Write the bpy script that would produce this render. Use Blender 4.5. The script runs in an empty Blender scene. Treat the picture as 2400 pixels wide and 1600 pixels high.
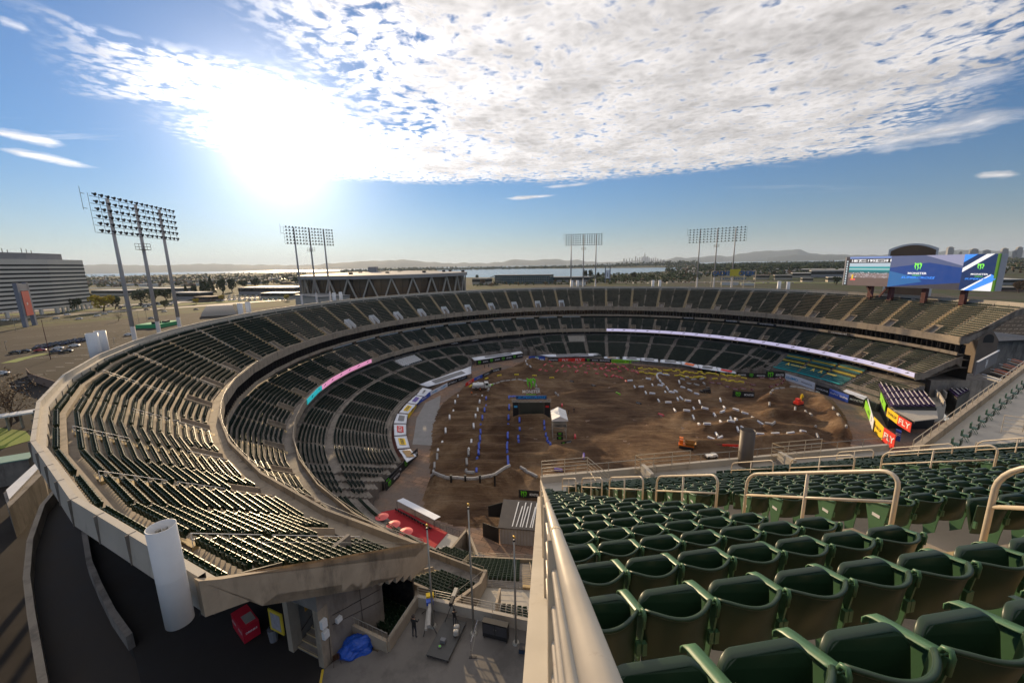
import bpy, bmesh, math, random
import numpy as np
from mathutils import Vector, Matrix
R = math.radians
rnd = random.Random(7)
scene = bpy.context.scene
COL = scene.collection
# ---------------------------------------------------------------- camera
FPX, PITCH, ROLL, ZC = 933.0, R(10.858), R(-1.05), 46.0     # focal length in pixels of a 2400 px wide frame
cam_d = bpy.data.cameras.new('camera'); cam = bpy.data.objects.new('camera', cam_d); COL.objects.link(cam)
cam_d.sensor_width = 36; cam_d.lens = FPX*36/2400; cam_d.clip_start = 0.05; cam_d.clip_end = 90000
cam.matrix_world = Matrix.Translation((0, 0, ZC)) @ Matrix.Rotation(R(90)-PITCH, 4, 'X') @ Matrix.Rotation(ROLL, 4, 'Z')
scene.camera = cam
# ---------------------------------------------------------------- sky, sun, exposure
SUN_AZ, SUN_EL = R(-28.1), R(14.3)                          # azimuth from +Y towards +X
SUN_DIR = Vector((math.sin(SUN_AZ)*math.cos(SUN_EL), math.cos(SUN_AZ)*math.cos(SUN_EL), math.sin(SUN_EL)))
sun_d = bpy.data.lights.new('sun', 'SUN'); sun = bpy.data.objects.new('sun', sun_d); COL.objects.link(sun)
sun_d.energy = 5.0; sun_d.angle = R(0.5); sun_d.color = (1.0, 0.74, 0.44)
sun.rotation_euler = SUN_DIR.to_track_quat('Z', 'Y').to_euler()
scene.view_settings.view_transform = 'Standard'; scene.view_settings.look = 'None'
scene.view_settings.exposure = 0.22; scene.view_settings.gamma = 1.0
scene.cycles.max_bounces = 5; scene.cycles.diffuse_bounces = 2; scene.cycles.glossy_bounces = 2
scene.cycles.volume_bounces = 0; scene.cycles.transparent_max_bounces = 8
scene.cycles.use_adaptive_sampling = True; scene.cycles.adaptive_threshold = 0.02
scene.cycles.sample_clamp_indirect = 4.0; scene.cycles.sample_clamp_direct = 12.0
W = bpy.data.worlds.new('World'); scene.world = W; W.use_nodes = True
class NT:
    def __init__(s, nt): s.nt = nt; nt.nodes.clear()
    def n(s, t, ins=None, **kw):
        nd = s.nt.nodes.new(t)
        for k, v in kw.items(): setattr(nd, k, v)
        for k, v in (ins or {}).items():
            if isinstance(v, bpy.types.NodeSocket): s.nt.links.new(v, nd.inputs[k])
            else: nd.inputs[k].default_value = v
        return nd
    def m(s, op, a, b=None, c=None, clamp=False):
        i = {0: a}
        if b is not None: i[1] = b
        if c is not None: i[2] = c
        return s.n('ShaderNodeMath', i, operation=op, use_clamp=clamp).outputs[0]
    def vm(s, op, a, b=None):
        i = {0: a}
        if b is not None: i[1] = b
        nd = s.n('ShaderNodeVectorMath', i, operation=op)
        return nd.outputs['Value'] if op in ('DOT_PRODUCT', 'LENGTH') else nd.outputs[0]
    def ramp(s, fac, stops, interp='LINEAR'):
        nd = s.n('ShaderNodeValToRGB', {0: fac}); cr = nd.color_ramp; cr.interpolation = interp
        while len(cr.elements) < len(stops): cr.elements.new(0.5)
        for e, (p, c) in zip(cr.elements, stops):
            e.position = p; e.color = (c, c, c, 1) if not isinstance(c, tuple) else (*c, 1)
        return nd.outputs[0]
    def mix(s, f, a, b, bt='MIX'):
        nd = s.n('ShaderNodeMix', data_type='RGBA', blend_type=bt)
        for idx, v in ((0, f), (6, a), (7, b)):
            if isinstance(v, bpy.types.NodeSocket): s.nt.links.new(v, nd.inputs[idx])
            else: nd.inputs[idx].default_value = (*v, 1) if (idx > 0 and len(v) == 3) else v
        return nd.outputs[2]
WISPS = []
def _ae(px, py):
    x = (px-1200)/933.0; y = (800-py)/933.0; c, s = math.cos(ROLL), math.sin(ROLL); x, y = c*x-s*y, s*x+c*y
    v = Vector((x, math.cos(PITCH)+math.sin(PITCH)*y, -math.sin(PITCH)+math.cos(PITCH)*y)).normalized()
    return math.degrees(math.atan2(v.x, v.y)), math.degrees(math.asin(v.z))
for p0, p1, hw, st_ in (((-60, 300), (170, 342), .45, .95), ((-40, 340), (240, 396), .38, .9), ((-20, 40), (80, 76), .4, .5), ((1980, 352), (2460, 250), 1.2, .75), ((2270, 411), (2400, 409), .35, .8), ((1170, 466), (1310, 457), .28, .95), ((1260, 440), (1400, 428), .25, .6), ((2060, 235), (2440, 150), 1.3, .6)):
    WISPS.append((*_ae(*p0), *_ae(*p1), hw, st_))
def build_world():
    t = NT(W.node_tree)
    sky = t.n('ShaderNodeTexSky', sky_type='NISHITA', sun_disc=False, sun_elevation=SUN_EL, sun_rotation=SUN_AZ,
              altitude=300, air_density=1.0, dust_density=0.02, ozone_density=3.0)
    d = t.n('ShaderNodeTexCoord').outputs['Generated']
    sp = t.n('ShaderNodeSeparateXYZ', {0: d}); x, y, z = sp.outputs
    zc = t.m('MAXIMUM', z, 0.02)
    px = t.m('DIVIDE', x, zc); py = t.m('DIVIDE', y, zc)
    pl = t.n('ShaderNodeCombineXYZ', {0: px, 1: py}).outputs[0]
    def noise(vec, sc, det, ro, out=0, dist=0.0): return t.n('ShaderNodeTexNoise', {'Vector': vec, 'Scale': sc, 'Detail': det, 'Roughness': ro, 'Distortion': dist}).outputs[out]
    def mr(v, a, b, c, e, sm=False): return t.n('ShaderNodeMapRange', {0: v, 1: a, 2: b, 3: c, 4: e}, interpolation_type='SMOOTHSTEP' if sm else 'LINEAR').outputs[0]
    # flock of high cloud on a level sheet: outline from soft edges plus noise
    wo = t.m('MULTIPLY', t.m('SUBTRACT', noise(pl, 1.1, 6, .65), .5), 1.5)
    def line(a, b, c): return t.m('ADD', t.m('ADD', t.m('MULTIPLY', px, a), t.m('MULTIPLY', py, b)), c)
    dist = t.m('SQRT', t.m('ADD', t.m('POWER', px, 2.0), t.m('POWER', py, 2.0)))
    e1 = t.m('SUBTRACT', 5.35, dist)
    e2 = t.m('MAXIMUM', line(1.0, 0.0, 1.08), t.m('MINIMUM', line(.84, .56, -.12), line(-.65, .76, -2.62)))
    e3 = line(-.9, .45, 1.53)
    main = t.m('MINIMUM', t.m('MINIMUM', e1, e2), e3)
    arm = t.m('SUBTRACT', .52, t.m('ABSOLUTE', line(-.65, .76, -2.98)))
    arm = t.m('MINIMUM', arm, line(.5, .43, .16))
    arm = t.m('MINIMUM', arm, t.m('SUBTRACT', -.9, px))
    hot = t.m('SUBTRACT', 1.0, t.vm('LENGTH', t.n('ShaderNodeVectorMath', {0: pl, 1: (-1.6, 3.5, 0)}, operation='SUBTRACT').outputs[0]))
    body = t.m('MAXIMUM', t.m('MAXIMUM', main, t.m('MULTIPLY', arm, 1.7)), hot)
    body = t.m('ADD', body, t.m('MULTIPLY', wo, .42))
    mask = mr(body, -.10, .40, 0, 1, True)
    warp = noise(pl, 2.4, 3, .5, 1)
    wv = t.n('ShaderNodeVectorMath', {0: t.vm('MULTIPLY', warp, (.22, .22, 0)), 1: pl}, operation='ADD').outputs[0]
    cells = t.n('ShaderNodeTexVoronoi', {'Vector': wv, 'Scale': 17.0, 'Randomness': 1.0, 'Smoothness': .7}, feature='SMOOTH_F1').outputs[0]
    nz = noise(wv, 15.0, 9, .62); nb = noise(pl, 2.3, 5, .6); nf = noise(wv, 30.0, 6, .7)
    tuft = t.m('SUBTRACT', t.m('ADD', t.m('ADD', t.m('MULTIPLY', nz, 1.15), t.m('MULTIPLY', nb, .75)), t.m('MULTIPLY', nf, .35)), t.m('MULTIPLY', cells, .85))
    near = mr(body, 0, .9, .06, .50)
    dens = t.m('ADD', tuft, t.m('SUBTRACT', near, .84))
    a = t.m('MULTIPLY', mr(dens, -.22, .30, 0, 1, True), mask)
    st_v = t.n('ShaderNodeMapping', {'Vector': pl, 'Rotation': (0, 0, R(62)), 'Scale': (.26, 1.5, 1)}).outputs[0]
    stm = mr(noise(st_v, 1.15, 7, .6), .60, .74, 0, .8)
    a2 = t.m('MULTIPLY', t.m('MULTIPLY', stm, mr(t.m('ABSOLUTE', px), 2.6, 3.8, 0, 1)), mr(dist, 9, 5.5, 0, 1))
    a = t.m('MULTIPLY', t.m('MAXIMUM', a, a2), mr(z, .10, .17, 0, 1))
    # single wisps: (azimuth, elevation) of both ends in degrees, half width, strength
    azd = t.m('MULTIPLY', t.m('ARCTAN2', x, y), 57.2958); eld = t.m('MULTIPLY', t.m('ARCSINE', z), 57.2958)
    tear = noise(t.n('ShaderNodeCombineXYZ', {0: t.m('MULTIPLY', azd, .35), 1: t.m('MULTIPLY', eld, 1.6)}).outputs[0], 1.0, 6, .65)
    for a0, e0, a1, e1_, hw, st_ in WISPS:
        dx, dy = a1-a0, e1_-e0; L2 = dx*dx+dy*dy
        u_ = t.m('DIVIDE', t.m('ADD', t.m('MULTIPLY', t.m('SUBTRACT', azd, a0), dx), t.m('MULTIPLY', t.m('SUBTRACT', eld, e0), dy)), L2)
        v_ = t.m('DIVIDE', t.m('ABSOLUTE', t.m('DIVIDE', t.m('SUBTRACT', t.m('MULTIPLY', t.m('SUBTRACT', azd, a0), dy), t.m('MULTIPLY', t.m('SUBTRACT', eld, e0), dx)), math.sqrt(L2))), hw)
        taper = t.m('MULTIPLY', mr(u_, -.05, .3, 0, 1, True), mr(u_, 1.05, .7, 0, 1, True))
        w_ = t.m('MULTIPLY', t.m('SUBTRACT', t.m('ADD', taper, t.m('MULTIPLY', t.m('SUBTRACT', tear, .5), 2.2)), v_), st_, clamp=True)
        a = t.m('MAXIMUM', a, t.m('MULTIPLY', w_, taper))
    sd = t.vm('DOT_PRODUCT', d, tuple(SUN_DIR)); ang = t.m('ARCCOSINE', t.m('MINIMUM', sd, 1.0))
    def ex(v, k): return t.m('POWER', 2.718, t.m('MULTIPLY', t.m('DIVIDE', v, k), -1.0))
    shade = t.m('MULTIPLY', mr(dens, .0, .8, 1.22, .84), mr(noise(pl, 2.2, 8, .60), .40, .68, 1.16, .70))
    cl_f = t.m('MULTIPLY', shade, t.m('ADD', 6.1, t.m('MULTIPLY', ex(ang, .22), 16.0)))
    def sc(c, v): return t.mix(1.0, c, t.n('ShaderNodeCombineXYZ', {0: v, 1: v, 2: v}).outputs[0], 'MULTIPLY')
    ccol = sc((1.0, .955, .94), cl_f)
    # forward-scattered glare round the sun, widest along the hazy horizon
    low = mr(z, .0, .22, 1.0, 0.0, True)
    hv = t.m('ADD', t.m('MULTIPLY', ex(ang, .075), 26.0), t.m('MULTIPLY', ex(ang, .30), t.m('ADD', .45, t.m('MULTIPLY', low, 4.5))))
    pale = t.m('MULTIPLY', ex(t.m('MAXIMUM', z, 0.0), .085), mr(sd, -.2, 1.0, 4.0, 6.6))       # whitish air along the horizon
    base = t.mix(1.0, sky.outputs[0], (.52, .76, .98), 'MULTIPLY')
    base = t.mix(t.m('MULTIPLY', ex(t.m('MAXIMUM', z, 0.0), .10), .85), base, sc((1.0, .955, .88), pale))
    base = t.mix(1.0, base, sc((1.0, .93, .82), hv), 'ADD')
    col = t.mix(a, base, ccol)
    bg = t.n('ShaderNodeBackground', {0: col, 1: 0.10})
    t.n('ShaderNodeOutputWorld', {0: bg.outputs[0]})
    W.cycles.sampling_method = 'MANUAL'; W.cycles.sample_map_resolution = 512
build_world()
# ---------------------------------------------------------------- photograph geometry: pixel of the 2400x1600 frame -> point on a level plane
CX, CY = 31.9, 121.2                                        # centre of the bowl; field level is z = 0
def ray(px, py):
    x = (px-1200)/FPX; y = (800-py)/FPX; c, s = math.cos(ROLL), math.sin(ROLL)
    x, y = c*x-s*y, s*x+c*y
    return Vector((x, math.cos(PITCH)+math.sin(PITCH)*y, -math.sin(PITCH)+math.cos(PITCH)*y))
def at(px, py, z=0.0):
    w = ray(px, py); return Vector((w.x*(z-ZC)/w.z, w.y*(z-ZC)/w.z, z))
def at_dist(px, py, D):
    w = ray(px, py); k = D/math.hypot(w.x, w.y); return Vector((w.x*k, w.y*k, ZC+w.z*k))
def A(x, y, z=0.0): return at(900+x/3.92, 750+y/3.92, z)    # three zoomed crops of the photograph
def B(x, y, z=0.0): return at(1400+x/3.92, 750+y/3.92, z)
def K5(x, y, z=0.0): return at(600+x/2.351, 933+y/2.351, z)
# ---------------------------------------------------------------- materials
MATS = {}
def mk(name, col, rough=.65, var=.18, scale=1.0, metal=0.0, bump=0.0, spec=.5, emit=None, grain=0.0, stain=None, alpha=1.0, coat=0.0):
    m = bpy.data.materials.new(name); m.use_nodes = True; t = NT(m.node_tree); MATS[name] = m
    geo = t.n('ShaderNodeNewGeometry').outputs['Position']
    c = (*col, 1)
    n1 = t.n('ShaderNodeTexNoise', {'Vector': geo, 'Scale': scale, 'Detail': 8, 'Roughness': .62})
    f = t.n('ShaderNodeMapRange', {0: n1.outputs[0], 1: .25, 2: .75, 3: 1-var, 4: 1+var}).outputs[0]
    colr = t.mix(1.0, col, t.n('ShaderNodeCombineXYZ', {0: f, 1: f, 2: f}).outputs[0], 'MULTIPLY')
    if stain:      # (colour, scale, threshold, amount) dirt patches with streaks down walls
        sc, ss, th, am = stain
        v = t.n('ShaderNodeMapping', {'Vector': geo, 'Scale': (1, 1, .28)}).outputs[0]
        n2 = t.n('ShaderNodeTexNoise', {'Vector': v, 'Scale': ss, 'Detail': 7, 'Roughness': .7}).outputs[0]
        sf = t.n('ShaderNodeMapRange', {0: n2, 1: th, 2: th+.14, 3: 0.0, 4: am}).outputs[0]
        colr = t.mix(sf, colr, sc)
    p = t.n('ShaderNodeBsdfPrincipled', {'Base Color': colr, 'Metallic': metal, 'Specular IOR Level': spec, 'Alpha': alpha, 'Coat Weight': coat})
    rr = t.n('ShaderNodeMapRange', {0: n1.outputs[0], 1: .3, 2: .7, 3: max(.02, rough-.08), 4: min(1, rough+.08)}).outputs[0]
    t.nt.links.new(rr, p.inputs['Roughness'])
    if emit:
        p.inputs['Emission Color'].default_value = (*emit[0], 1); p.inputs['Emission Strength'].default_value = emit[1]
    if bump:
        nb = t.n('ShaderNodeTexNoise', {'Vector': geo, 'Scale': scale*6 if not grain else grain, 'Detail': 6}).outputs[0]
        b = t.n('ShaderNodeBump', {'Height': nb, 'Strength': bump, 'Distance': .05}).outputs[0]
        t.nt.links.new(b, p.inputs['Normal'])
    t.n('ShaderNodeOutputMaterial', {0: p.outputs[0]})
    return m
CONC = mk('concrete', (.33, .27, .20), .85, .22, .7, bump=.25, stain=((.10, .08, .06), .55, .52, .6))
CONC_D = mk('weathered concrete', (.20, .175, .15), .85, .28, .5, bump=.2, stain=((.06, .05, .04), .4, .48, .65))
CONC_L = mk('pale painted concrete', (.42, .38, .32), .7, .12, .8, bump=.1, stain=((.16, .13, .10), .9, .58, .5))
PLAZA = mk('plaza paving', (.16, .145, .13), .8, .25, .25, bump=.15, stain=((.06, .055, .05), .35, .50, .55))
STEPY = mk('yellow stair paint', (.48, .34, .15), .7, .2, 2.0, stain=((.22, .18, .12), 2.5, .50, .6))
SEATG = mk('green seat plastic', (.012, .034, .015), .40, .25, 1.3, spec=.5)
SEATF = mk('far green seat plastic', (.016, .034, .026), .38, .3, .8, spec=.5)  # greyer green given to the seats farther from the camera
SEATI = mk('green seat bracket metal', (.065, .15, .075), .42, .15, 3.0, metal=0.0, spec=.45, stain=((.03, .05, .03), 9.0, .60, .5))
RAILW = mk('cream painted rail', (.55, .47, .36), .38, .10, 3.0, spec=.5, stain=((.28, .15, .06), 7.0, .62, .8))
RAILG = mk('galvanised rail', (.34, .32, .28), .45, .12, 2.0, metal=.4)
WHITE = mk('white painted metal', (.66, .66, .66), .5, .06, .6, stain=((.38, .36, .34), .8, .62, .4))
BLACK = mk('black fabric', (.012, .012, .013), .6, .2, 1.0)
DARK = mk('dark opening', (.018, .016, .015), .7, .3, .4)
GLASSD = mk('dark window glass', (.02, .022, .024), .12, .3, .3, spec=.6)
STEELD = mk('dark steel', (.05, .045, .045), .5, .2, 1.0, metal=.5)
# ---------------------------------------------------------------- mesh builder
class MB:
    def __init__(s): s.v = []; s.f = []; s.m = []
    def add(s, vs, fs, mi=0):
        o = len(s.v); s.v += [tuple(v) for v in vs]; s.f += [tuple(i+o for i in f) for f in fs]; s.m += [mi]*len(fs); return s
    def quad(s, a, b, c, d, mi=0): return s.add((a, b, c, d), ((0, 1, 2, 3),), mi)
    def obox(s, o, ux, uy, uz, mi=0):
        o, ux, uy, uz = map(Vector, (o, ux, uy, uz))
        vs = [o, o+ux, o+ux+uy, o+uy, o+uz, o+ux+uz, o+ux+uy+uz, o+uy+uz]
        return s.add(vs, ((3, 2, 1, 0), (4, 5, 6, 7), (0, 1, 5, 4), (1, 2, 6, 5), (2, 3, 7, 6), (3, 0, 4, 7)), mi)
    def box(s, c, size, rz=0.0, mi=0):            # c = centre of the base
        cx, cy, cz = c; w, d, h = size; ca, sa = math.cos(rz), math.sin(rz)
        ux = Vector((ca*w, sa*w, 0)); uy = Vector((-sa*d, ca*d, 0))
        return s.obox(Vector((cx, cy, cz))-ux/2-uy/2, ux, uy, (0, 0, h), mi)
    def beam(s, p, q, w, h, mi=0, up=(0, 0, 1)):  # rectangular bar between two points
        p, q = Vector(p), Vector(q); d = (q-p).normalized(); x = d.cross(Vector(up))
        if x.length < 1e-4: x = Vector((1, 0, 0))
        x.normalize(); z = x.cross(d)
        return s.obox(p-x*w/2-z*h/2, x*w, q-p, z*h, mi)
    def tube(s, p, q, r, n=8, mi=0, r2=None, caps=True):
        p, q = Vector(p), Vector(q); d = (q-p).normalized(); x = d.cross(Vector((0, 0, 1)))
        if x.length < 1e-3: x = Vector((1, 0, 0))
        x.normalize(); y = d.cross(x); r2 = r if r2 is None else r2; vs = []
        for i in range(n):
            a = 2*math.pi*i/n; e = x*math.cos(a)+y*math.sin(a); vs += [p+e*r, q+e*r2]
        fs = [(2*i, 2*((i+1) % n), 2*((i+1) % n)+1, 2*i+1) for i in range(n)]
        if caps: fs += [tuple(2*i for i in range(n))[::-1], tuple(2*i+1 for i in range(n))]
        return s.add(vs, fs, mi)
    def path(s, pts, r, n=8, mi=0):
        pts = [Vector(p) for p in pts]; vs = []; L = len(pts); px = None
        for i, p in enumerate(pts):
            d = (pts[min(i+1, L-1)]-pts[max(i-1, 0)]).normalized()
            x = d.cross(Vector((0, 0, 1))) if px is None else (px-d*px.dot(d))
            if x.length < 1e-3: x = d.orthogonal()
            x.normalize(); px = x; y = d.cross(x)
            vs += [p+(x*math.cos(2*math.pi*k/n)+y*math.sin(2*math.pi*k/n))*r for k in range(n)]
        fs = [(i*n+k, i*n+(k+1) % n, (i+1)*n+(k+1) % n, (i+1)*n+k) for i in range(L-1) for k in range(n)]
        fs += [tuple(range(n))[::-1], tuple((L-1)*n+k for k in range(n))]
        return s.add(vs, fs, mi)
    def prism(s, poly, z0, z1, mi=0):             # vertical prism over a plan outline
        n = len(poly); vs = [(p[0], p[1], z0) for p in poly]+[(p[0], p[1], z1) for p in poly]
        fs = [(i, (i+1) % n, n+(i+1) % n, n+i) for i in range(n)]+[tuple(range(n))[::-1], tuple(range(n, 2*n))]
        return s.add(vs, fs, mi)
    def slab(s, poly3, th, mi=0):                 # thick plate from an outline in space
        p = [Vector(a) for a in poly3]; nrm = (p[1]-p[0]).cross(p[2]-p[0]).normalized()*th; n = len(p)
        fs = [(i, (i+1) % n, n+(i+1) % n, n+i) for i in range(n)]+[tuple(range(n))[::-1], tuple(range(n, 2*n))]
        return s.add(p+[a+nrm for a in p], fs, mi)
    def strip(s, rows, mi=0, close=False):        # rows of equal length, quads between
        n = len(rows[0]); vs = [v for r in rows for v in r]
        fs = [(i*n+j, i*n+j+1, (i+1)*n+j+1, (i+1)*n+j) for i in range(len(rows)-1) for j in range(n-1)]
        return s.add(vs, fs, mi)
    def mesh(s, name, mats, smooth=False):
        me = bpy.data.meshes.new(name); me.from_pydata(s.v, [], s.f)
        for m in (mats if isinstance(mats, (list, tuple)) else [mats]): me.materials.append(m)
        if any(s.m): me.polygons.foreach_set('material_index', s.m)
        if smooth: me.polygons.foreach_set('use_smooth', [True]*len(s.f))
        me.update(); return me
    def build(s, name, mats, parent=None, smooth=False):
        o = bpy.data.objects.new(name, s.mesh(name, mats, smooth)); COL.objects.link(o)
        if parent is not None: o.parent = parent
        return o
def tag(o, label=None, cat=None, group=None, kind=None):
    if label: o['label'] = label
    if cat: o['category'] = cat
    if group: o['group'] = group
    if kind: o['kind'] = kind
    return o
def thing(name, label, cat, loc=(0, 0, 0), rz=0.0, group=None):
    o = bpy.data.objects.new(name, None); COL.objects.link(o); o.location = loc; o.rotation_euler = (0, 0, rz)
    o.empty_display_size = .2
    return tag(o, label, cat, group)
def copy_tree(o, loc=None, rz=None, label=None, parent=None):
    c = o.copy(); COL.objects.link(c)
    if parent is not None: c.parent = parent
    if loc is not None: c.location = loc
    if rz is not None: c.rotation_euler = (0, 0, rz)
    if label: c['label'] = label
    for ch in list(o.children): copy_tree(ch, parent=c)
    return c
def bake(o):
    dg = bpy.context.evaluated_depsgraph_get(); dg.update()
    me = bpy.data.meshes.new_from_object(o.evaluated_get(dg), depsgraph=dg); o.modifiers.clear(); o.data = me; return o
ORD = ['zeroth', 'first', 'second', 'third', 'fourth', 'fifth', 'sixth', 'seventh', 'eighth', 'ninth', 'tenth', 'eleventh', 'twelfth',
       'thirteenth', 'fourteenth', 'fifteenth', 'sixteenth', 'seventeenth', 'eighteenth', 'nineteenth', 'twentieth']
def nth(i): return ORD[i] if i < 20 else ('twenty-'+ORD[i-20] if 20 < i < 30 else ('twentieth' if i == 20 else ('thirty-'+ORD[i-30] if 30 < i < 40 else ('thirtieth' if i == 30 else 'forty-%s' % ORD[i-40]))))
TXT = {}
def text_part(s, size, mat, parent, o, ux, uy, off=.02, bold=.0, shear=0.0, name='lettering', width=None, align='CENTER', space=1.0):
    """flat letters: o = centre point, ux = reading direction, uy = up direction; the face looks along ux x uy"""
    key = (s, bold, shear, space)
    if key not in TXT:
        c = bpy.data.curves.new('lettering', 'FONT'); c.body = s; c.size = 1.0; c.offset = bold; c.shear = shear; c.space_character = space
        c.align_x = 'CENTER'; c.align_y = 'CENTER'; c.resolution_u = 2
        ob = bpy.data.objects.new('t', c); COL.objects.link(ob); dg = bpy.context.evaluated_depsgraph_get(); dg.update()
        me = bpy.data.meshes.new_from_object(ob.evaluated_get(dg)); bpy.data.objects.remove(ob); bpy.data.curves.remove(c); TXT[key] = me
    me = TXT[key].copy(); me.materials.clear(); me.materials.append(mat)
    ux, uy = Vector(ux).normalized(), Vector(uy).normalized(); nz = ux.cross(uy)
    vs = [v.co for v in me.vertices]; sx = size
    if width:
        w = max(v.x for v in vs)-min(v.x for v in vs); sx = width/w
    base = Vector(o)+nz*off
    pts = [base+ux*v.x*sx+uy*v.y*size for v in vs]
    for v, p in zip(me.vertices, pts): v.co = p
    me.update(); ob = bpy.data.objects.new(name, me); COL.objects.link(ob)
    if parent: ob.parent = parent
    return ob
# claw-mark emblem: three ragged vertical scratches
def claw(mb, o, ux, uy, h, off=.02, mi=0):
    ux, uy = Vector(ux).normalized(), Vector(uy).normalized(); nz = ux.cross(uy); o = Vector(o)+nz*off
    for k, (x0, top, bot) in enumerate(((-.30, .5, -.36), (0.0, .46, -.5), (.30, .5, -.38))):
        rows = []
        for i in range(7):
            tt = i/6; y = top+(bot-top)*tt; xx = x0+.05*math.sin(tt*9+k*2)-(.10 if i == 0 else 0)
            w = .085*(1-tt)**.45+.012
            if i == 0: w = .04
            if i == 1: w = .15
            rows.append([o+ux*(xx-w)*h+uy*y*h, o+ux*(xx+w)*h+uy*y*h])
        mb.strip(rows, mi)
GRN = mk('bright green ink', (.12, .55, .02), .5, .05, 1.0)
WHT = mk('white ink', (.75, .75, .75), .5, .05, 1.0)
# ================================================================ the bowl
AIS = [93.2+7.5*k for k in range(-13, 21)]                 # aisle (and facet centre) angles, degrees
TN = math.tan(R(3.75)); CF = math.cos(R(2.2))
MH = lambda r: r*CF*math.tan(R(3.3))+max(0, r-89)*.13        # flared end of the middle stand
def facet(k):                                               # lateral limits of facet k as tangents
    return (0.0 if k == 0 else -TN, math.tan(R(3.3)) if k == len(AIS)-1 else TN)
def fp(k, s, r, z):
    a = R(AIS[k]); r *= CF
    return (CX+r*math.cos(a)-s*math.sin(a), CY+r*math.sin(a)+s*math.cos(a), z)
def pol(r, th, z=0.0):
    a = R(th); return (CX+r*math.cos(a), CY+r*math.sin(a), z)
def ring(mb, prof, mi=0, cut=None, ks=None, flare=False):
    """sweep a (radius, height) profile round the facets; cut = (s1, s2, first radius kept, facets) leaves a slot"""
    for k in (ks or range(len(AIS))):
        lo, hi = facet(k)
        def col(f): return [fp(k, f(r), r, z) for r, z in prof]
        HI = (lambda r: MH(r)) if (flare and k == len(AIS)-1) else (lambda r: hi*r*CF)
        if cut is None or k not in cut[3]:
            mb.strip([list(t) for t in zip(col(lambda r: lo*r*CF), col(HI))], mi)
        else:
            s1, s2, rc = cut[:3]
            mb.strip([list(t) for t in zip(col(lambda r: lo*r*CF), col(lambda r: s1))], mi)
            mb.strip([list(t) for t in zip(col(lambda r: s2), col(HI))], mi)
            pr2 = [(r, z) for r, z in prof if r >= rc-.01 or r < rc-3.9]
            a = [(r, z) for r, z in prof if r < cut[4]]; b = [(r, z) for r, z in prof if r >= rc-.01]
            for part in (a, b):
                if len(part) > 1: mb.strip([[fp(k, s1, r, z), fp(k, s2, r, z)] for r, z in part], mi)
U_R0, U_P, U_Z0, U_H, U_N = 101.0, .80, 22.4, .56, 15
M_R0, M_P, M_Z0, M_H, M_N = 90.8, .80, 11.45, .47, 11
def uz(i): return U_Z0+U_H*i
def mz(i): return M_Z0+M_H*i
# ---- upper stand
upper = thing('upper_stand', 'uppermost curved concrete seating deck sweeping round the whole bowl behind the dirt track', 'grandstand')
prof = [(101.0, 22.1)]
for i in range(U_N): prof += [(U_R0+U_P*i, uz(i)), (U_R0+U_P*(i+1), uz(i))]
prof += [(113.45, uz(14)), (113.45, 30.85), (114.55, 30.85)]
allk = set(range(1, len(AIS)))
mb = MB(); ring(mb, [(99.62, 22.1), (101.0, 22.1)]); ring(mb, prof, cut=(-3.3, -.85, 104.2, allk, 101.0-1)); mb.build('terrace_steps', CONC, upper)
mb = MB(); ring(mb, [(99.75, 20.7), (99.35, 20.7), (99.35, 22.85), (99.62, 22.85), (99.62, 22.0)]); mb.build('front_parapet', CONC, upper)
mb = MB(); ring(mb, [(114.5, 30.8), (114.5, 32.0), (114.95, 32.0), (114.95, 32.7), (115.25, 32.7), (115.35, 31.0), (114.9, 30.4)])
mb.build('rim_parapet', CONC_L, upper)
mb = MB()
for k in range(len(AIS)):
    for f in (-.98, -.5, 0, .5):
        s_ = f*7.55
        if facet(k)[0]*114 <= s_ <= facet(k)[1]*114:
            for ra, rb, za, zb_ in ((115.24, 115.40, 31.0, 32.69), (114.94, 115.26, 32.68, 32.715), (114.44, 114.52, 30.9, 31.98)):
                v = [fp(k, s_, ra, za), fp(k, s_+.06, ra, za), fp(k, s_+.06, rb, za), fp(k, s_, rb, za)]; mb.add(v+[(a, b, zb_) for a, b, c in v], ((3, 2, 1, 0), (4, 5, 6, 7), (0, 1, 5, 4), (1, 2, 6, 5), (2, 3, 7, 6), (3, 0, 4, 7)))
tag(mb.build('panel_joint', CONC_D, upper), kind='stuff')
mb = MB(); ring(mb, [(114.9, 30.4), (112.5, 29.9), (101.4, 22.05), (99.75, 20.9)]); mb.build('underside', CONC_D, upper)
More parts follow.
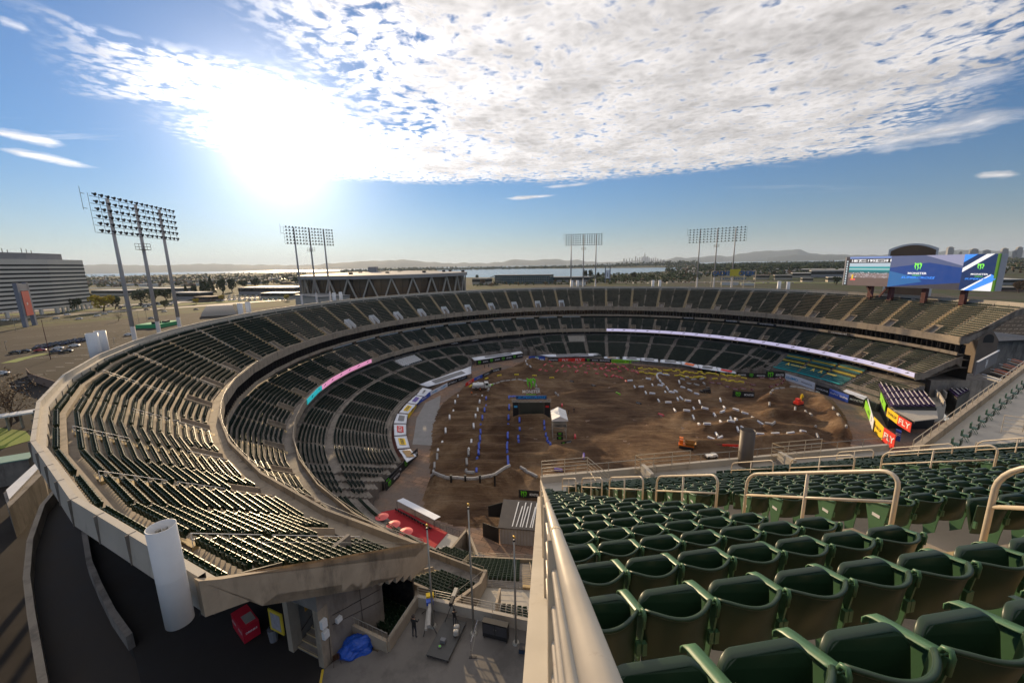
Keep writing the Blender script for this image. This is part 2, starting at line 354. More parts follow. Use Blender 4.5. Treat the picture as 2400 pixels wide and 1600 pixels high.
def vomitory(parent, k, r0, r1, z0, zf, s1, s2, mat, hgt, white=False):
    mb = MB(); w = .16
    for sa, sb in ((s1-w, s1), (s2, s2+w)):
        top0 = z0+hgt*.75; top1 = zf+hgt
        v = [fp(k, sa, r0, z0-2.2), fp(k, sb, r0, z0-2.2), fp(k, sb, r1, z0-2.2), fp(k, sa, r1, z0-2.2),
             fp(k, sa, r0, top0), fp(k, sb, r0, top0), fp(k, sb, r1, top1), fp(k, sa, r1, top1)]
        mb.add(v, ((3, 2, 1, 0), (4, 5, 6, 7), (0, 1, 5, 4), (1, 2, 6, 5), (2, 3, 7, 6), (3, 0, 4, 7)))
    v = [fp(k, s1-w, r1, z0-2.2), fp(k, s2+w, r1, z0-2.2), fp(k, s2+w, r1+w, z0-2.2), fp(k, s1-w, r1+w, z0-2.2)]
    mb.add(v+[(a, b, zf+hgt) for a, b, c in v], ((3, 2, 1, 0), (4, 5, 6, 7), (0, 1, 5, 4), (1, 2, 6, 5), (2, 3, 7, 6), (3, 0, 4, 7)))
    o = mb.build('vomitory', mat, parent)
    m2 = MB(); m2.quad(fp(k, s1, r0, z0-1.3), fp(k, s2, r0, z0-1.3), fp(k, s2, r1, z0-1.3), fp(k, s1, r1, z0-1.3))
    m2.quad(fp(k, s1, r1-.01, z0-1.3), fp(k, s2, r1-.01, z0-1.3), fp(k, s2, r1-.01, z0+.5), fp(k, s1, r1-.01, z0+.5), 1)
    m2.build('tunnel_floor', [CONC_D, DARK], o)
def aisle_steps(parent, k, r0, pitch, z0, rise, n, mat, skip=0):
    mb = MB()
    for i in range(skip, n):
        r = r0+pitch*i; z = z0+rise*(i-1) if i else z0-.28
        zz = z0+rise*(i-1)
        v = [fp(k, -.58, r-.34, zz), fp(k, .58, r-.34, zz), fp(k, .58, r, zz), fp(k, -.58, r, zz)]
        mb.add(v+[(a, b, c+rise*.5) for a, b, c in v], ((4, 5, 6, 7), (0, 1, 5, 4), (1, 2, 6, 5), (3, 0, 4, 7)))
        v = [fp(k, -.58, r-.0, zz+rise+.004), fp(k, .58, r-.0, zz+rise+.004), fp(k, .58, r+.12, zz+rise+.004), fp(k, -.58, r+.12, zz+rise+.004)]
        mb.add(v, ((0, 1, 2, 3),))
    mb.build('aisle_steps', mat, parent)
for k in range(1, len(AIS)):
    th = AIS[k]; lit = 90 < th < 165  # marks the bays whose vomitory walls are white, not concrete
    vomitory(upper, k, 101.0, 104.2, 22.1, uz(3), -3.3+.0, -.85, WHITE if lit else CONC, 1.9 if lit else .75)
    aisle_steps(upper, k, U_R0, U_P, U_Z0, U_H, U_N+1, STEPY)
# end wall of the upper stand with its saw-tooth underside
def end_wall(parent, k, s_t, r_pts, mat, th=.35, name='end_wall'):
    mb = MB(); n = len(r_pts); sf = s_t if callable(s_t) else (lambda r: s_t*r*CF)
    a = [fp(k, sf(r), r, z) for r, z in r_pts]; b = [fp(k, sf(r)+th, r, z) for r, z in r_pts]
    fs = [(i, (i+1) % n, n+(i+1) % n, n+i) for i in range(n)]
    mb.add(a+b, fs)
    # triangulated side faces through a bmesh fill
    bm = bmesh.new(); va = [bm.verts.new(p) for p in a]; bm.faces.new(va); bmesh.ops.triangulate(bm, faces=bm.faces[:]); bm.verts.index_update()
    tri = [tuple(v.index for v in f.verts) for f in bm.faces]; bm.free()
    mb.add(a, tri); mb.add(b, [t[::-1] for t in tri])
    return mb.build(name, mat, parent)
def saw(r0, p, z0, h, n, top, drop, rfront, zfront, rback, zback, back=None):
    pts = [(rfront, zfront+.95), (r0, zfront+.95)]
    pts += [(r0+p*n*.98, z0+h*(n-1)+top), (rback, z0+h*(n-1)+top+.5), (rback, zback)]
    if back: pts = pts[:3]+back
    for i in range(n-1, -1, -1):
        r = r0+p*i; pts += [(r+p*.99, z0+h*i-drop), (r, z0+h*i-drop)]
    pts += [(rfront+.2, z0-drop-.3), (rfront, zfront-.9)]
    return pts
END = len(AIS)-1
end_wall(upper, END, math.tan(R(3.3)), saw(101.0, .8, 22.4, .56, 15, .75, .95, 99.35, 22.1, 115.3, 30.4, [(113.6, 31.55), (114.5, 32.1), (115.4, 32.74), (115.4, 30.9), (113.4, 30.0)]), CONC)
end_wall(upper, 0, 0.0, saw(101.0, .8, 22.4, .56, 15, .6, 1.3, 99.35, 22.1, 115.3, 29.6), CONC_D)
# ---- suite level between the two stands
suite = thing('suite_gallery', 'dark glazed gallery of private boxes between the uppermost and the middle seating decks', 'gallery')
mb = MB(); ring(mb, [(101.2, 17.9), (101.2, 20.7)]); mb.build('window_band', GLASSD, suite)
mb = MB(); ring(mb, [(101.3, 17.5), (99.2, 17.5), (99.2, 18.45), (99.4, 18.45), (99.4, 17.9), (101.3, 17.9)]); mb.build('ledge', CONC, suite)
mb = MB()
for k in range(len(AIS)):
    lo, hi = facet(k)
    for j in range(-4, 5):
        s = j*1.55
        if lo*100 < s < hi*100:
            a, b = fp(k, s, 100.3, 17.9), fp(k, s+.1, 101.15, 17.9)
            v = [fp(k, s, 99.9, 17.9), fp(k, s+.09, 99.9, 17.9), fp(k, s+.09, 101.18, 17.9), fp(k, s, 101.18, 17.9)]
            mb.add(v+[(p[0], p[1], 20.68) for p in v], ((0, 1, 5, 4), (1, 2, 6, 5), (3, 0, 4, 7), (2, 3, 7, 6)))
mb.build('partition', STEELD, suite)
# ---- middle stand
middle = thing('middle_stand', 'middle curved seating deck hanging over the lower bowl, one level below the boxes', 'grandstand')
prof = [(90.8, 11.2)]
for i in range(M_N): prof += [(M_R0+M_P*i, mz(i)), (M_R0+M_P*(i+1), mz(i))]
prof = prof+[(103.0, mz(10))]; profE = [(90.8, 11.2)]+[q for i in range(19) for q in ((M_R0+M_P*i, mz(i)), (M_R0+M_P*(i+1), mz(i)))]
mb = MB(); ring(mb, [(89.12, 11.2), (90.8, 11.2)]); ring(mb, prof, cut=(-3.0, -.8, 94.0, allk, 90.8), ks=range(len(AIS)-1)); ring(mb, profE, cut=(-3.0, -.8, 94.0, allk, 90.8), ks=[len(AIS)-1], flare=True); mb.build('terrace_steps', CONC_D, middle)
mb = MB(); ring(mb, [(89.6, 10.3), (88.9, 10.3), (88.9, 12.0), (89.12, 12.0), (89.12, 11.2)]); mb.build('front_parapet', CONC, middle)
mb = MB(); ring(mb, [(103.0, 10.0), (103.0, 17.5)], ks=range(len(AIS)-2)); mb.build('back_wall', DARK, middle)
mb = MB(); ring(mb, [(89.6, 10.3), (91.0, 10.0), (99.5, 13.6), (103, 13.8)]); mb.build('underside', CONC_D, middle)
for k in range(1, len(AIS)):
    vomitory(middle, k, 90.8, 94.0, 11.2, mz(3), -3.0, -.8, CONC, .8)
    aisle_steps(middle, k, M_R0, M_P, M_Z0, M_H, M_N, CONC if k < 26 else STEPY)
end_wall(middle, END, MH, saw(90.8, .8, 11.45, .47, 17, .8, .95, 88.9, 11.2, 104.6, 17.5), CONC)
end_wall(middle, 0, 0.0, saw(90.8, .8, 11.45, .47, 11, .6, 1.2, 88.9, 11.2, 101.0, 14.0), CONC_D)
# white boards standing behind the last row of the middle stand
for j, k in enumerate(range(12, 23)):
    mb = MB(); v = [fp(k, 1.0, 100.0, 16.2), fp(k, 10.9, 100.0, 16.2), fp(k, 10.9, 100.08, 16.2), fp(k, 1.0, 100.08, 16.2)]
    mb.add([(a, b, 16.75) for a, b, c in v]+[(a, b, 17.35) for a, b, c in v], ((3, 2, 1, 0), (4, 5, 6, 7), (0, 1, 5, 4), (1, 2, 6, 5), (2, 3, 7, 6), (3, 0, 4, 7)))
    for s in (1.3, 6, 10.5): mb.tube(fp(k, s, 100.04, 16.1), fp(k, s, 100.04, 16.9), .04, 5)
    tag(mb.build('crowd_screen', mk('white screen board', (.8, .8, .78), .5, .04) if j == 0 else MATS['white screen board']),
        'long white board behind the back row of the middle deck, %s from the right' % nth(j+1), 'screen board', 'white boards behind the middle deck')
# ---- lower stand
CONT = [(-6, 79), (5, 80), (12, 81), (26, 81), (33, 67.5), (50, 65), (73, 63), (85, 66), (97, 70), (104, 78), (108, 84.5), (129, 81.5),
        (134, 74), (150, 69.5), (167, 68.3), (200, 68), (211, 68), (218.5, 77), (221, 79.5), (237, 79.5), (239, 76.5), (247, 76.5)]
def rf(th):
    for (a, x), (b, y) in zip(CONT, CONT[1:]):
        if a <= th <= b: return x+(y-x)*(th-a)/(b-a)
    return 80
L_P = .8
def lz(r, th=180):
    f = rf(th); z0 = 1.3+max(0, f-67)*.10
    if f > 72: return z0+(r-f)*(9.0-z0)/(92-f)
    if r < 81.6: return z0+(r-f)*(5.7-z0)/(81.6-f)
    if r < 83.2: return 5.7
    return 6.0+(r-83.2)*.40
lower = thing('lower_stand', 'lowest seating bowl wrapping the dirt floor with a cross aisle halfway up', 'grandstand')
mb = MB(); ST = 1.875; th = -4.3
while th < 246.5-.01:
    t2 = min(th+ST, 246.5); r0 = rf((th+t2)/2); rows = [r0]
    r = math.ceil((r0-.05-64)/L_P)*L_P+64
    if r-r0 < .3: r += L_P
    while r < 90.5: rows.append(r); r += L_P
    for a, b in zip(rows, rows[1:]+[92]):
        z = lz(a+.01, (th+t2)/2); p = [pol(a, th), pol(b, th), pol(b, t2), pol(a, t2)]
        mb.add([(x, y, 0) for x, y, _ in p]+[(x, y, z) for x, y, _ in p], ((7, 6, 5, 4), (1, 0, 4, 5), (2, 1, 5, 6), (3, 2, 6, 7), (0, 3, 7, 4)))
    th = t2
mb.build('terrace_steps', CONC_D, lower)
mb = MB(); th = -4.3                                        # back wall under the middle stand
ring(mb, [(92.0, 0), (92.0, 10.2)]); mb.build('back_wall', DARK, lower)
# ================================================================ mass seats (everything beyond the nearest few hundred)
def seat_arrays(lod):
    V, Q, M = [], [], []
    def q(pts, m=0):
        o = len(V); V.extend(pts); Q.append((o, o+1, o+2, o+3)); M.append(m)
    w = .21
    if lod == 0:      # curved shell with a rim, thick folded pan, side standards with arms
        xs = [-w, -w*.55, 0, w*.55, w]; dy = [.07, .015, 0, .015, .07]
        for i in range(4):
            a, b = i, i+1
            q([(xs[a], dy[a], .40), (xs[b], dy[b], .40), (xs[b], dy[b]-.07, .82), (xs[a], dy[a]-.07, .82)])
            q([(xs[a], dy[a]-.07, .82), (xs[b], dy[b]-.07, .82), (xs[b], dy[b]-.10, .815), (xs[a], dy[a]-.10, .815)])
            q([(xs[a], dy[a]-.10, .815), (xs[b], dy[b]-.10, .815), (xs[b], dy[b]-.03, .40), (xs[a], dy[a]-.03, .40)])
        p = .2
        q([(-p, .13, .38), (p, .13, .38), (p, .21, .79), (-p, .21, .79)]); q([(-p, .21, .79), (p, .21, .79), (p, .26, .78), (-p, .26, .78)])
        q([(-p, .18, .38), (p, .18, .38), (p, .26, .78), (-p, .26, .78)])
        for s in (-.25,):
            q([(s, -.05, .25), (s, .2, .0), (s, .36, .58), (s, -.05, .70)]); q([(s-.02, -.07, .71), (s+.03, -.07, .71), (s+.03, .36, .60), (s-.02, .36, .60)])
    elif lod == 1:
        t_ = .155; q([(-w, .02, .42), (w, .02, .42), (t_, -.06, .82), (-t_, -.06, .82)]); q([(-t_, -.06, .82), (t_, -.06, .82), (t_, -.11, .81), (-t_, -.11, .81)])
        q([(-t_, -.11, .81), (t_, -.11, .81), (w, -.02, .42), (-w, -.02, .42)])
        q([(-.2, .13, .38), (.2, .13, .38), (.2, .22, .78), (-.2, .22, .78)]); q([(-.15, .22, .78), (.15, .22, .78), (.15, .26, .78), (-.15, .26, .78)])
        q([(-.25, -.05, .25), (-.25, .2, 0), (-.25, .34, .58), (-.25, -.05, .7)])
    else:
        q([(-w, .0, .40), (w, .0, .40), (.15, -.07, .82), (-.15, -.07, .82)]); q([(-.15, -.07, .82), (.15, -.07, .82), (.15, -.13, .82), (-.15, -.13, .82)])
        q([(-.2, .14, .38), (.2, .14, .38), (.2, .22, .76), (-.2, .22, .76)])
    return np.array(V), np.array(Q), np.array(M)
SEATS = {0: [], 1: [], 2: []}                               # (x, y, z, yaw) ; yaw turns local +y (the way the sitter faces)
GAP = [(A(100, 330, 6).xy, 5.0)]
def place_seat(x, y, z, dx, dy):
    d = math.hypot(x, y); lod = 0 if d < 75 else (1 if d < 150 else 2)
    SEATS[lod].append((x, y, z, math.atan2(-dx, dy)+rnd.uniform(-.02, .02)))
def facet_rows(r0, pitch, zf, n, vom, row_off=.25):
    for k in range(len(AIS)):
        lo, hi = facet(k); a = R(AIS[k]); er = (math.cos(a), math.sin(a))
        for i in range(n):
            r = r0+pitch*(i+1)-row_off; z = zf(i); L, H = lo*r*CF+.25, hi*r*CF-.25
            if k == END: H -= .35
            for sg in (1, -1):
                s = .85
                while s < (H if sg > 0 else -L):
                    ss = s*sg
                    if not (vom and sg < 0 and s < vom[1]+.3 and r < vom[0]+.35):
                        x, y, zz = fp(k, ss, r, z); place_seat(x, y, z, -er[0], -er[1])
                    s += .505
facet_rows(U_R0, U_P, uz, U_N, (104.2, 3.3)); facet_rows(113.45-.8+.95, .8, lambda i: 30.85, 1, None)
facet_rows(M_R0, M_P, mz, M_N, (94.0, 3.0))
for i in range(18):
    r = M_R0+M_P*(i+1)-.25; s = .85 if i > 10 else r*CF*math.tan(R(3.3))-.3; a = R(AIS[END])
    while s < MH(r)-.35:
        x, y, zz = fp(END, s, r, mz(i)); place_seat(x, y, zz, -math.cos(a), -math.sin(a)); s += .505
def lower_seats():
    r = 64.0
    while r < 88.6:
        rs = r+.55
        if not (81.4 < r < 83.1):
            dth = math.degrees(.505/rs); th = -3.9
            while th < 246:
                ka = (th-93.2)/7.5; off = abs(ka-round(ka))*7.5
                if off > math.degrees(.8/rs) and rs > rf(th)+1.3 and not (6 < th < 25.3) and not (th > 216 and rs < 78.5):
                    if not (85.9 < th+.9 < 92.3 and r > 83) and not (147.5 < th < 155.5 and r > 83.2 and r < 88):
                        x, y, _ = pol(rs, th); place_seat(x, y, lz(r+.01, math.floor((th+4.3)/ST)*ST-4.3+ST/2), CX-x, CY-y)
                th += dth
        r += L_P
lower_seats()
SEAT_BATCH = []
def build_seats():
    allv, allq = [], []; off = 0; mats = []
    for lod, L in SEATS.items():
        if not L: continue
        V, Q, M = seat_arrays(lod); T = np.array(L); n = len(T)
        nrm = np.hypot(1, 0); c, s = np.cos(T[:, 3]), np.sin(T[:, 3])
        x = c[:, None]*V[None, :, 0]-s[:, None]*V[None, :, 1]+T[:, 0:1]
        y = s[:, None]*V[None, :, 0]+c[:, None]*V[None, :, 1]+T[:, 1:2]
        z = np.repeat(V[None, :, 2], n, 0)+T[:, 2:3]
        allv.append(np.stack([x, y, z], -1).reshape(-1, 3)); q = (Q[None]+(np.arange(n)*len(V))[:, None, None]).reshape(-1, 4)+off
        allq.append(q); off += n*len(V); mats.append(np.full(len(q), 0 if lod == 0 else 1))
    v = np.concatenate(allv).astype(np.float32); q = np.concatenate(allq).astype(np.int32); mi = np.concatenate(mats).astype(np.int32)
    me = bpy.data.meshes.new('stadium_seats'); me.vertices.add(len(v)); me.vertices.foreach_set('co', v.ravel())
    me.loops.add(len(q)*4); me.loops.foreach_set('vertex_index', q.ravel()); me.polygons.add(len(q))
    me.polygons.foreach_set('loop_start', np.arange(0, len(q)*4, 4, dtype=np.int32)); me.materials.append(SEATG); me.materials.append(SEATF)
    me.polygons.foreach_set('material_index', mi); me.update(calc_edges=True)
    o = bpy.data.objects.new('stadium_seats', me); COL.objects.link(o)
    tag(o, 'thousands of dark green folding seats in curved rows filling all the decks', 'seats', kind='stuff')
    print('mass seats', sum(len(l) for l in SEATS.values()), 'quads', len(q))
# ================================================================ foreground stand (where the camera stands)
FA = R(81.96); FU = Vector((math.sin(FA), math.cos(FA), 0)); FN = Vector((-FU.y, FU.x, 0))   # along the rows, and down the slope (in plan)
F_P, F_H, F_K = .838, .480, 23
def bz(k): return ZC-(1.633+F_H*k)                          # height of the seat-back top of row k
def tz(k): return bz(k)-.84                                 # tread of row k
def fd(k): return 1.152+F_P*k                               # plan distance of the seat-back top
def fpt(u, d, z=0.0): p = FU*u+FN*d; return Vector((p.x, p.y, z))
def u_left(d): return .06+.213*d
U_A1 = lambda d: 5.3
U_A2 = lambda d: 14.5
U_A3 = lambda d: 23.7
U_END = 31.0
front = thing('foreground_stand', 'steep concrete top deck in the foreground, the one the viewer looks down from', 'grandstand')
mb = MB()
for k in range(-2, F_K+1):
    d0, d1 = fd(k)-.28, fd(k)-.28+F_P; z = tz(k)
    a, b = fpt(u_left(d0), d0), fpt(U_END+10, d0); c, d = fpt(U_END+10, d1), fpt(u_left(d1), d1)
    p = [a, b, c, d]; mb.add([(q.x, q.y, z-1.3) for q in p]+[(q.x, q.y, z) for q in p], ((4, 5, 6, 7), (0, 1, 5, 4), (2, 3, 7, 6), (3, 0, 4, 7), (1, 2, 6, 5)))
mb.build('terrace_steps', CONC, front)
DW0 = fd(F_K)-.28+F_P; ZW = tz(F_K)-.35; DW1 = 23.1         # walkway at the foot of the rows
mb = MB(); mb.prism([fpt(u_left(DW0), DW0), fpt(U_END, DW0), fpt(U_END, DW1), fpt(u_left(DW1), DW1)], ZW-.8, ZW)
mb.build('walkway', CONC_L, front)
mb = MB(); a, b = fpt(u_left(DW1), DW1), fpt(U_END, DW1)
mb.beam((a.x, a.y, ZW-.55), (b.x, b.y, ZW-.55), .22, 2.0)
mb.build('front_parapet', CONC_L, front)
# side curb under the left rail, sloping with the rows
LA = Vector((math.sin(R(3.9)), math.cos(R(3.9)), 0))
RP0 = Vector((.12, .50, ZC-.61)); SL = .565
def lr(t, off=0.0, dz=0.0): p = RP0+LA*t; x = Vector((LA.y, -LA.x, 0)); return Vector((p.x+x.x*off, p.y+x.y*off, p.z-SL*t+dz))
mb = MB()
TT = 22.6
v = []
for t in (-1.4, TT):
    v += [lr(t, -.20, -1.12), lr(t, .06, -1.12), lr(t, .06, -2.6), lr(t, -.20, -2.6)]
mb.add(v, ((0, 1, 5, 4), (1, 2, 6, 5), (2, 3, 7, 6), (3, 0, 4, 7), (0, 3, 2, 1), (4, 5, 6, 7))); mb.build('side_curb', CONC_L, front)
mb = MB(); v = []
for t in (-1.4, TT): v += [lr(t, -.26, -1.9), lr(t, -.20, -1.9), lr(t, -.20, -4.5), lr(t, -.26, -4.5)]
mb.add(v, ((0, 1, 5, 4), (1, 2, 6, 5), (2, 3, 7, 6), (3, 0, 4, 7))); mb.build('side_wall', CONC, front)
# ---- the long left rail
lrail = thing('side_railing', 'thick cream pipe railing running down the open left edge of the foreground deck', 'railing', (RP0.x, RP0.y, RP0.z-1.12))
inv = Vector(lrail.location)
def L(v): return Vector(v)-inv
mb = MB(); mb.path([L(lr(t)) for t in (-1.4, 5, 12, TT)], .031, 16); mb.build('top_rail', RAILW, lrail, True)
for j in range(4):
    mb = MB(); mb.path([L(lr(t, -.01, -.22-.22*j)) for t in (-1.4, 8, TT)], .017, 8); mb.build('lower_rail', RAILW, lrail, True)
for j in range(13):
    t = -.6+1.93*j; t = min(t, TT)
    mb = MB(); mb.beam(L(lr(t, -.02, -1.13)), L(lr(t, -.02, -.02)), .05, .05); mb.tube(L(lr(t-.035)), L(lr(t+.035)), .0335, 14); mb.build('post', RAILW, lrail)
# ---- one detailed folding seat
def make_seat():
    t = thing('stadium_seat', 'x', 'seat', (0, 0, 0))
    # back shell: concave curve, rounded top lip, leaning back; local +y is the way the sitter faces, z measured from the tread
    nx, nz = 14, 6; w = .225
    front_s, rows = [], []
    for j in range(nz+1):
        q = j/nz; z = .40+.42*q; row = []
        for i in range(nx+1):
            x = -w+2*w*i/nx; curve = .115*(abs(x)/w)**2.0*(.35+.65*q)
            cz = -.012*max(0, (abs(x)/w)-.72)/.28*(q > .9)
            row.append((x, curve-.09*q, z+cz))
        rows.append(row)
    mb = MB(); mb.strip(rows); o = mb.build('backrest', SEATG, t, True)
    m = o.modifiers.new('s', 'SOLIDIFY'); m.thickness = .022; m.offset = 0
    m = o.modifiers.new('b', 'BEVEL'); m.width = .009; m.segments = 3; m.limit_method = 'ANGLE'; m.angle_limit = R(40); bake(o)
    mb = MB()                                               # rolled lip along the top of the back
    mb.path([(-w+2*w*i/16, .115*(abs(-w+2*w*i/16)/w)**2.0-.097, .815-.012*max(0, abs(-w+2*w*i/16)/w-.72)/.28) for i in range(17)], .0135, 8)
    mb.build('lip', SEATG, o, True)
    # folded-up seat pan, rounded top corners
    n = 7; out = []; pw, ph, rr = .222, .385, .085
    out += [(-pw+.02, 0), (pw-.02, 0)]
    for i in range(n+1): a = R(0+90*i/n); out.append((pw-rr+rr*math.cos(a), ph-rr+rr*math.sin(a)))
    for i in range(n+1): a = R(90+90*i/n); out.append((-pw+rr+rr*math.cos(a), ph-rr+rr*math.sin(a)))
    mb = MB(); ln = len(out)
    def P3(x, h, y0): return (x, y0+.02+.23*h+.035*(1-(x/pw)**2), .425+h)
    mb.add([P3(x, h, 0) for x, h in out]+[P3(x, h, .045) for x, h in out],
           [tuple(range(ln))[::-1], tuple(range(ln, 2*ln))]+[(i, (i+1) % ln, ln+(i+1) % ln, ln+i) for i in range(ln)])
    o = mb.build('seat_pan', SEATG, t); m = o.modifiers.new('b', 'BEVEL'); m.width = .012; m.segments = 3; m.limit_method = 'ANGLE'; m.angle_limit = R(50); bake(o)
    for p in o.data.polygons: p.use_smooth = len(p.vertices) <= 4
    mb = MB()
    for sx in (-1, 1): mb.tube((sx*.15, .03, .56), (sx*.15, .05, .565), .009, 8)
    mb.build('bolt', RAILG, o)
    # cast side standard with sloping arm
    x0 = .25
    prof = [(-.03, .80), (.03, .775), (.29, .70), (.295, .64), (.22, .36), (.15, .0), (.05, 0), (.02, .36), (-.01, .62)]
    mb = MB(); ln = len(prof)
    mb.add([(x0-.007, y, z) for y, z in prof]+[(x0+.007, y, z) for y, z in prof],
           [tuple(range(ln)), tuple(range(ln, 2*ln))[::-1]]+[(i, (i+1) % ln, ln+(i+1) % ln, ln+i) for i in range(ln)])
    mb.build('side_standard', SEATI, t)
    mb = MB(); v = []
    for y, z in ((.0, .800), (.05, .785), (.16, .752), (.26, .722), (.295, .706), (.312, .68), (.31, .65)): v.append([(x0-.033, y, z), (x0+.033, y, z)])
    mb.strip(v); o = mb.build('armrest', SEATI, t, True); m = o.modifiers.new('s', 'SOLIDIFY'); m.thickness = .009; bake(o)
    mb = MB(); mb.path([(x0, .015, .79), (x0, .005, .825), (x0, -.02, .835), (x0, -.03, .81), (x0, -.025, .72)], .012, 8); mb.build('bracket_cap', SEATI, t, True)
    for sx in (-1, 1): mb = MB(); mb.box((sx*.232, .0, .50), (.03, .03, .09)); mb.build('hinge', SEATI, t)
    mb = MB(); mb.box((x0, .09, .0), (.16, .10, .012)); mb.build('foot_plate', SEATI, t)
    return t
seat0 = make_seat(); seat0.hide_render = False
plate = MB(); plate.box((0, 0, 0), (.004, .11, .05)); PLATE_ME = plate.mesh('number_plate', mk('white number plate', (.7, .7, .68), .4, .05))
first = True; nseat = 0; cands = []
for k in range(-1, F_K+1):
    d = fd(k); z = tz(k)
    s = u_left(d)+.34+(.0 if k % 2 else .12)
    zones = []
    u = s; idx = 1
    while u < U_END+6:
        if min(abs(u-5.3), abs(u-14.5), abs(u-23.7)) > .90: cands.append((k, u, d, z, idx, 0 if u < 5.3 else (1 if u < 14.5 else (2 if u < 23.7 else 3))))
        idx += 1
        u += .5
def cam_px(p):
    v = cam.matrix_world.inverted() @ Vector(p); return (1200+v.x/-v.z*FPX, 800-v.y/-v.z*FPX, -v.z)
vis = []
for c in cands:
    k, u, d, z, idx, sec = c; p = fpt(u, d, z+.7); x, y, dep = cam_px(p)
    if dep > .3 and -120 < x < 2560 and y < 1800: vis.append((dep, c))
vis.sort(key=lambda a: a[0]); near = set((c[0], c[1]) for _, c in vis[:300]); order = {}
SECN = {0: 'left of the first stairs', 1: 'right of the first stairs', 2: 'right of the second stairs', 3: 'right of the third stairs'}
rowcnt = {}
for c in cands:
    k, u, d, z, idx, sec = c; pos = fpt(u, d, z); ang = math.atan2(-FN.x, FN.y)
    if (k, u) in near:
        rowcnt[(k, sec)] = rowcnt.get((k, sec), 0)+1; i = rowcnt[(k, sec)]
        lab = 'green folding seat, %s from left in the %s row, %s' % (nth(i), nth(k+2), SECN[sec])
        if first: o = seat0; first = False; o.location = pos; o.rotation_euler = (0, 0, ang+rnd.uniform(-.012, .012)); o['label'] = lab
        else: o = copy_tree(seat0, pos, ang+rnd.uniform(-.015, .015), lab)
        o['group'] = 'green folding seats of the foreground deck'
        st = [c2 for c2 in o.children if c2.name.startswith('seat_pan')][0]
        if any(0 < u-a < 1.38 for a in (5.3, 14.5, 23.7)):              # end of row: outer standard with a number plate on the left
            e = [c2 for c2 in o.children if c2.name.startswith('side_standard')][0].copy(); e.location = (-.5, 0, 0); COL.objects.link(e); e.parent = o
            e = [c2 for c2 in o.children if c2.name.startswith('armrest')][0].copy(); e.location = (-.5, 0, 0); COL.objects.link(e); e.parent = o
            pl = bpy.data.objects.new('number_plate', PLATE_ME); COL.objects.link(pl); pl.parent = o; pl.location = (-.26, .13, .52)
    else: SEATS[0].append((pos.x, pos.y, pos.z, ang))
# aisle stairs of the foreground stand, yellow nosings
for UA in (U_A1, U_A2, U_A3):
    mb = MB()
    for k in range(-1, F_K+1):
        d0 = fd(k)-.28; u = UA(d0); z = tz(k)
        a = fpt(u-.62, d0+F_P, z-F_H); mb.obox(a, FU*1.24, FN*.36, (0, 0, F_H*.5)); a = fpt(u-.62, d0+F_P-.26, z); mb.obox(a, FU*1.24, FN*.262, (0, 0, .006))
    mb.build('aisle_steps', STEPY, front)
# ---- handrails down the two aisles
HR = 'pipe handrails on the foreground stairs'
def handrail(UA, d0, d1, label, h=1.42, r=.026):
    pz = lambda d: tz(0)-(d-fd(0))*F_H/F_P
    base = fpt(UA(d0), d0, pz(d0)); t = thing('handrail', label, 'handrail', base, 0, HR)
    q = lambda d, dz: fpt(UA(d), d, pz(d)+dz)-base
    rr = .22; mb = MB()
    pts = [q(d0, 0)]+[q(d0, h-rr)]
    for i in range(1, 6): a = R(90*i/5); pts.append(q(d0+rr*(1-math.cos(a)), h-rr+rr*math.sin(a)))
    for i in range(0, 6): a = R(90*i/5); pts.append(q(d1-rr*(1-math.sin(a)), h-rr+rr*math.cos(a)))
    pts.append(q(d1, 0)); mb.path(pts, r, 12); mb.build('hoop', RAILW, t, True)
    dm = (d0+d1)/2; mb = MB(); mb.tube(q(dm, 0), q(dm, h-.01), r*.9, 10); mb.build('post', RAILW, t, True)
    mb = MB(); mb.tube(q(d0, h*.70), q(d1, h*.70), r*.8, 10); mb.build('middle_rail', RAILW, t, True)
for i, (a, b) in enumerate(((.35, 2.93), (3.76, 6.18), (6.97, 9.41), (10.18, 12.7), (13.42, 15.84), (16.7, 19.1))):
    handrail(U_A1, a, b, 'cream pipe handrail on the nearer foreground stairs, %s one counted from the viewer' % nth(i+1))
for i, (a, b) in enumerate(((4.7, 7.3), (8.13, 10.9), (11.8, 14.5), (15.4, 18.1))):
    handrail(U_A2, a, b, 'cream pipe handrail on the middle foreground stairs, %s one counted from the viewer' % nth(i+1))
for i, (a, b) in enumerate(((8.2, 10.7), (11.5, 14.0), (14.84, 17.5), (18.3, 20.4))):
    handrail(U_A3, a, b, 'cream pipe handrail on the farthest foreground stairs, %s one counted from the viewer' % nth(i+1))
# ---- front guard rail on the parapet and the small gated boxes
def guard(name, label, pts, h, nr, mat, post=1.8, r=.024, cat='railing', group=None, top_r=None):
    pts = [Vector(p) for p in pts]; base = pts[0].copy(); t = thing(name, label, cat, base, 0, group)
    P = [p-base for p in pts]; up = Vector((0, 0, 1))
    mb = MB(); mb.path([p+up*h for p in P], top_r or r, 8); mb.build('top_rail', mat, t, True)
    for j in range(nr):
        mb = MB(); mb.path([p+up*h*(j+.6)/(nr+.6) for p in P], r*.7, 6); mb.build('lower_rail', mat, t, True)
    for a, b in zip(P, P[1:]):
        n = max(1, round((b-a).length/post))
        for i in range(n+(b is P[-1])):
            q = a.lerp(b, i/n); mb = MB(); mb.tube(q, q+up*h, r*.9, 6); mb.build('post', mat, t)
    return t
ztop = ZW+1.0-.55+.45
def fw(u, d, z): return fpt(u, d, z)
guard('guard_rail', 'thin pipe rail along the front parapet of the foreground deck, above the dirt', [fw(u_left(DW1)+.1, DW1, ZW+.45), fw(14, DW1, ZW+.45), fw(U_END, DW1, ZW+.45)], .55, 0, RAILG, 2.0)
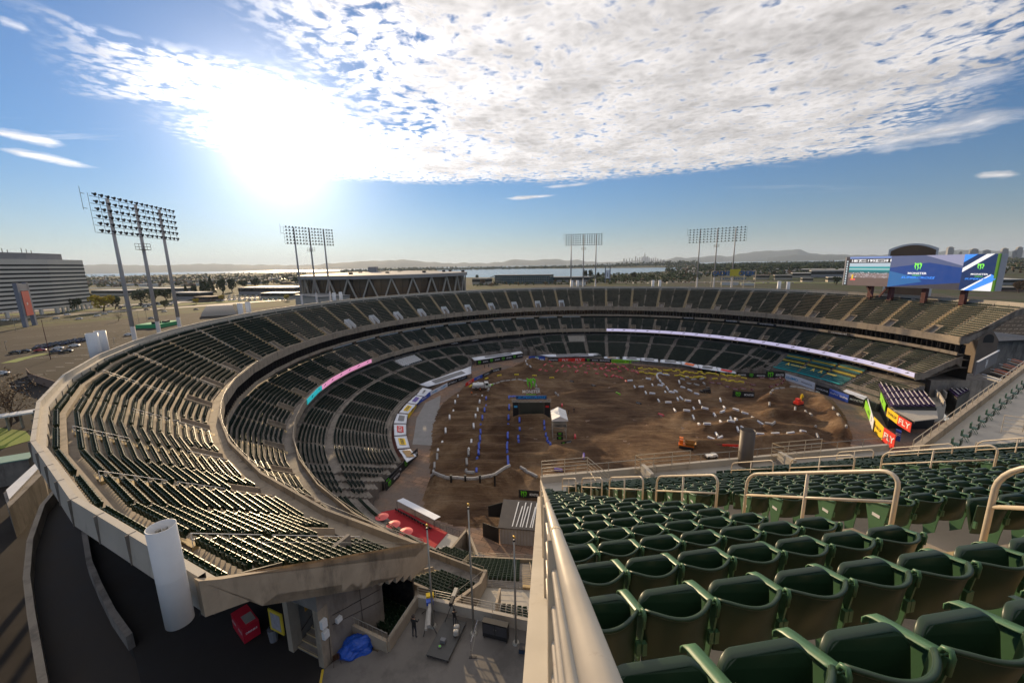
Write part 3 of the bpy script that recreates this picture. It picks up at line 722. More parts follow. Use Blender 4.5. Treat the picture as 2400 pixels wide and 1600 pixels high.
guard('guard_rail', 'five-bar pipe fence at the left front corner of the foreground deck', [fw(u_left(DW1)+.05, DW1, ZW+.4), fw(u_left(DW1)+3.1, DW1, ZW+.4), fw(u_left(DW1)+3.9, DW1-1.6, ZW)], 1.1, 4, RAILW, 1.4)
for i, u0 in enumerate((12.6, 22.6)):
    guard('guard_rail', 'five-bar pipe fence on the front walkway, %s box from the left' % ('second' if i == 0 else 'third'), [fw(u0-.6, DW1-1.5, ZW), fw(u0-1.3, DW1-.2, ZW+.1), fw(u0+2.6, DW1-.2, ZW+.1)], 1.35, 4, RAILW, 1.4)
    mb = MB(); p = fw(u0-1.0, DW1-1.7, ZW); mb.obox(p, FU*.25, FN*1.3, (0, 0, .9))
    tag(mb.build('stair_pier', CONC_L), 'low pale concrete pier beside the %s five-bar fence' % ('second' if i == 0 else 'third'), 'pier')
guard('guard_rail', 'long low pipe rail between the rows and the front walkway', [fw(6.9, DW0+.15, ZW), fw(13.2, DW0+.15, ZW)], .95, 1, RAILG, 2.2)
guard('guard_rail', 'short double pipe rail at the corner of the walkway', [fw(6.6, DW0+.2, ZW), fw(8.0, DW0+.2, ZW), fw(8.0, DW0+1.2, ZW)], .9, 1, RAILW, 1.4)
# ================================================================ field: boarded surround, dirt, track blocks
def nodemat(name, fn):
    m = bpy.data.materials.new(name); m.use_nodes = True; t = NT(m.node_tree); p = t.n('ShaderNodeBsdfPrincipled', {'Roughness': .95, 'Specular IOR Level': .15})
    fn(t, p, t.n('ShaderNodeNewGeometry').outputs['Position']); t.n('ShaderNodeOutputMaterial', {0: p.outputs[0]}); MATS[name] = m; return m
def _dirt(t, p, g):
    n1 = t.n('ShaderNodeTexNoise', {'Vector': g, 'Scale': .055, 'Detail': 7, 'Roughness': .62, 'Distortion': 1.2}).outputs[0]
    rot = t.n('ShaderNodeMapping', {'Vector': g, 'Rotation': (0, 0, R(38)), 'Scale': (.10, 1.0, 1)}).outputs[0]
    n2 = t.n('ShaderNodeTexNoise', {'Vector': rot, 'Scale': .55, 'Detail': 8, 'Roughness': .7, 'Distortion': .9}).outputs[0]
    n3 = t.n('ShaderNodeTexNoise', {'Vector': g, 'Scale': 1.6, 'Detail': 8, 'Roughness': .75}).outputs[0]
    trk = None
    for rz, sc in ((20, .5), (-35, .42), (70, .36)):
        v = t.n('ShaderNodeMapping', {'Vector': g, 'Rotation': (0, 0, R(rz)), 'Scale': (.045, 1.0, 1)}).outputs[0]
        q = t.n('ShaderNodeTexNoise', {'Vector': v, 'Scale': sc*2, 'Detail': 5, 'Roughness': .7, 'Distortion': .5}).outputs[0]
        q = t.n('ShaderNodeMapRange', {0: q, 1: .56, 2: .64, 3: 0.0, 4: 1.0}).outputs[0]; trk = q if trk is None else t.m('MAXIMUM', trk, q)
    wv = t.m('MULTIPLY', trk, t.n('ShaderNodeMapRange', {0: n1, 1: .42, 2: .6, 3: 0.0, 4: 1.0}).outputs[0])
    wm = t.m('MULTIPLY', wv, .38)
    c = t.ramp(n1, [(.32, (.050, .027, .015)), (.46, (.088, .049, .027)), (.57, (.145, .088, .048)), (.72, (.26, .17, .10))])
    c = t.mix(t.n('ShaderNodeMapRange', {0: n2, 1: .48, 2: .68, 3: 0.0, 4: .45}).outputs[0], c, (.25, .165, .10))
    c = t.mix(t.n('ShaderNodeMapRange', {0: n3, 1: .5, 2: .75, 3: 0.0, 4: .5}).outputs[0], c, (.04, .022, .014))
    c = t.mix(wm, c, (.33, .235, .15)); t.nt.links.new(c, p.inputs['Base Color'])
    hh = t.m('ADD', t.m('MULTIPLY', n2, 1.1), t.m('ADD', t.m('MULTIPLY', n3, .6), t.m('MULTIPLY', wv, .35)))
    t.nt.links.new(t.n('ShaderNodeBump', {'Height': hh, 'Strength': 1.0, 'Distance': .35}).outputs[0], p.inputs['Normal'])
DIRT = nodemat('raced dirt', _dirt)
def _boards(t, p, g):
    b = t.n('ShaderNodeTexBrick', {'Vector': t.n('ShaderNodeMapping', {'Vector': g, 'Rotation': (0, 0, R(24))}).outputs[0], 'Color1': (.30, .19, .13, 1), 'Color2': (.20, .135, .10, 1), 'Mortar': (.05, .035, .03, 1),
                             'Scale': 1.0, 'Mortar Size': .035, 'Brick Width': 2.4, 'Row Height': 1.2}).outputs[0]
    n = t.n('ShaderNodeTexNoise', {'Vector': g, 'Scale': .09, 'Detail': 6, 'Roughness': .6}).outputs[0]
    n2 = t.n('ShaderNodeTexNoise', {'Vector': g, 'Scale': 1.2, 'Detail': 7, 'Roughness': .7}).outputs[0]
    c = t.mix(t.ramp(n, [(.44, 0.0), (.56, 1.0)]), b, (.17, .135, .115)); c = t.mix(t.n('ShaderNodeMapRange', {0: n2, 1: .5, 2: .72, 3: 0.0, 4: .5}).outputs[0], c, (.09, .065, .05))
    t.nt.links.new(c, p.inputs['Base Color'])
BOARD = nodemat('ground cover boards', _boards)
mb = MB(); n = 96; vs = [(CX, CY, .0)]+[pol(93, 360*i/n, .0) for i in range(n)]
mb.add(vs, [(0, 1+i, 1+(i+1) % n) for i in range(n)]); tag(mb.build('field_floor', BOARD), 'reddish boards and tarpaulin laid round the dirt', kind='structure')
mb = MB(); pts = [A(275, 1060), A(300, 900), A(380, 760), A(520, 690), (A(500, 880)), A(450, 960), A(440, 1150), A(260, 1140)]
mb.add([(p.x, p.y, .012) for p in pts], [tuple(range(8))]); tag(mb.build('field_tarpaulin', mk('grey ground tarpaulin', (.20, .19, .185), .6, .25, .5, bump=.5)), 'wrinkled grey tarpaulin', kind='structure')
mb = MB()
for k in range(22): a = pol(68.2, 158+2.2*k, .012); b = pol(64.6, 158+2.2*k, .012); c = pol(64.6, 160.2+2.2*k, .012); d = pol(68.2, 160.2+2.2*k, .012); mb.quad(a, b, c, d)
tag(mb.build('warning_track', mk('red clay', (.14, .045, .035), .85, .2, .5)), 'dark red clay strip', kind='structure')
dp = [A(448, 1440), A(440, 1240), A(455, 980), A(500, 840), A(575, 740), A(700, 650), A(800, 560), A(960, 488), A(1190, 430), A(1270, 385), A(1400, 368), A(1700, 372), A(2050, 392),
      B(200, 405), B(700, 440), B(1200, 505), B(1560, 530), B(1740, 560), B(1790, 620), B(2000, 660), B(2160, 740), B(2260, 880), B(2330, 1080), B(2250, 1350), B(1500, 1480), B(600, 1500),
      K5(1880, 640), K5(1540, 760), K5(1290, 715), K5(1090, 690), K5(960, 650), K5(925, 560)]
DP = np.array([(p.x, p.y) for p in dp])
def seg_d(X, Y, a, b):
    ax, ay, bx, by = a.x, a.y, b.x, b.y; dx, dy = bx-ax, by-ay; L2 = dx*dx+dy*dy+1e-9
    t = np.clip(((X-ax)*dx+(Y-ay)*dy)/L2, 0, 1); return np.hypot(X-ax-t*dx, Y-ay-t*dy)
RID = []
def ridge(pts, h, w, flat=0.0):
    for a, b in zip(pts, pts[1:]): RID.append((a, b, h, w, flat))
for y in (725, 775, 825, 875, 930, 1010, 1090, 1180, 1260, 1335): ridge([A(700-(y-700)*.36, y), A(890-(y-700)*.2, y)], 1.3 if y > 800 else .9, 1.5)
for y in (760, 830, 925, 1010, 1100, 1190, 1270, 1340): ridge([A(945-(y-760)*.15, y), A(1148, y)], 1.3, 1.6)
for y in (800, 925, 1170, 1270): ridge([A(1250, y), A(1450, y)], 1.9 if y == 925 else 1.3, 1.9)
ridge([A(950, 695), A(1010, 632), (A(1110, 602)), A(1210, 592), A(1350, 612), A(1420, 690)], 1.6, 1.8)
ridge([A(450, 1490), A(560, 1540), A(700, 1556), A(850, 1552), A(1010, 1525), A(1150, 1445)], 2.2, 2.0)
ridge([A(1270, 1420), A(1400, 1500)], 1.2, 1.6)
ridge([A(1390, 372), A(1310, 395), A(1300, 430), A(1345, 465)], 1.6, 1.6)
for a, b in (((300, 598), (466, 582)), ((402, 658), (575, 643)), ((502, 723), (680, 707)), ((650, 805), (828, 788)), ((817, 885), (983, 864)), ((1004, 1012), (1223, 988)),
             ((680, 707), (770, 690)), ((1145, 895), (1265, 870)), ((1223, 988), (1425, 945)), ((900, 760), (1130, 740)), ((590, 600), (770, 580))):
    ridge([B(*a), B(*b)], 1.5, 2.0)
for i in range(11): x = 1480+i*78; ridge([A(x, 398+i*2), A(x+70, 505+i*3)], .8, 1.3)
for i in range(14): x = 400+i*68; y = 470+(x-400)*.075; ridge([B(x, y-10), B(x+30, y+62)], .65, 1.1)
for i in range(8): x = 780+i*85; ridge([B(x, 572+i*6), B(x+20, 610+i*7)], .7, 1.2)
ridge([B(1560, 760), B(1640, 700), B(1790, 682), B(1900, 695), B(2030, 735), B(2150, 850), B(2215, 960), B(2260, 1070)], 2.2, 2.4)
ridge([B(1600, 885), B(1890, 915)], 2.4, 2.2); ridge([B(1600, 800), B(1880, 830)], 1.2, 2.2); ridge([B(1600, 1000), B(1960, 1030)], 1.6, 2.4)
ridge([B(1700, 555), B(1716, 600), B(1650, 645), B(1560, 660)], 1.4, 1.7); ridge([B(575, 525), B(543, 550), B(562, 590), B(620, 640)], 1.3, 1.5)
ridge([B(925, 1165), B(1330, 1165), B(1480, 1130), B(1900, 1100)], 1.8, 2.2); ridge([A(1560, 1200), A(1760, 1250)], 1.1, 2.2); ridge([A(540, 1440), A(840, 1450)], .9, 1.5)
def hgt(X, Y):
    X = np.asarray(X, float); Y = np.asarray(Y, float); Z = np.zeros_like(X)
    for a, b, h, w, fl in RID:
        d = seg_d(X, Y, a, b); Z = np.maximum(Z, h*np.exp(-(d/w)**2*.9))
    inside = np.zeros(X.shape, bool); n = len(DP); dm = np.full(X.shape, 1e9)
    for i in range(n):
        x1, y1 = DP[i]; x2, y2 = DP[(i+1) % n]
        c = ((y1 > Y) != (y2 > Y)) & (X < (x2-x1)*(Y-y1)/(y2-y1+1e-12)+x1); inside ^= c
        dm = np.minimum(dm, seg_d(X, Y, Vector((x1, y1)), Vector((x2, y2))))
    edge = np.clip(np.where(inside, dm, -dm)/1.6+.25, 0, 1)
    w = .11*np.sin(X*1.1+3*np.sin(Y*.13))*np.sin(Y*.9+2*np.sin(X*.19))+.16*np.sin(X*.43+2*np.sin(Y*.21))*np.cos(Y*.37+1.3*np.sin(X*.17))+.05*np.sin(X*1.9+Y*.7)*np.sin(Y*2.3-X*.4)
    return np.where(edge > 0, (.22+Z+w)*edge, -.3)+0*inside
gs = .62; xs = np.arange(DP[:, 0].min()-2, DP[:, 0].max()+2, gs); ys = np.arange(DP[:, 1].min()-2, DP[:, 1].max()+2, gs)
GX, GY = np.meshgrid(xs, ys); GZ = hgt(GX, GY)+np.random.RandomState(3).uniform(-.06, .06, GX.shape)
idx = -np.ones(GX.shape, int); keep = GZ > -.2
kk = keep.copy(); kk[1:] |= keep[:-1]; kk[:-1] |= keep[1:]; kk[:, 1:] |= keep[:, :-1]; kk[:, :-1] |= keep[:, 1:]
idx[kk] = np.arange(kk.sum()); V = np.stack([GX[kk], GY[kk], np.maximum(GZ[kk], -.02)], 1)
F = []
for j in range(len(ys)-1):
    for i in range(len(xs)-1):
        q = (idx[j, i], idx[j, i+1], idx[j+1, i+1], idx[j+1, i])
        if min(q) >= 0: F.append(tuple(int(a) for a in q))
mb = MB(); mb.v = [tuple(map(float, v)) for v in V]; mb.f = F; mb.m = [0]*len(F); tag(mb.build('dirt_track', DIRT, None, True), 'brown dirt shaped into jumps, whoops and berms', kind='structure')
def gz(p): return float(hgt(np.array([p.x]), np.array([p.y]))[0])
# ---- track blocks
BC = {'white': (.72, .72, .72), 'red': (.62, .06, .07), 'yellow': (.66, .50, .02), 'blue': (.05, .10, .50), 'green': (.22, .50, .03), 'black': (.03, .03, .035), 'orange': (.62, .14, .02), 'grey': (.30, .29, .28), 'purple': (.16, .10, .38), 'maroon': (.16, .03, .04)}
BM = {k: mk(k+' vinyl', v, .45, .10, 2.0, stain=((.20, .13, .08), 2.2, .60, .35)) for k, v in BC.items()}
BP = {}
def block_proto(colr):
    L, w, h = 1.95, .52, .58; t = thing('track_block', 'x', 'barrier block'); mb = MB()
    pr = [(-w/2, 0), (w/2, 0), (w/2, h*.72), (w/2-.13, h), (-w/2+.13, h), (-w/2, h*.72)]
    n = 6; mb.add([(-L/2+(.05 if i > 1 else 0), y, z) for i, (y, z) in enumerate(pr)]+[(L/2-(.05 if i > 1 else 0), y, z) for i, (y, z) in enumerate(pr)],
                  [tuple(range(n))[::-1], tuple(range(n, 2*n))]+[(i, (i+1) % n, n+(i+1) % n, n+i) for i in range(n)])
    mb.build('body', BM[colr], t)
    ink = BM['blue'] if colr == 'white' else (WHT if colr in ('red', 'blue', 'black', 'purple', 'maroon', 'grey') else BM['black'])
    mb = MB()
    for sg in (-1, 1):
        y = sg*(w/2+.006)
        for i in range(7):
            x = -.62+.205*i; hh = .17 if i % 2 else .20
            mb.quad((x, y, .20), (x+.13, y, .20), (x+.15, y, .20+hh), (x+.02, y, .20+hh))
    mb.build('printed_strip', ink, t); return t
CNT = {}
def block(p, dr, colr, where):
    z = gz(p); lab = '%s vinyl track block on the dirt, %s' % (colr, where)
    n = CNT.get(lab, 0)+1; CNT[lab] = n; pos = Vector((p.x, p.y, max(z, 0)-.06)); rz = math.atan2(dr.y, dr.x)+rnd.uniform(-.05, .05)
    lab = '%s track block, %s in %s' % (colr, nth(min(n, 49)), where)
    if colr not in BP: o = BP[colr] = block_proto(colr); o.location = pos; o.rotation_euler = (0, 0, rz); o['label'] = lab
    else: o = copy_tree(BP[colr], pos, rz, lab)
    d2 = dr.xy.normalized()*.9; za = gz(p+Vector((d2.x, d2.y, 0))); zb = gz(p-Vector((d2.x, d2.y, 0))); o.rotation_euler = (0, -math.atan2(za-zb, 1.8)*.9, rz)
    o['group'] = '%s vinyl blocks lining the track' % colr
DIRS = {'d': (30, 42), 'h': (40, 3), 'u': (40, -14), 'v': (0, 1), 's': (40, 14)}
def run(fn, pts, colr, where, dflt='t'):
    P = [fn(p[0], p[1]) for p in pts]
    for i, p in enumerate(pts):
        c = p[2] if len(p) > 2 else dflt
        if c == 't': a = P[max(i-1, 0)]; b = P[min(i+1, len(P)-1)]; dr = b-a
        else: dx, dy = DIRS[c]; dr = fn(p[0]+dx*.2, p[1]+dy*.2)-P[i]
        block(P[i], dr, colr, where)
run(A, [(680, 725), (655, 780), (638, 850), (605, 935), (567, 1035), (535, 1140), (497, 1220)], 'white', 'the far left lane of jumps', 'v')
run(A, [(490, 1285), (465, 1360), (455, 1412)], 'grey', 'the near left end of the jump lane', 'v')
run(A, [(902, 715), (880, 778), (862, 845), (843, 930), (825, 1018), (803, 1130), (780, 1215)], 'white', 'the second lane line from the left', 'v')
run(A, [(778, 1272), (762, 1350), (755, 1415), (795, 1445, 'h')], 'grey', 'the near end of the second lane line', 'v')
run(A, [(940, 762), (937, 797), (925, 848), (905, 935), (890, 1000), (887, 1045), (883, 1120), (880, 1165), (873, 1205), (871, 1275), (857, 1318), (850, 1398)], 'blue', 'the lane line left of the start gate', 'v')
run(A, [(1148, 722), (1150, 795), (1150, 838), (1145, 935), (1142, 990), (1138, 1055), (1137, 1110), (1133, 1150), (1131, 1205), (1133, 1252), (1138, 1300), (1142, 1358), (1168, 712, 'h'), (1206, 712, 'h')], 'blue', 'the lane line just left of the gate', 'v')
run(A, [(1240, 895), (1245, 950), (1247, 1010), (1233, 1100), (1238, 1155)], 'blue', 'the line under the left gate leg', 'v')
run(A, [(1440, 810), (1450, 848), (1455, 887), (1471, 960), (1475, 1005), (1488, 1065), (1500, 1105), (1510, 1140), (1528, 1160)], 'blue', 'the line under the right gate leg', 'v')
run(A, [(797, 618), (942, 543), (1060, 518), (1218, 508), (1383, 518), (1542, 535)], 'yellow', 'the sparse arc near the water truck')
run(A, [(985, 645, 'u')], 'green', 'the turn beside the start lanes'); run(A, [(2150, 683, 's')], 'green', 'the middle of the dirt')
run(A, [(1725, 570, 's'), (1925, 610, 's'), (2340, 770, 's')], 'black', 'the empty middle of the dirt')
run(A, [(1635, 790, 'v'), (1755, 1085, 'v')], 'red', 'the dirt beside the timing tower'); run(A, [(1835, 1275, 'v')], 'purple', 'the near edge of the dirt'); run(A, [(1600, 1395, 'h')], 'purple', 'front of the corner fence')
run(A, [(960, 690), (975, 655), (1005, 625), (1045, 607), (1090, 597), (1140, 590), (1195, 587), (1250, 590), (1300, 598), (1380, 606), (1400, 640), (1410, 680), (1580, 680, 'd'), (1600, 705, 'v')], 'grey', 'the first berm behind the gate')
run(A, [(1345, 463), (1315, 440), (1303, 412), (1320, 385), (1360, 374), (1405, 372), (1450, 372)], 'white', 'the small curve at the back wall')
run(A, [(455, 1485), (490, 1515), (530, 1535), (590, 1548), (650, 1553), (710, 1556), (770, 1557), (830, 1555), (890, 1550), (950, 1540), (1005, 1528), (1055, 1500), (1095, 1475), (1135, 1447)], 'grey', 'the long berm nearest the flagpoles')
run(A, [(1280, 1425), (1310, 1445), (1345, 1465), (1380, 1485)], 'grey', 'the short berm left of the corner fence')
run(A, [(1525, 390), (1478, 430, 'u'), (1540, 433, 's'), (1435, 465, 'u'), (1490, 473, 's'), (1735, 395, 's'), (1640, 443, 'u'), (1590, 485, 'u'), (1662, 488, 's'), (1695, 428, 's'), (1705, 445, 's'), (1785, 412, 'h'), (1835, 407, 'u'), (1755, 448, 'h'), (1808, 440, 'u'), (1770, 497, 'u')], 'red', 'the left half of the far whoops', 's')
run(A, [(1875, 443, 's'), (1880, 463, 's'), (1915, 410, 's'), (1965, 428, 's'), (2045, 430, 'u'), (1940, 467, 'h'), (2000, 470, 'u'), (2055, 485, 's'), (1855, 507, 's'), (1955, 513, 'u'), (2035, 525, 's'), (2100, 532, 'u'), (2140, 530, 's'), (2180, 541, 's'), (2223, 573, 'd')], 'red', 'the right half of the far whoops', 's')
run(B, [(30, 465, 'u'), (75, 455, 'u'), (95, 425, 'u'), (120, 417, 'u'), (160, 427, 's'), (200, 443, 's'), (240, 450, 's'), (140, 460, 's'), (170, 470, 's'), (105, 487, 's'), (205, 490, 'u'), (270, 477, 's'), (325, 490, 's'), (365, 508, 's')], 'red', 'the pointed end of the far whoops')
run(B, [(300, 598, 'h'), (342, 627, 'd'), (402, 658, 'h'), (445, 683, 'd'), (502, 723, 'h'), (562, 755, 'd'), (650, 805, 'h'), (710, 843, 'd'), (817, 885, 'h'), (880, 913, 'd'), (934, 968, 'd'), (1004, 1012, 'h'), (1045, 1095, 's'), (1095, 1060, 'd'), (1127, 1095, 'u')], 'white', 'the near line down the middle jumps')
run(B, [(423, 558, 'd'), (466, 582, 'h'), (506, 605, 'd'), (575, 643, 'h'), (625, 673, 'd'), (680, 707, 'h'), (738, 738, 'd'), (828, 788, 'h'), (886, 823, 'd'), (983, 864, 'h'), (1075, 897, 'd'), (1133, 948, 'd'), (1223, 988, 'h'), (1288, 1025, 'd')], 'white', 'the second line down the middle jumps')
run(B, [(938, 780, 'd'), (968, 822, 'd'), (1128, 760, 'd'), (1165, 808, 'd'), (1145, 895, 'u'), (1225, 925, 'd'), (1268, 970, 'd'), (1338, 1015, 's'), (1268, 870, 's'), (1350, 875, 'h'), (1427, 912, 'd'), (1492, 968, 's'), (750, 595, 'd'), (785, 627, 's'), (848, 657, 's'), (912, 685, 's')], 'white', 'the right-hand lines of the middle jumps')
run(B, [(1495, 1060), (1633, 1077), (1770, 1088), (1880, 1082), (1895, 1070, 'u')], 'white', 'the line behind the brown cylinder')
run(B, [(640, 517), (600, 520), (575, 525), (550, 537), (545, 553), (553, 570), (575, 600), (600, 625), (640, 650), (678, 668), (718, 700), (770, 727)], 'white', 'the tight curve inside the yellow whoops')
run(B, [(780, 577), (842, 597), (908, 612), (980, 605), (825, 545), (885, 565), (960, 560)], 'grey', 'the wavy lane right of the tight curve')
run(B, [(1048, 603), (1117, 605), (1197, 632), (1265, 650), (1335, 648), (1420, 657), (1427, 607, 'h'), (1055, 550), (1340, 590)], 'maroon', 'the wavy lane below the yellow whoops')
run(B, [(1510, 540), (1600, 547), (1650, 555), (1682, 570), (1706, 595), (1690, 622), (1645, 642), (1590, 657)], 'maroon', 'the right-hand corner below the wall')
run(B, [(395, 463), (440, 461), (485, 466), (535, 468), (570, 478), (625, 477), (665, 483), (708, 487), (738, 482), (775, 497), (805, 493), (833, 490), (863, 500), (907, 505), (942, 498), (970, 510), (1017, 512), (1048, 508), (1092, 519)], 'yellow', 'the back row of yellow whoops')
run(B, [(1148, 518), (1178, 527), (1215, 532), (1243, 535), (1287, 539), (1345, 547), (405, 501), (450, 500), (492, 513), (530, 510), (548, 519), (625, 514), (730, 523), (770, 529), (815, 537), (855, 543), (902, 549), (945, 543), (972, 553), (1080, 556), (1160, 567), (1200, 578), (1232, 579), (1280, 584), (1320, 590)], 'yellow', 'the front row of yellow whoops')
run(B, [(1585, 735, 'v'), (1600, 710), (1640, 692), (1690, 682), (1790, 677), (1850, 683), (1905, 690), (1960, 705), (2015, 722), (1577, 808, 'v'), (1583, 852, 'v'), (1815, 840, 'v'), (1832, 885, 'v'), (2160, 880, 'd'), (2205, 945, 'd'), (1915, 860, 'd'), (1955, 920, 'd'), (1570, 1000, 's'), (1610, 1008, 'u'), (2000, 1020, 'v'), (2020, 1080, 'd'), (2275, 1060, 'v')], 'grey', 'the big berm at the right end')
run(B, [(585, 875, 's')], 'red', 'the open dirt left of the jump lines')
# ---- flat banners on walls
def wall_banner(p0, p1, h, bg, texts, label, z0=0.0, name='sponsor_banner', group='sponsor banners round the dirt', th=.12, cat='banner'):
    a, b = Vector(p0), Vector(p1); t = thing(name, label, cat, (a.x, a.y, z0), 0, group); u = (b-a); u.z = 0; L = u.length; u.normalize(); n = Vector((u.y, -u.x, 0))
    mb = MB(); mb.obox(Vector((0, 0, 0)), u*L, -n*th, (0, 0, h)); mb.build('panel', bg, t); k = len(texts)
    for i, (s, m, sz) in enumerate(texts):
        c = u*(L*(i+.5)/k)+Vector((0, 0, h*.5))
        if s == '~':
            m2 = MB(); claw(m2, c, u, (0, 0, 1), sz*h, .03); m2.build('claw_emblem', m, t)
        elif s == 'o':
            m2 = MB(); m2.tube(c+n*.02, c+n*.05, sz*h*.5, 14); m2.build('round_emblem', m, t)
        else: text_part(s, h*sz, m, t, c, u, (0, 0, 1), .03, .02, width=min(L/k*.86, len(s)*h*sz*.8))
    return t
BKB = mk('black banner cloth', (.012, .012, .014), .55, .3, .8); RDB = mk('red banner cloth', (.70, .035, .02), .5, .06, .8); YLB = mk('yellow banner cloth', (.85, .55, .01), .5, .05, .8)
GNB = mk('lime banner cloth', (.24, .62, .02), .5, .05, .8); ORB = mk('orange banner cloth', (.85, .14, .01), .5, .06, .8); BLB = mk('blue banner cloth', (.03, .09, .45), .5, .08, .8)
WHB = mk('white banner cloth', (.70, .72, .78), .5, .06, .8); PUB = mk('violet banner cloth', (.10, .06, .32), .5, .08, .8); SKB = mk('sky blue ink', (.05, .35, .65), .5, .05, .8); INKB = mk('black ink', (.01, .01, .01), .5, .05, 1)
REDI = mk('red ink', (.6, .02, .02), .5, .05, 1); GREYB = mk('grey print', (.16, .16, .17), .5, .2, 1.5); PINKI = mk('pink ink', (.65, .20, .28), .5, .1, 1); BROWNI = mk('tan print', (.38, .22, .07), .5, .1, 1)
MT = [('~', GRN, .8), ('MONSTER', WHT, .42)]
wall_banner(A(20, 1568), A(150, 1432), 1.7, BKB, MT, 'black wall banner with green claw marks, nearest part of the diagonal wall')
wall_banner(K5(700, 512), K5(893, 315), 2.0, BKB, [('~', GRN, .75), ('MONSTER', WHT, .35)]*2, 'long black diagonal banner with green claw marks below the left seats')
wall_banner(A(850, 415), A(1275, 345), 2.2, BKB, MT*4, 'black banner repeating green claws under the long white canopy')
wall_banner(A(1330, 372), A(1480, 372), 2.2, BLB, MT[:1], 'dark blue banner with claw beside the small white curve')
segs = [((1505, 380), (1603, 382), BKB, [('MONSTER', WHT, .5)], 'short black banner left of the red pair'), ((1603, 383), (1725, 381), RDB, [('FLY', WHT, .75)], 'left red banner of the pair on the far wall'),
        ((1725, 381), (1845, 381), RDB, [('FLY', WHT, .75)], 'right red banner of the pair on the far wall'), ((1845, 382), (1970, 385), BKB, MT, 'black clawed banner right of the red pair'),
        ((1970, 385), (2088, 391), BKB, [('MONSTER', WHT, .5)], 'black banner next to the lime green one')]
for a, b, m, tx, lb in segs: wall_banner(A(*a), A(*b), 1.65, m, tx, lb)
segs = [((130, 392), (260, 396), GNB, [('Kawasaki', INKB, .62)], 'left lime green banner on the far wall'), ((260, 396), (388, 400), GNB, [('Kawasaki', INKB, .62)], 'right lime green banner on the far wall'),
        ((388, 400), (520, 407), BKB, [('o', PINKI, .7), ('o', PINKI, .7), ('o', PINKI, .7)], 'black banner with three pink discs'), ((520, 407), (640, 415), BKB, [('o', PINKI, .7), ('o', PINKI, .7)], 'black banner with two pink discs'),
        ((640, 418), (780, 435), ORB, [('KTM', INKB, .7)], 'left orange banner on the far wall'), ((780, 435), (920, 457), ORB, [('KTM', INKB, .7)], 'right orange banner on the far wall'),
        ((920, 460), (1060, 482), BKB, [('o', REDI, .5), ('TOYOTA', WHT, .4)], 'black banner with red disc right of the orange ones'), ((1060, 482), (1190, 502), BKB, [('o', REDI, .5), ('TOYOTA', WHT, .4)], 'black banner with red disc at the wall corner')]
for a, b, m, tx, lb in segs: wall_banner(B(*a), B(*b), 1.65, m, tx, lb)
wall_banner(B(1200, 518), B(1370, 528), 2.0, BKB, MT, 'tall black clawed banner, first on the right-hand corner'); wall_banner(B(1370, 528), B(1545, 535), 2.0, BKB, MT, 'tall black clawed banner, second on the right-hand corner')
wall_banner(B(1545, 535), B(1715, 540), 3.0, BKB, MT, 'tallest black clawed banner on the right-hand corner')
wall_banner(B(1722, 548), B(1850, 588), 2.6, WHB, [('cbdMD', SKB, .5)], 'white banner with pale blue letters on the right wall'); wall_banner(B(1850, 588), B(1990, 640), 2.6, WHB, [('Husqvarna', INKB, .26)], 'white banner with small dark letters on the right wall')
wall_banner(B(1735, 500), B(1885, 540), 2.0, BKB, MT, 'black clawed board on the upper terrace edge, left one', 3.0); wall_banner(B(1885, 540), B(2030, 580), 2.0, BKB, [('Racing', REDI, .5), ('Racing', REDI, .5)], 'black board with red script on the upper terrace edge', 3.0)
wall_banner(B(2030, 580), B(2175, 625), 2.0, BKB, MT, 'black clawed board on the upper terrace edge, right one', 3.0)
wall_banner(B(2000, 655), B(2125, 695), 2.6, BKB, [('ROCKSTAR', WHT, .3)], 'black banner with small white words on the right wall'); wall_banner(B(2125, 695), B(2215, 728), 2.6, BLB, [('GoPro', WHT, .3)], 'left blue banner of two on the right wall')
wall_banner(B(2215, 728), B(2300, 760), 2.6, BLB, [('GoPro', WHT, .3)], 'right blue banner of two on the right wall')
C8 = lambda x, y, z=0: at(1800+x/3.92, 750+y/3.92, z)
wall_banner(C8(735, 760), C8(885, 800), 3.0, BKB, [('MONSTER', WHT, .32)], 'black banner under the blue edged canopy'); wall_banner(C8(885, 800), C8(960, 995), 2.6, GNB, [('MAXXIS', INKB, .35)], 'lime banner round the far corner of the right pit')
wall_banner(C8(955, 1000), C8(1045, 1108), 3.6, YLB, [('DUNLOP', INKB, .30)], 'big yellow banner in the sun at the right end'); wall_banner(C8(1045, 1112), C8(1150, 1190), 3.8, RDB, [('FLY', WHT, .6)], 'big red banner in the sun beside the yellow one')
# inner ring banners near the water truck
for a, b, m, tx, lb in (((428, 692), (585, 610), WHB, [('cbdMD', SKB, .6), ('cbdMD', SKB, .6)], 'white banner with blue letters on the curved wall'), ((585, 608), (765, 532), BKB, [("O'REILLY", WHT, .55), ("O'REILLY", WHT, .55)], 'black banner with white letters on the curved wall'),
                        ((310, 775), (428, 695), BLB, [('RACING', WHT, .45)], 'blue banner on the curved wall below the tarps'), ((225, 905), (300, 790), YLB, [('SUZUKI', INKB, .5)], 'yellow banner on the curved wall below the tarps'),
                        ((752, 612), (828, 568), RDB, [('FLY', WHT, .7)], 'red leaning banner behind the water truck'), ((830, 566), (905, 530), BLB, [('RACE', WHT, .5)], 'blue leaning banner behind the water truck'),
                        ((905, 530), (985, 492), BKB, [("O'NEAL", WHT, .55)], 'black leaning banner behind the water truck'), ((985, 490), (1078, 462), BKB, [("O'NEAL", WHT, .55)], 'black banner held by marshals on the dirt edge')):
    wall_banner(A(*a), A(*b), 1.5, m, tx, lb)
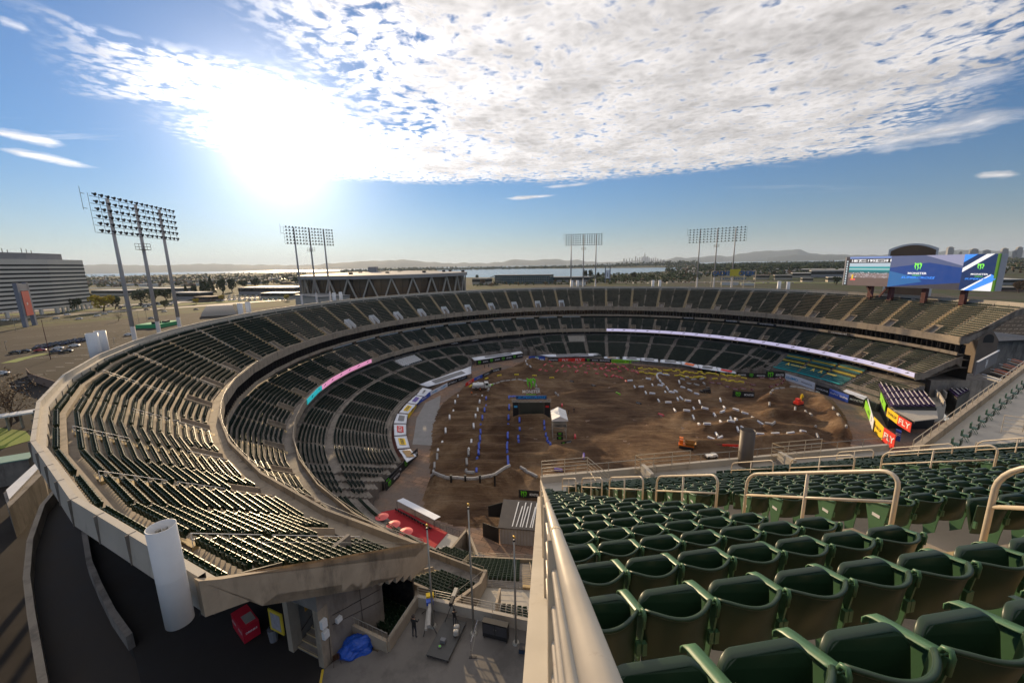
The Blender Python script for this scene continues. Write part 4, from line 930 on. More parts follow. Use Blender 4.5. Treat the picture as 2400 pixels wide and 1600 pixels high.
wall_banner(B(1240, 708), B(1440, 720), 2.3, BKB, MT, 'free-standing black clawed sign on the right of the dirt'); wall_banner(B(920, 1175), B(1145, 1195), 1.5, BM['maroon'], [('SUPERCROSS', WHT, .5)], 'maroon low banner on the near berm'); wall_banner(B(1145, 1198), B(1330, 1205), 1.7, RDB, [('SUPERCROSS', WHT, .45)], 'red low banner on the near berm')
wall_banner(A(1625, 1150), A(1720, 1128), .8, BKB, MT, 'low clawed banner at the foot of the timing tower'); wall_banner(K5(1448, 548), K5(1560, 556), 1.8, BKB, MT, 'black clawed banner behind the foreground corner')
# ---- white tarps with sponsor panels over the first rows, left curve
def tarp(q, z0, z1, pan, label, name='tarp', base=WHB, cat='tarpaulin', txt=None):
    a, b, c, d = q; a, b = A(*a, z1), A(*b, z0); c, d = A(*c, z0), A(*d, z1)     # a,d at the back (high), b,c at the front (low)
    t = thing(name, label, cat, (0, 0, 0), 0, 'white sponsor tarpaulins over the front rows'); mb = MB(); n = 6; rows = []
    for i in range(n+1):
        f = i/n; r = []
        for j in range(n+1):
            g = j/n; p = (a.lerp(d, f)).lerp(b.lerp(c, f), g); p.z += .10*math.sin(i*2.1+j*1.3)*(0 < i < n); r.append(p)
        rows.append(r)
    mb.strip(rows); o = mb.build('sheet', base, t, True); m = o.modifiers.new('s', 'SOLIDIFY'); m.thickness = .05; bake(o)
    ctr = (a+b+c+d)/4; ux = ((d+c)-(a+b)).normalized(); vy = ((a+d)-(b+c)); uy = (vy-ux*vy.dot(ux)).normalized(); W_ = (d-a).length*.55; H_ = vy.length*.5*.5
    mb = MB(); nz = ux.cross(uy)*.16; p = ctr+nz; mb.quad(p-ux*W_/2-uy*H_/2, p+ux*W_/2-uy*H_/2, p+ux*W_/2+uy*H_/2, p-ux*W_/2+uy*H_/2); mb.build('printed_panel', pan, t)
    if txt: text_part(txt, H_*.7, INKB if pan in (YLB, WHB) else WHT, t, ctr, ux, uy, .2, .02, width=W_*.8)
    return t
for q, pan, tx, lb in ((((210, 1305), (300, 1245), (245, 1183), (135, 1190)), BROWNI, None, 'white tarp with tan panel, nearest the black diagonal banner'), (((125, 1178), (238, 1170), (207, 1062), (95, 1068)), YLB, 'DUNLOP', 'white tarp with yellow panel, second from the near end'),
                       (((95, 1060), (205, 1052), (203, 955), (90, 955)), REDI, 'FLY', 'white tarp with red panel on the curve'), (((90, 945), (205, 948), (218, 865), (122, 858)), GREYB, None, 'white tarp with grey panel on the curve'),
                       (((138, 850), (225, 857), (292, 778), (208, 765)), YLB, 'SUZUKI', 'white tarp with yellow panel, beside the violet one'), (((215, 760), (298, 772), (355, 705), (290, 690)), PUB, None, 'white tarp with violet panel on the curve'),
                       (((298, 688), (372, 700), (442, 637), (352, 620)), WHB, 'cbdMD', 'plain white tarp at the end of the long canopy')):
    tarp(q, 1.5, 2.3, pan, lb, txt=tx)
def canopy(q, z0, z1, pans, label):
    t = tarp(q, z0, z1, pans[0], label, name='canopy', cat='canopy'); t['group'] = 'long white canopies beside the dirt'
    a, b, c, d = q
    for f in (0, .25, .5, .75, 1):
        p = A(*b, z0).lerp(A(*c, z0), f); mb = MB(); mb.tube((p.x, p.y, 0), (p.x, p.y, z0), .05, 6); mb.build('post', STEELD, t)
canopy(((325, 590), (405, 612), (802, 490), (800, 422)), 2.2, 3.2, [GREYB], 'long white canopy on the left curve above the lettered wall')
canopy(((805, 345), (832, 372), (1278, 302), (1255, 285)), 2.6, 3.4, [GREYB], 'long white canopy above the black clawed wall')
canopy(((1432, 318), (1512, 338), (2005, 326), (1968, 302)), 2.2, 3.0, [GREYB], 'long white canopy on the far wall above the red banners')
for i, (a, b, c, d) in enumerate((((2020, 350), (2022, 366), (2165, 370), (2163, 354)),)): tarp(((2020, 335), (2022, 352), (2165, 356), (2163, 338)), 1.7, 2.4, BROWNI, 'small white tarp right of the far canopy')
def tarpB(q, lb, pan):
    tarp([(x+1960, y) for x, y in q], 1.7, 2.5, pan, lb)
tarpB(((228, 335), (232, 362), (400, 368), (398, 345)), 'white tarp above the lime banners', GREYB); tarpB(((400, 345), (402, 372), (560, 385), (556, 357)), 'white tarp above the pink discs', GREYB)
tarpB(((580, 362), (576, 388), (770, 405), (765, 375)), 'white tarp left of the orange banners', GREYB); tarpB(((770, 378), (775, 408), (930, 440), (918, 408)), 'white tarp above the orange banners', ORB)
tarpB(((922, 408), (935, 442), (1110, 468), (1090, 428)), 'white tarp above the first red-disc banner', GREYB); tarpB(((1095, 432), (1112, 470), (1280, 492), (1262, 470)), 'white tarp above the second red-disc banner', REDI)
# ---- start gate: truss with screen wall, claw emblem and words
gate = thing('start_gate', 'black start gate arch with green claw emblem and blue lettering over the lanes', 'arch')
gl, gr = A(1212, 905), A(1500, 905); gl.z = gr.z = 0; gu = (gr-gl).normalized(); gn = Vector((gu.y, -gu.x, 0)); gw = (gr-gl).length
for p, nm in ((gl, 'left'), (gr, 'right')):
    mb = MB(); mb.obox(p-gu*.9, gu*1.8, -gn*1.4, (0, 0, 5.2)); mb.build('tower_panel', BKB, gate)
    mb = MB(); c = p+Vector((0, 0, 3.6)); mb.obox(c-gu*.5+gn*.02, gu*1.0, gn*.04, (0, 0, .6)); mb.build('badge', REDI if nm == 'right' else SKB, gate)
mb = MB()
for z in (5.3, 6.0):
    for dn in (0, -.9): mb.tube(gl-gu*1.2+gn*dn+Vector((0, 0, z)), gr+gu*1.2+gn*dn+Vector((0, 0, z)), .06, 6)
for i in range(18):
    a = gl-gu*1.2+(gr-gl+gu*2.4)*(i/18); b = gl-gu*1.2+(gr-gl+gu*2.4)*((i+1)/18); mb.tube(a+Vector((0, 0, 5.3 if i % 2 else 6.0)), b+Vector((0, 0, 6.0 if i % 2 else 5.3)), .04, 5)
mb.build('truss', RAILG, gate)
mb = MB(); mb.obox(gl+gu*1.0+Vector((0, 0, .6)), gu*(gw-2.0), -gn*.25, (0, 0, 4.6)); mb.build('backdrop', mk('dark gate backdrop', (.035, .04, .03), .5, .3, .5), gate)
cc = (gl+gr)/2+Vector((0, 0, 0)); mb = MB(); claw(mb, cc+Vector((0, 0, 11.2)), gu, (0, 0, 1), 3.2); o = mb.build('claw_emblem', GRN, gate); m = o.modifiers.new('s', 'SOLIDIFY'); m.thickness = .25; bake(o)
text_part('MONSTER', 1.3, WHT, gate, cc+Vector((0, 0, 8.6)), gu, (0, 0, 1), .1, .03, width=5.4); text_part('ENERGY', .6, GRN, gate, cc+Vector((0, 0, 7.7)), gu, (0, 0, 1), .1, .03, width=3)
mb = MB(); mb.obox(cc-gu*4.6+Vector((0, 0, 6.2)), gu*9.2, -gn*.3, (0, 0, 1.1)); mb.build('sign_board', mk('blue sign board', (.01, .07, .22), .4, .1), gate)
text_part('SUPERCROSS', .9, mk('bright blue letters', (.03, .32, .85), .4, .05), gate, cc+Vector((0, 0, 6.75)), gu, (0, 0, 1), .05, .03, .25, width=8.4)
mb = MB()
for s in (-1, 1): mb.tube(cc+gu*s*.5+Vector((0, 0, 7.2)), cc+gu*s*.5+Vector((0, 0, 11)), .05, 5)
mb.build('emblem_mast', STEELD, gate)
# ---- timing tower: scaffold with white gabled tent roof
tt = A(1615, 1110); tt.z = 0; tower = thing('timing_tower', 'scaffold timing tower under a white gabled tent roof on the dirt', 'tower', tt); u = gu; n_ = gn
mb = MB(); w, dpt, H = 3.6, 6.5, 3.9
cs = [u*a*w/2-n_*b for a in (-1, 1) for b in (0, dpt*.5, dpt)]
for c in cs: mb.tube(c, c+Vector((0, 0, H+2.2)), .045, 6)
for z in (.6, 1.9, 3.0, H, H+1.0):
    for a, b in ((0, 1), (1, 2), (3, 4), (4, 5), (0, 3), (2, 5)): mb.tube(cs[a]+Vector((0, 0, z)), cs[b]+Vector((0, 0, z)), .03, 5)
for a, b in ((0, 1), (1, 2), (3, 4), (4, 5), (0, 3)): mb.tube(cs[a]+Vector((0, 0, .1)), cs[b]+Vector((0, 0, H)), .028, 5)
mb.build('scaffold', RAILG, tower)
mb = MB(); mb.obox(-u*w/2+Vector((0, 0, H)), u*w, -n_*dpt, (0, 0, .1)); mb.build('deck', STEELD, tower)
for b0, b1, nm in ((-.3, dpt*.48, 'tent_roof'), (dpt*.5, dpt+.3, 'tent_roof')):
    mb = MB(); e = H+2.1; rg = H+3.1; A_, B_ = -u*(w/2+.3), u*(w/2+.3); p = lambda s, b, z: s-n_*b+Vector((0, 0, z))
    mb.quad(p(A_, b0, e), p(Vector(), b0, rg), p(Vector(), b1, rg), p(A_, b1, e)); mb.quad(p(Vector(), b0, rg), p(B_, b0, e), p(B_, b1, e), p(Vector(), b1, rg))
    mb.add((p(A_, b0, e), p(B_, b0, e), p(Vector(), b0, rg)), ((0, 1, 2),)); mb.add((p(A_, b1, e), p(B_, b1, e), p(Vector(), b1, rg)), ((0, 1, 2),))
    mb.quad(p(A_, b0, e), p(A_, b1, e), p(A_, b1, e-.35), p(A_, b0, e-.35)); mb.quad(p(B_, b0, e), p(B_, b1, e), p(B_, b1, e-.35), p(B_, b0, e-.35)); mb.quad(p(A_, b0, e), p(B_, b0, e), p(B_, b0, e-.35), p(A_, b0, e-.35))
    mb.build(nm, WHITE, tower)
for i in range(2):
    mb = MB(); mb.obox(-u*.8+n_*.06+Vector((0, 0, .3+1.2*i)), u*1.6, n_*.04, (0, 0, 1.05)); o = mb.build('claw_board', BKB, tower); m2 = MB(); claw(m2, n_*.12+Vector((0, 0, .82+1.2*i)), u, (0, 0, 1), .8); m2.build('claw_emblem', GRN, o)
# ---- posts on the near berm
for i, x in enumerate((622, 752, 886, 1020)):
    p = A(x, 1568); q = A(x-2, 1568); p.z = 0; mb = MB(); mb.box((0, 0, 0), (.35, .35, 3.4)); mb.box((0, 0, 3.4), (.5, .5, .18)); mb.tube((0, 0, 2.2), (0, 1.4, .6), .06, 6)
    o = mb.build('berm_post', BLACK); o.location = p; tag(o, 'black padded post on the near berm, %s from the left' % nth(i+1), 'post', 'black posts on the near berm')
# ---- vehicles on the dirt
TYRE = mk('tyre rubber', (.015, .015, .015), .8, .2, 3); GLASSC = mk('vehicle glass', (.02, .025, .03), .08, .1, 1, spec=.6); CHR = mk('bright metal', (.5, .5, .5), .25, .1, 2, metal=1)
def wheel(t, x, y, r, w):
    mb = MB(); mb.tube((x, y-w/2, r), (x, y+w/2, r), r, 16); o = mb.build('wheel', TYRE, t); mb = MB(); mb.tube((x, y-w/2-.01, r), (x, y+w/2+.01, r), r*.5, 12); mb.build('hub', CHR, o)
p = A(898, 640); p.z = .3; tk = thing('water_truck', 'white water tank truck parked at the left of the dirt', 'truck', p, R(8))
WP = mk('white truck paint', (.7, .69, .66), .35, .08, .8, coat=.3)
mb = MB(); n = 16; prf = [(1.15*math.cos(2*math.pi*i/n), 1.75+.85*math.sin(2*math.pi*i/n)) for i in range(n)]; rows = [[(x, y*s, 1.75+(z-1.75)*s) for y, z in prf+prf[:1]] for x, s in ((-3.4, .3), (-3.3, .9), (-3.0, 1), (.4, 1), (.75, .9), (.85, .3))]; mb.strip(rows); mb.box((-1.3, 0, .75), (4.4, 1.6, .35)); mb.box((-1.3, 0, 2.55), (.9, .7, .25)); mb.build('tank', WP, tk, True)
mb = MB(); mb.add([(1.1, s*1.1, z) for s in (-1, 1) for z in (.7, 2.7)]+[(2.5, s*1.1, z) for s in (-1, 1) for z in (.7, 2.6)]+[(3.0, s*1.1, z) for s in (-1, 1) for z in (.7, 1.75)], ((0, 1, 5, 4), (2, 6, 7, 3), (4, 5, 9, 8), (6, 10, 11, 7), (1, 3, 7, 5), (8, 9, 11, 10), (0, 2, 3, 1))); mb.box((3.55, 0, .75), (1.2, 1.6, .85)); mb.build('cab', WP, tk)
mb = MB(); mb.quad((2.53, -1.0, 2.5), (3.03, -1.0, 1.8), (3.03, 1.0, 1.8), (2.53, 1.0, 2.5)); mb.box((1.9, 1.105, 1.7), (1.0, .02, .75)); mb.box((1.9, -1.105, 1.7), (1.0, .02, .75)); mb.build('windscreen', GLASSC, tk)
mb = MB(); mb.box((4.2, 0, .55), (.15, 2.0, .3)); mb.build('bumper', CHR, tk)
for x in (3.1, -.6, -2.2):
    for s in (-1, 1): wheel(tk, x, s*1.0, .52, .35)
def loader(px, label, rz, col, nm='skid_loader', s=1.0):
    p = px; t = thing(nm, label, 'loader', (p.x, p.y, max(gz(p), 0)-.02), rz); pm = col
    mb = MB(); mb.box((0, 0, .45), (2.2*s, 1.3*s, .75*s)); mb.build('body', pm, t)
    mb = MB(); mb.box((-.2, 0, .45+.75*s), (1.2, 1.1, .08)); mb.box((-.2, 0, 2.0), (1.3, 1.2, .1))
    for a in (-.8, .4):
        for b in (-.5, .5): mb.tube((a, b, 1.2), (a, b, 2.0), .05, 6)
    mb.build('roll_cage', STEELD, t)
    mb = MB()
    for b in (-.75, .75): mb.beam((-1.0, b, 1.5), (1.5, b, .6), .12, .2)
    mb.obox((1.45, -.95, .1), (.75, 0, 0), (0, 1.9, 0), (0, 0, .65)); mb.build('bucket', BM['yellow'] if 'tipping' in label else STEELD, t)
    for a in (-.7, .7):
        for b in (-.75, .75): wheel(t, a, b, .42, .3)
    return t
loader(B(1005, 670), 'dark skid loader parked left of the free-standing clawed sign', R(170), STEELD)
t = thing('dump_cart', 'orange tracked dump cart with a brown skip near the front of the dirt', 'dumper', (*B(815, 1180).xy, gz(B(815, 1180))), R(-25))
OP = mk('orange machine paint', (.75, .17, .01), .45, .1, 2); mb = MB(); mb.box((0, 0, .55), (3.6, 1.7, .3)); mb.box((-1.2, .3, .85), (.9, .9, .9)); mb.build('chassis', OP, t)
mb = MB(); mb.add([(x, y, z) for z, xs_, ys_ in ((.9, (.0, 1.6), (-.8, .8)), (1.6, (-.4, 2.2), (-1.0, 1.0))) for x in xs_ for y in ys_], ((0, 1, 3, 2), (0, 2, 6, 4), (1, 5, 7, 3), (0, 4, 5, 1), (2, 3, 7, 6))); mb.build('skip', mk('rusty skip', (.30, .14, .03), .7, .25, 2), t)
mb = MB()
for s in (-1, 1): mb.obox((-1.6, s*.95-.2, 0), (3.2, 0, 0), (0, .4, 0), (0, 0, .6))
mb.build('crawler', TYRE, t); mb = MB()
for a in (-1.6, -.9):
    for b in (.0, .7): mb.tube((a, b, 1.6), (a, b, 2.3), .04, 5)
mb.box((-1.25, .35, 2.3), (.9, .9, .06)); mb.build('roof_frame', OP, t)
t = thing('digger', 'red and yellow small digger on the right-hand berm', 'digger', (*B(1840, 815).xy, gz(B(1840, 815))), R(20)); mb = MB(); mb.box((0, 0, .5), (2.4, 1.6, .8)); mb.box((-.3, 0, 1.3), (1.1, 1.1, .9)); mb.build('cab', RDB, t)
mb = MB(); mb.beam((.8, 0, 1.0), (1.2, 0, 3.4), .4, .5); mb.beam((1.2, 0, 3.4), (1.9, 0, 2.4), .3, .3); mb.build('boom', YLB, t); mb = MB(); mb.obox((-1.3, -.95, 0), (2.6, 0, 0), (0, .4, 0), (0, 0, .5)); mb.obox((-1.3, .55, 0), (2.6, 0, 0), (0, .4, 0), (0, 0, .5)); mb.build('crawler', TYRE, t)
t = thing('utility_cart', 'small white utility cart half hidden behind the guard rail', 'cart', (*B(1045, 1275).xy, .3), R(5)); mb = MB(); mb.box((0, 0, .4), (2.6, 1.2, .4)); mb.box((.6, 0, .8), (1.0, 1.15, .25)); mb.build('body', WP, t)
for a in (-.9, .9):
    for b in (-.55, .55): wheel(t, a, b, .3, .2)
# ---- people on the dirt and in the stands
SKIN = mk('skin', (.35, .19, .12), .5, .05, 2)
def person(pos, label, top, legs, rz=0.0, s=1.0, arm='down', hat=None, group=None, hair=(.03, .02, .015)):
    t = thing('person', label, 'person', pos, rz, group)
    V_ = [(0, 0, .98), (0, 0, 1.18), (0, .0, 1.38), (0, 0, 1.50), (0, .01, 1.56),                 # 0-4 pelvis, waist, chest, neck, nape
          (.17, 0, 1.44), (.22, .0, 1.17), (.20, .10, .95), (-.17, 0, 1.44), (-.22, 0, 1.17), (-.20, .10, .95),   # arms
          (.10, 0, .93), (.11, .03, .50), (.11, -.02, .09), (.11, .13, .04), (-.10, 0, .93), (-.12, .01, .50), (-.12, -.06, .09), (-.12, .09, .04)]
    if arm == 'forward': V_[6] = (.23, .14, 1.22); V_[7] = (.14, .38, 1.18); V_[9] = (-.23, .14, 1.22); V_[10] = (-.14, .38, 1.18)
    E_ = [(0, 1), (1, 2), (2, 3), (3, 4), (2, 5), (5, 6), (6, 7), (2, 8), (8, 9), (9, 10), (0, 11), (11, 12), (12, 13), (13, 14), (0, 15), (15, 16), (16, 17), (17, 18)]
    r_ = [.145, .13, .155, .055, .05, .075, .048, .036, .075, .048, .036, .092, .062, .044, .035, .092, .062, .044, .035]
    me = bpy.data.meshes.new('body'); me.from_pydata([(x*s, y*s, z*s) for x, y, z in V_], E_, []); ob = bpy.data.objects.new('body', me); COL.objects.link(ob); ob.parent = t
    ob.modifiers.new('k', 'SKIN'); sv = me.skin_vertices[0].data
    for v, r in zip(sv, r_): v.radius = (r*s, r*s*.8)
    sv[0].use_root = True; m = ob.modifiers.new('u', 'SUBSURF'); m.levels = m.render_levels = 1; bake(ob)
    ob.data.materials.clear()
    for m in (top, legs, SKIN): ob.data.materials.append(m)
    for p in ob.data.polygons: z = p.center.z/s; hd = abs(p.center.x) > .1*s and z < 1.0 and p.center.y > .07*s and z > .86; p.material_index = 2 if (z > 1.49 or hd) else (1 if z < .97 else 0); p.use_smooth = True
    bm = bmesh.new(); bmesh.ops.create_uvsphere(bm, u_segments=14, v_segments=10, radius=.105*s)
    for v in bm.verts: v.co.z *= 1.22; v.co.y *= 1.08; v.co.y += .018*s*max(0, 1-abs(v.co.z)/(.03*s)) if v.co.y > .09*s and abs(v.co.x) < .03*s else 0; v.co.z += 1.67*s
    me = bpy.data.meshes.new('head'); bm.to_mesh(me); bm.free(); me.materials.append(SKIN); h = bpy.data.objects.new('head', me); COL.objects.link(h); h.parent = t
    for p in me.polygons: p.use_smooth = True
    bm = bmesh.new(); bmesh.ops.create_uvsphere(bm, u_segments=14, v_segments=10, radius=.115*s)
    for v in bm.verts: v.co.z = max(v.co.z*1.2, -.05*s+.09*s*(v.co.y > 0)); v.co.y -= .015*s; v.co.z += 1.685*s
    me = bpy.data.meshes.new('hair'); bm.to_mesh(me); bm.free(); me.materials.append(hat or mk('dark hair', hair, .7, .2, 3)); q = bpy.data.objects.new('hair' if not hat else 'hard_hat', me); COL.objects.link(q); q.parent = t
    return t
HIV = mk('high visibility vest', (.45, .75, .02), .6, .1, 2); JEAN = mk('dark trousers', (.02, .022, .03), .8, .2, 3); ORV = mk('orange work shirt', (.75, .16, .02), .6, .1, 2); BLS = mk('black shirt', (.012, .012, .012), .7, .2, 3)
for (x, y), lb, tp in (((1697, 868), 'person in black standing on the dirt, left of a pair', BLS), ((1745, 862), 'person in black standing on the dirt, right of a pair', BLS), ((806, 695), 'person in orange on the dirt left of the water truck', ORV),
                       ((886, 668), 'person in orange directly in front of the water truck', ORV), ((990, 470), 'person in yellow vest at the left end of the dark banner', HIV), ((1070, 462), 'person in yellow vest at the right end of the dark banner', HIV),
                       ((925, 442), 'person in dark clothes under the long canopy, left', JEAN), ((962, 440), 'person in dark clothes under the long canopy, right', JEAN), ((2300, 478), 'person in yellow vest beside the yellow whoops', HIV)):
    p = A(x, y); person((p.x, p.y, max(gz(p), 0)), lb, tp, JEAN, rnd.uniform(0, 6))
p = B(188, 478); person((p.x, p.y, gz(p)), 'person in yellow vest between the red whoops', HIV, JEAN)
p = C8(630, 560, 6.0); person(fp(16, -2.2, 104.6, uz(4)-0.02), 'person in yellow vest in an upper aisle, far side', HIV, JEAN, 3.1)
# ================================================================ terrace below the viewer, left corner
ZT = 21.2
mb = MB(); fl = [(-9.2, 21.9), (-7.3, 25.5), (-3.4, 24.6), (.9, 23.3), (5, 22.0), (7, 9), (-9, 9), (-12.35, 20.6), (-11.0, 22.6)]
mb.prism(fl, ZT-.6, ZT); tag(mb.build('terrace_floor', PLAZA), 'bare concrete terrace floor', kind='structure')
ASPH = mk('shade-darkened concourse paving', (.013, .010, .008), .85, .3, .4, bump=.2)  # near-black base colour also carries the shade and corner fall-off
mb = MB(); pg = [(-12.4, 20.6), (-9, 9), (-9, -12), tuple(at(340, 1640, ZT).xy)]+[tuple(at(x, y, ZT).xy) for x, y in ((310, 1518), (270, 1460), (240, 1400), (215, 1340), (203, 1270), (205, 1225))]+[pol(106.5, th)[:2] for th in (228, 230, 234, 238, 242, 245.9)]
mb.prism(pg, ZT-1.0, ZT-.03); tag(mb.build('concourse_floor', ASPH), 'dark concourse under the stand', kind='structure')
mb = MB(); mb.beam((-12.3, 20.8, ZT+.01), (-9.6, 11.5, ZT+.01), .14, .02); tag(mb.build('yellow_line', mk('yellow line paint', (.55, .38, .03), .6, .25, 3)), 'yellow painted line', kind='structure')
# ---- pier with a staircase under the end of the upper stand
def rp(r, s, z): a = R(246.25); return Vector((CX+r*math.cos(a)-s*math.sin(a), CY+r*math.sin(a)+s*math.cos(a), z))
pier = thing('stair_pier', 'tall bare concrete stair pier carrying the near end of the uppermost deck', 'pier')
mb = MB()
def wall(r0, r1, s0, s1, z0, z1):
    v = [rp(r0, s0, z0), rp(r1, s0, z0), rp(r1, s1, z0), rp(r0, s1, z0)]; mb.add(v+[Vector((p.x, p.y, z1)) for p in v], ((3, 2, 1, 0), (4, 5, 6, 7), (0, 1, 5, 4), (1, 2, 6, 5), (2, 3, 7, 6), (3, 0, 4, 7)))
v = [rp(104.2, 0, 19.0), rp(106.5, 0, 20.6), rp(109.5, 0, ZT), rp(109.5, 0, 27.2), rp(104.2, 0, 23.5)]; w = [rp(a, -.4, 0) for a in (104.2, 106.5, 109.5, 109.5, 104.2)]
for p, q in zip(v, w): q.z = p.z
mb.add(v+w, ((0, 1, 2, 3, 4), (9, 8, 7, 6, 5), (0, 5, 6, 1), (1, 6, 7, 2), (2, 7, 8, 3), (3, 8, 9, 4), (4, 9, 5, 0)))
wall(109.1, 109.6, -3.2, .02, 25.3, 26.6); mb.build('wall', CONC_D, pier)
for s0 in (-3.2, -.42):
    mb = MB(); wall(108.9, 109.62, s0, s0+.45, ZT-.1, 25.35); mb.build('column', CONC, pier)
mb = MB(); wall(104.0, 109.0, -3.2, -2.9, ZT-.1, 26.0); mb.build('inner_wall', CONC_D, pier)
for i in range(11):
    mb = MB(); wall(109.3-.36*(i+1), 109.3-.36*i, -2.75, -.42, ZT-.1, ZT+.17*(i+1)); wall(109.3-.36*i-.06, 109.3-.36*i, -2.75, -.42, ZT+.17*(i+1), ZT+.17*(i+1)+.012); mb.build('step', CONC_D, pier)
mb = MB()
for i in range(11): wall(109.3-.36*i-.08, 109.3-.36*i+.004, -2.74, -.43, ZT+.17*(i+1)-.10, ZT+.17*(i+1)+.006)
mb.build('step_nosing', STEPY, pier)
mb = MB(); mb.path([rp(109.0, -2.8, ZT+.9), rp(105.2, -2.8, ZT+2.7)], .025, 8); mb.build('stair_rail', STEELD, pier)
mb = MB()
for a, b in ((rp(108.6, .04, 24.2), rp(104.5, .04, 22.6)), (rp(108.7, .04, 23.6), rp(104.5, .04, 21.6)), (rp(106.3, .04, 25.0), rp(106.3, .04, 20.0)), (rp(109.0, .04, 24), rp(109.1, .04, 21.3))): mb.path([a, b], .018, 6)
mb.build('conduit', STEELD, pier)
for i, (r, z, h) in enumerate(((109.2, 24.1, .55), (109.15, 23.3, .5), (108.1, 23.5, .3))):
    mb = MB(); wall(r, r+.38, .03, .28, z, z+h); mb.build('junction_box', WHITE, pier)
mb = MB(); mb.path([rp(101.0, .03, 22+.0), rp(101.1, .05, 18.5)], .03, 6)
mb.build('hose', mk('yellow hose', (.4, .3, .03), .6, .1), pier)
t = thing('wayfinding_sign', 'small orange sign with black arrow on the inner wall of the stair pier', 'sign'); mb = MB(); wall(107.2, 108.4, -2.88, -2.84, 23.2, 24.1); mb.build('panel', mk('orange sign', (.60, .28, .03), .5, .1), t)
er = (rp(107, 0, 0)-rp(108, 0, 0)).normalized(); text_part('389', .5, INKB, t, rp(108.0, -2.82, 23.55), er, (0, 0, 1), .01, .02); text_part('>', .5, INKB, t, rp(107.4, -2.82, 23.9), er, (0, 0, 1), .01, .03)
t = thing('notice_board', 'yellow framed notice board hung outside the stair pier', 'notice board'); mb = MB(); wall(109.66, 109.74, -4.6, -3.3, 22.4, 24.0); mb.build('frame', mk('yellow sign frame', (.55, .40, .03), .5, .1), t)
mb = MB(); wall(109.74, 109.76, -4.4, -3.5, 22.6, 23.8); mb.build('sheet', mk('grey notice paper', (.30, .28, .30), .6, .3, 3), t)
for nm, lb, p, sz, m, rz in (('drinks_kiosk', 'small red drinks stall with white letters on the dark concourse', (-18.9, 23.6, ZT), (2.1, 1.0, 1.15), mk('red stall paint', (.45, .012, .03), .4, .1, 1), R(-38)),):
    t = thing(nm, lb, 'stall', p, rz); mb = MB(); mb.box((0, 0, .08), sz); mb.build('body', m, t); mb = MB(); mb.box((.35, .1, sz[2]+.08), (.9, .6, .05)); mb.build('lid', RAILG, t)
    for x in (-.6, .55): text_part('COLD', .26, WHT, t, (x, -.5, .75), (1, 0, 0), (0, 0, 1), .01, .02)
    text_part('DRINKS', .2, WHT, t, (1.05, 0, .75), (0, 1, 0), (0, 0, 1), .01, .02)
t = thing('litter_bin', 'dark grey wheeled litter bin beside the stair pier', 'bin', (-16.6, 22.9, ZT)); mb = MB(); mb.tube((0, 0, 0), (0, 0, .95), .26, 12, r2=.32); mb.build('bin_body', GREYB, t); mb = MB(); mb.tube((0, 0, .95), (0, 0, 1.05), .34, 12, r2=.2); mb.build('lid', STEELD, t)
t = thing('chair', 'brown metal cafe chair standing at the foot of the pier wall', 'chair', (-11.6, 21.2, ZT), .6); BRM = mk('brown chair metal', (.06, .03, .02), .4, .2, 2, metal=.5)
mb = MB(); mb.box((0, 0, .43), (.38, .38, .03)); mb.build('seat', BRM, t); mb = MB(); mb.path([(-.19, -.17, .45), (-.19, -.2, .85), (0, -.23, .92), (.19, -.2, .85), (.19, -.17, .45)], .014, 6); mb.tube((0, -.18, .45), (0, -.22, .9), .012, 6); mb.build('backrest', BRM, t)
for x in (-.17, .17):
    for y in (-.17, .17): mb = MB(); mb.tube((x, y, .43), (x*1.35, y*1.35, 0), .013, 6); mb.build('leg', BRM, t)
# crumpled blue tarpaulin heap
bm = bmesh.new(); bmesh.ops.create_icosphere(bm, subdivisions=4, radius=1.0); rs = random.Random(5)
from mathutils import noise as mnoise
for v in bm.verts:
    p = v.co.copy(); d = 1+.35*mnoise.noise(p*1.7)+.18*abs(mnoise.noise(p*5+Vector((3, 1, 2)))); v.co = Vector((p.x*.95*d+.35*max(0, p.x), p.y*.72*d, max(-.02, p.z*.62*d+.18-.22*abs(p.x))))
me = bpy.data.meshes.new('blue_tarpaulin'); bm.to_mesh(me); bm.free(); me.materials.append(mk('blue tarpaulin', (.008, .07, .42), .35, .25, 5, bump=.6))
o = bpy.data.objects.new('tarpaulin', me); COL.objects.link(o); o.location = (-10.75, 22.15, ZT); o.rotation_euler = (0, 0, .4); tag(o, 'crumpled blue tarpaulin heaped against the low concrete wall', 'tarpaulin')
# ---- walled seating notch and terrace parapet
t = thing('notch_wall', 'low concrete walls and pickets enclosing the notch of seats beside the terrace', 'wall')
mb = MB(); P_ = [(-11.5, 23.3), (-8.5, 21.9), (-7.4, 25.4)]
for a, b in zip(P_, P_[1:]): mb.beam((a[0], a[1], ZT+.1), (b[0], b[1], ZT+.1), .22, 1.5)
mb.build('wall', CONC, t)
for i in range(9): f = i/8; x, y = -11.5+3.0*f, 23.3-1.4*f; mb = MB(); mb.tube((x, y, ZT+.85), (x, y, ZT+1.45), .014, 5); mb.build('picket', RAILG, t)
mb = MB(); mb.tube((-11.5, 23.3, ZT+1.45), (-8.5, 21.9, ZT+1.45), .022, 6); mb.build('top_rail', RAILG, t)
guard('guard_rail', 'five-bar pipe rail between the notch of seats and the film crew', [(-8.4, 22.0, ZT+.0), (-7.4, 25.2, ZT+.0)], 1.15, 4, RAILG, 1.7)
mb = MB(); mb.beam((-7.4, 25.5, ZT+.4), (1.2, 23.2, ZT+.4), .25, .9); mb.beam((1.2, 23.2, ZT+.4), (6.5, 21.4, ZT+.4), .25, .9); tag(mb.build('terrace_parapet', CONC_L), 'low pale parapet along the front of the concrete terrace', 'wall')
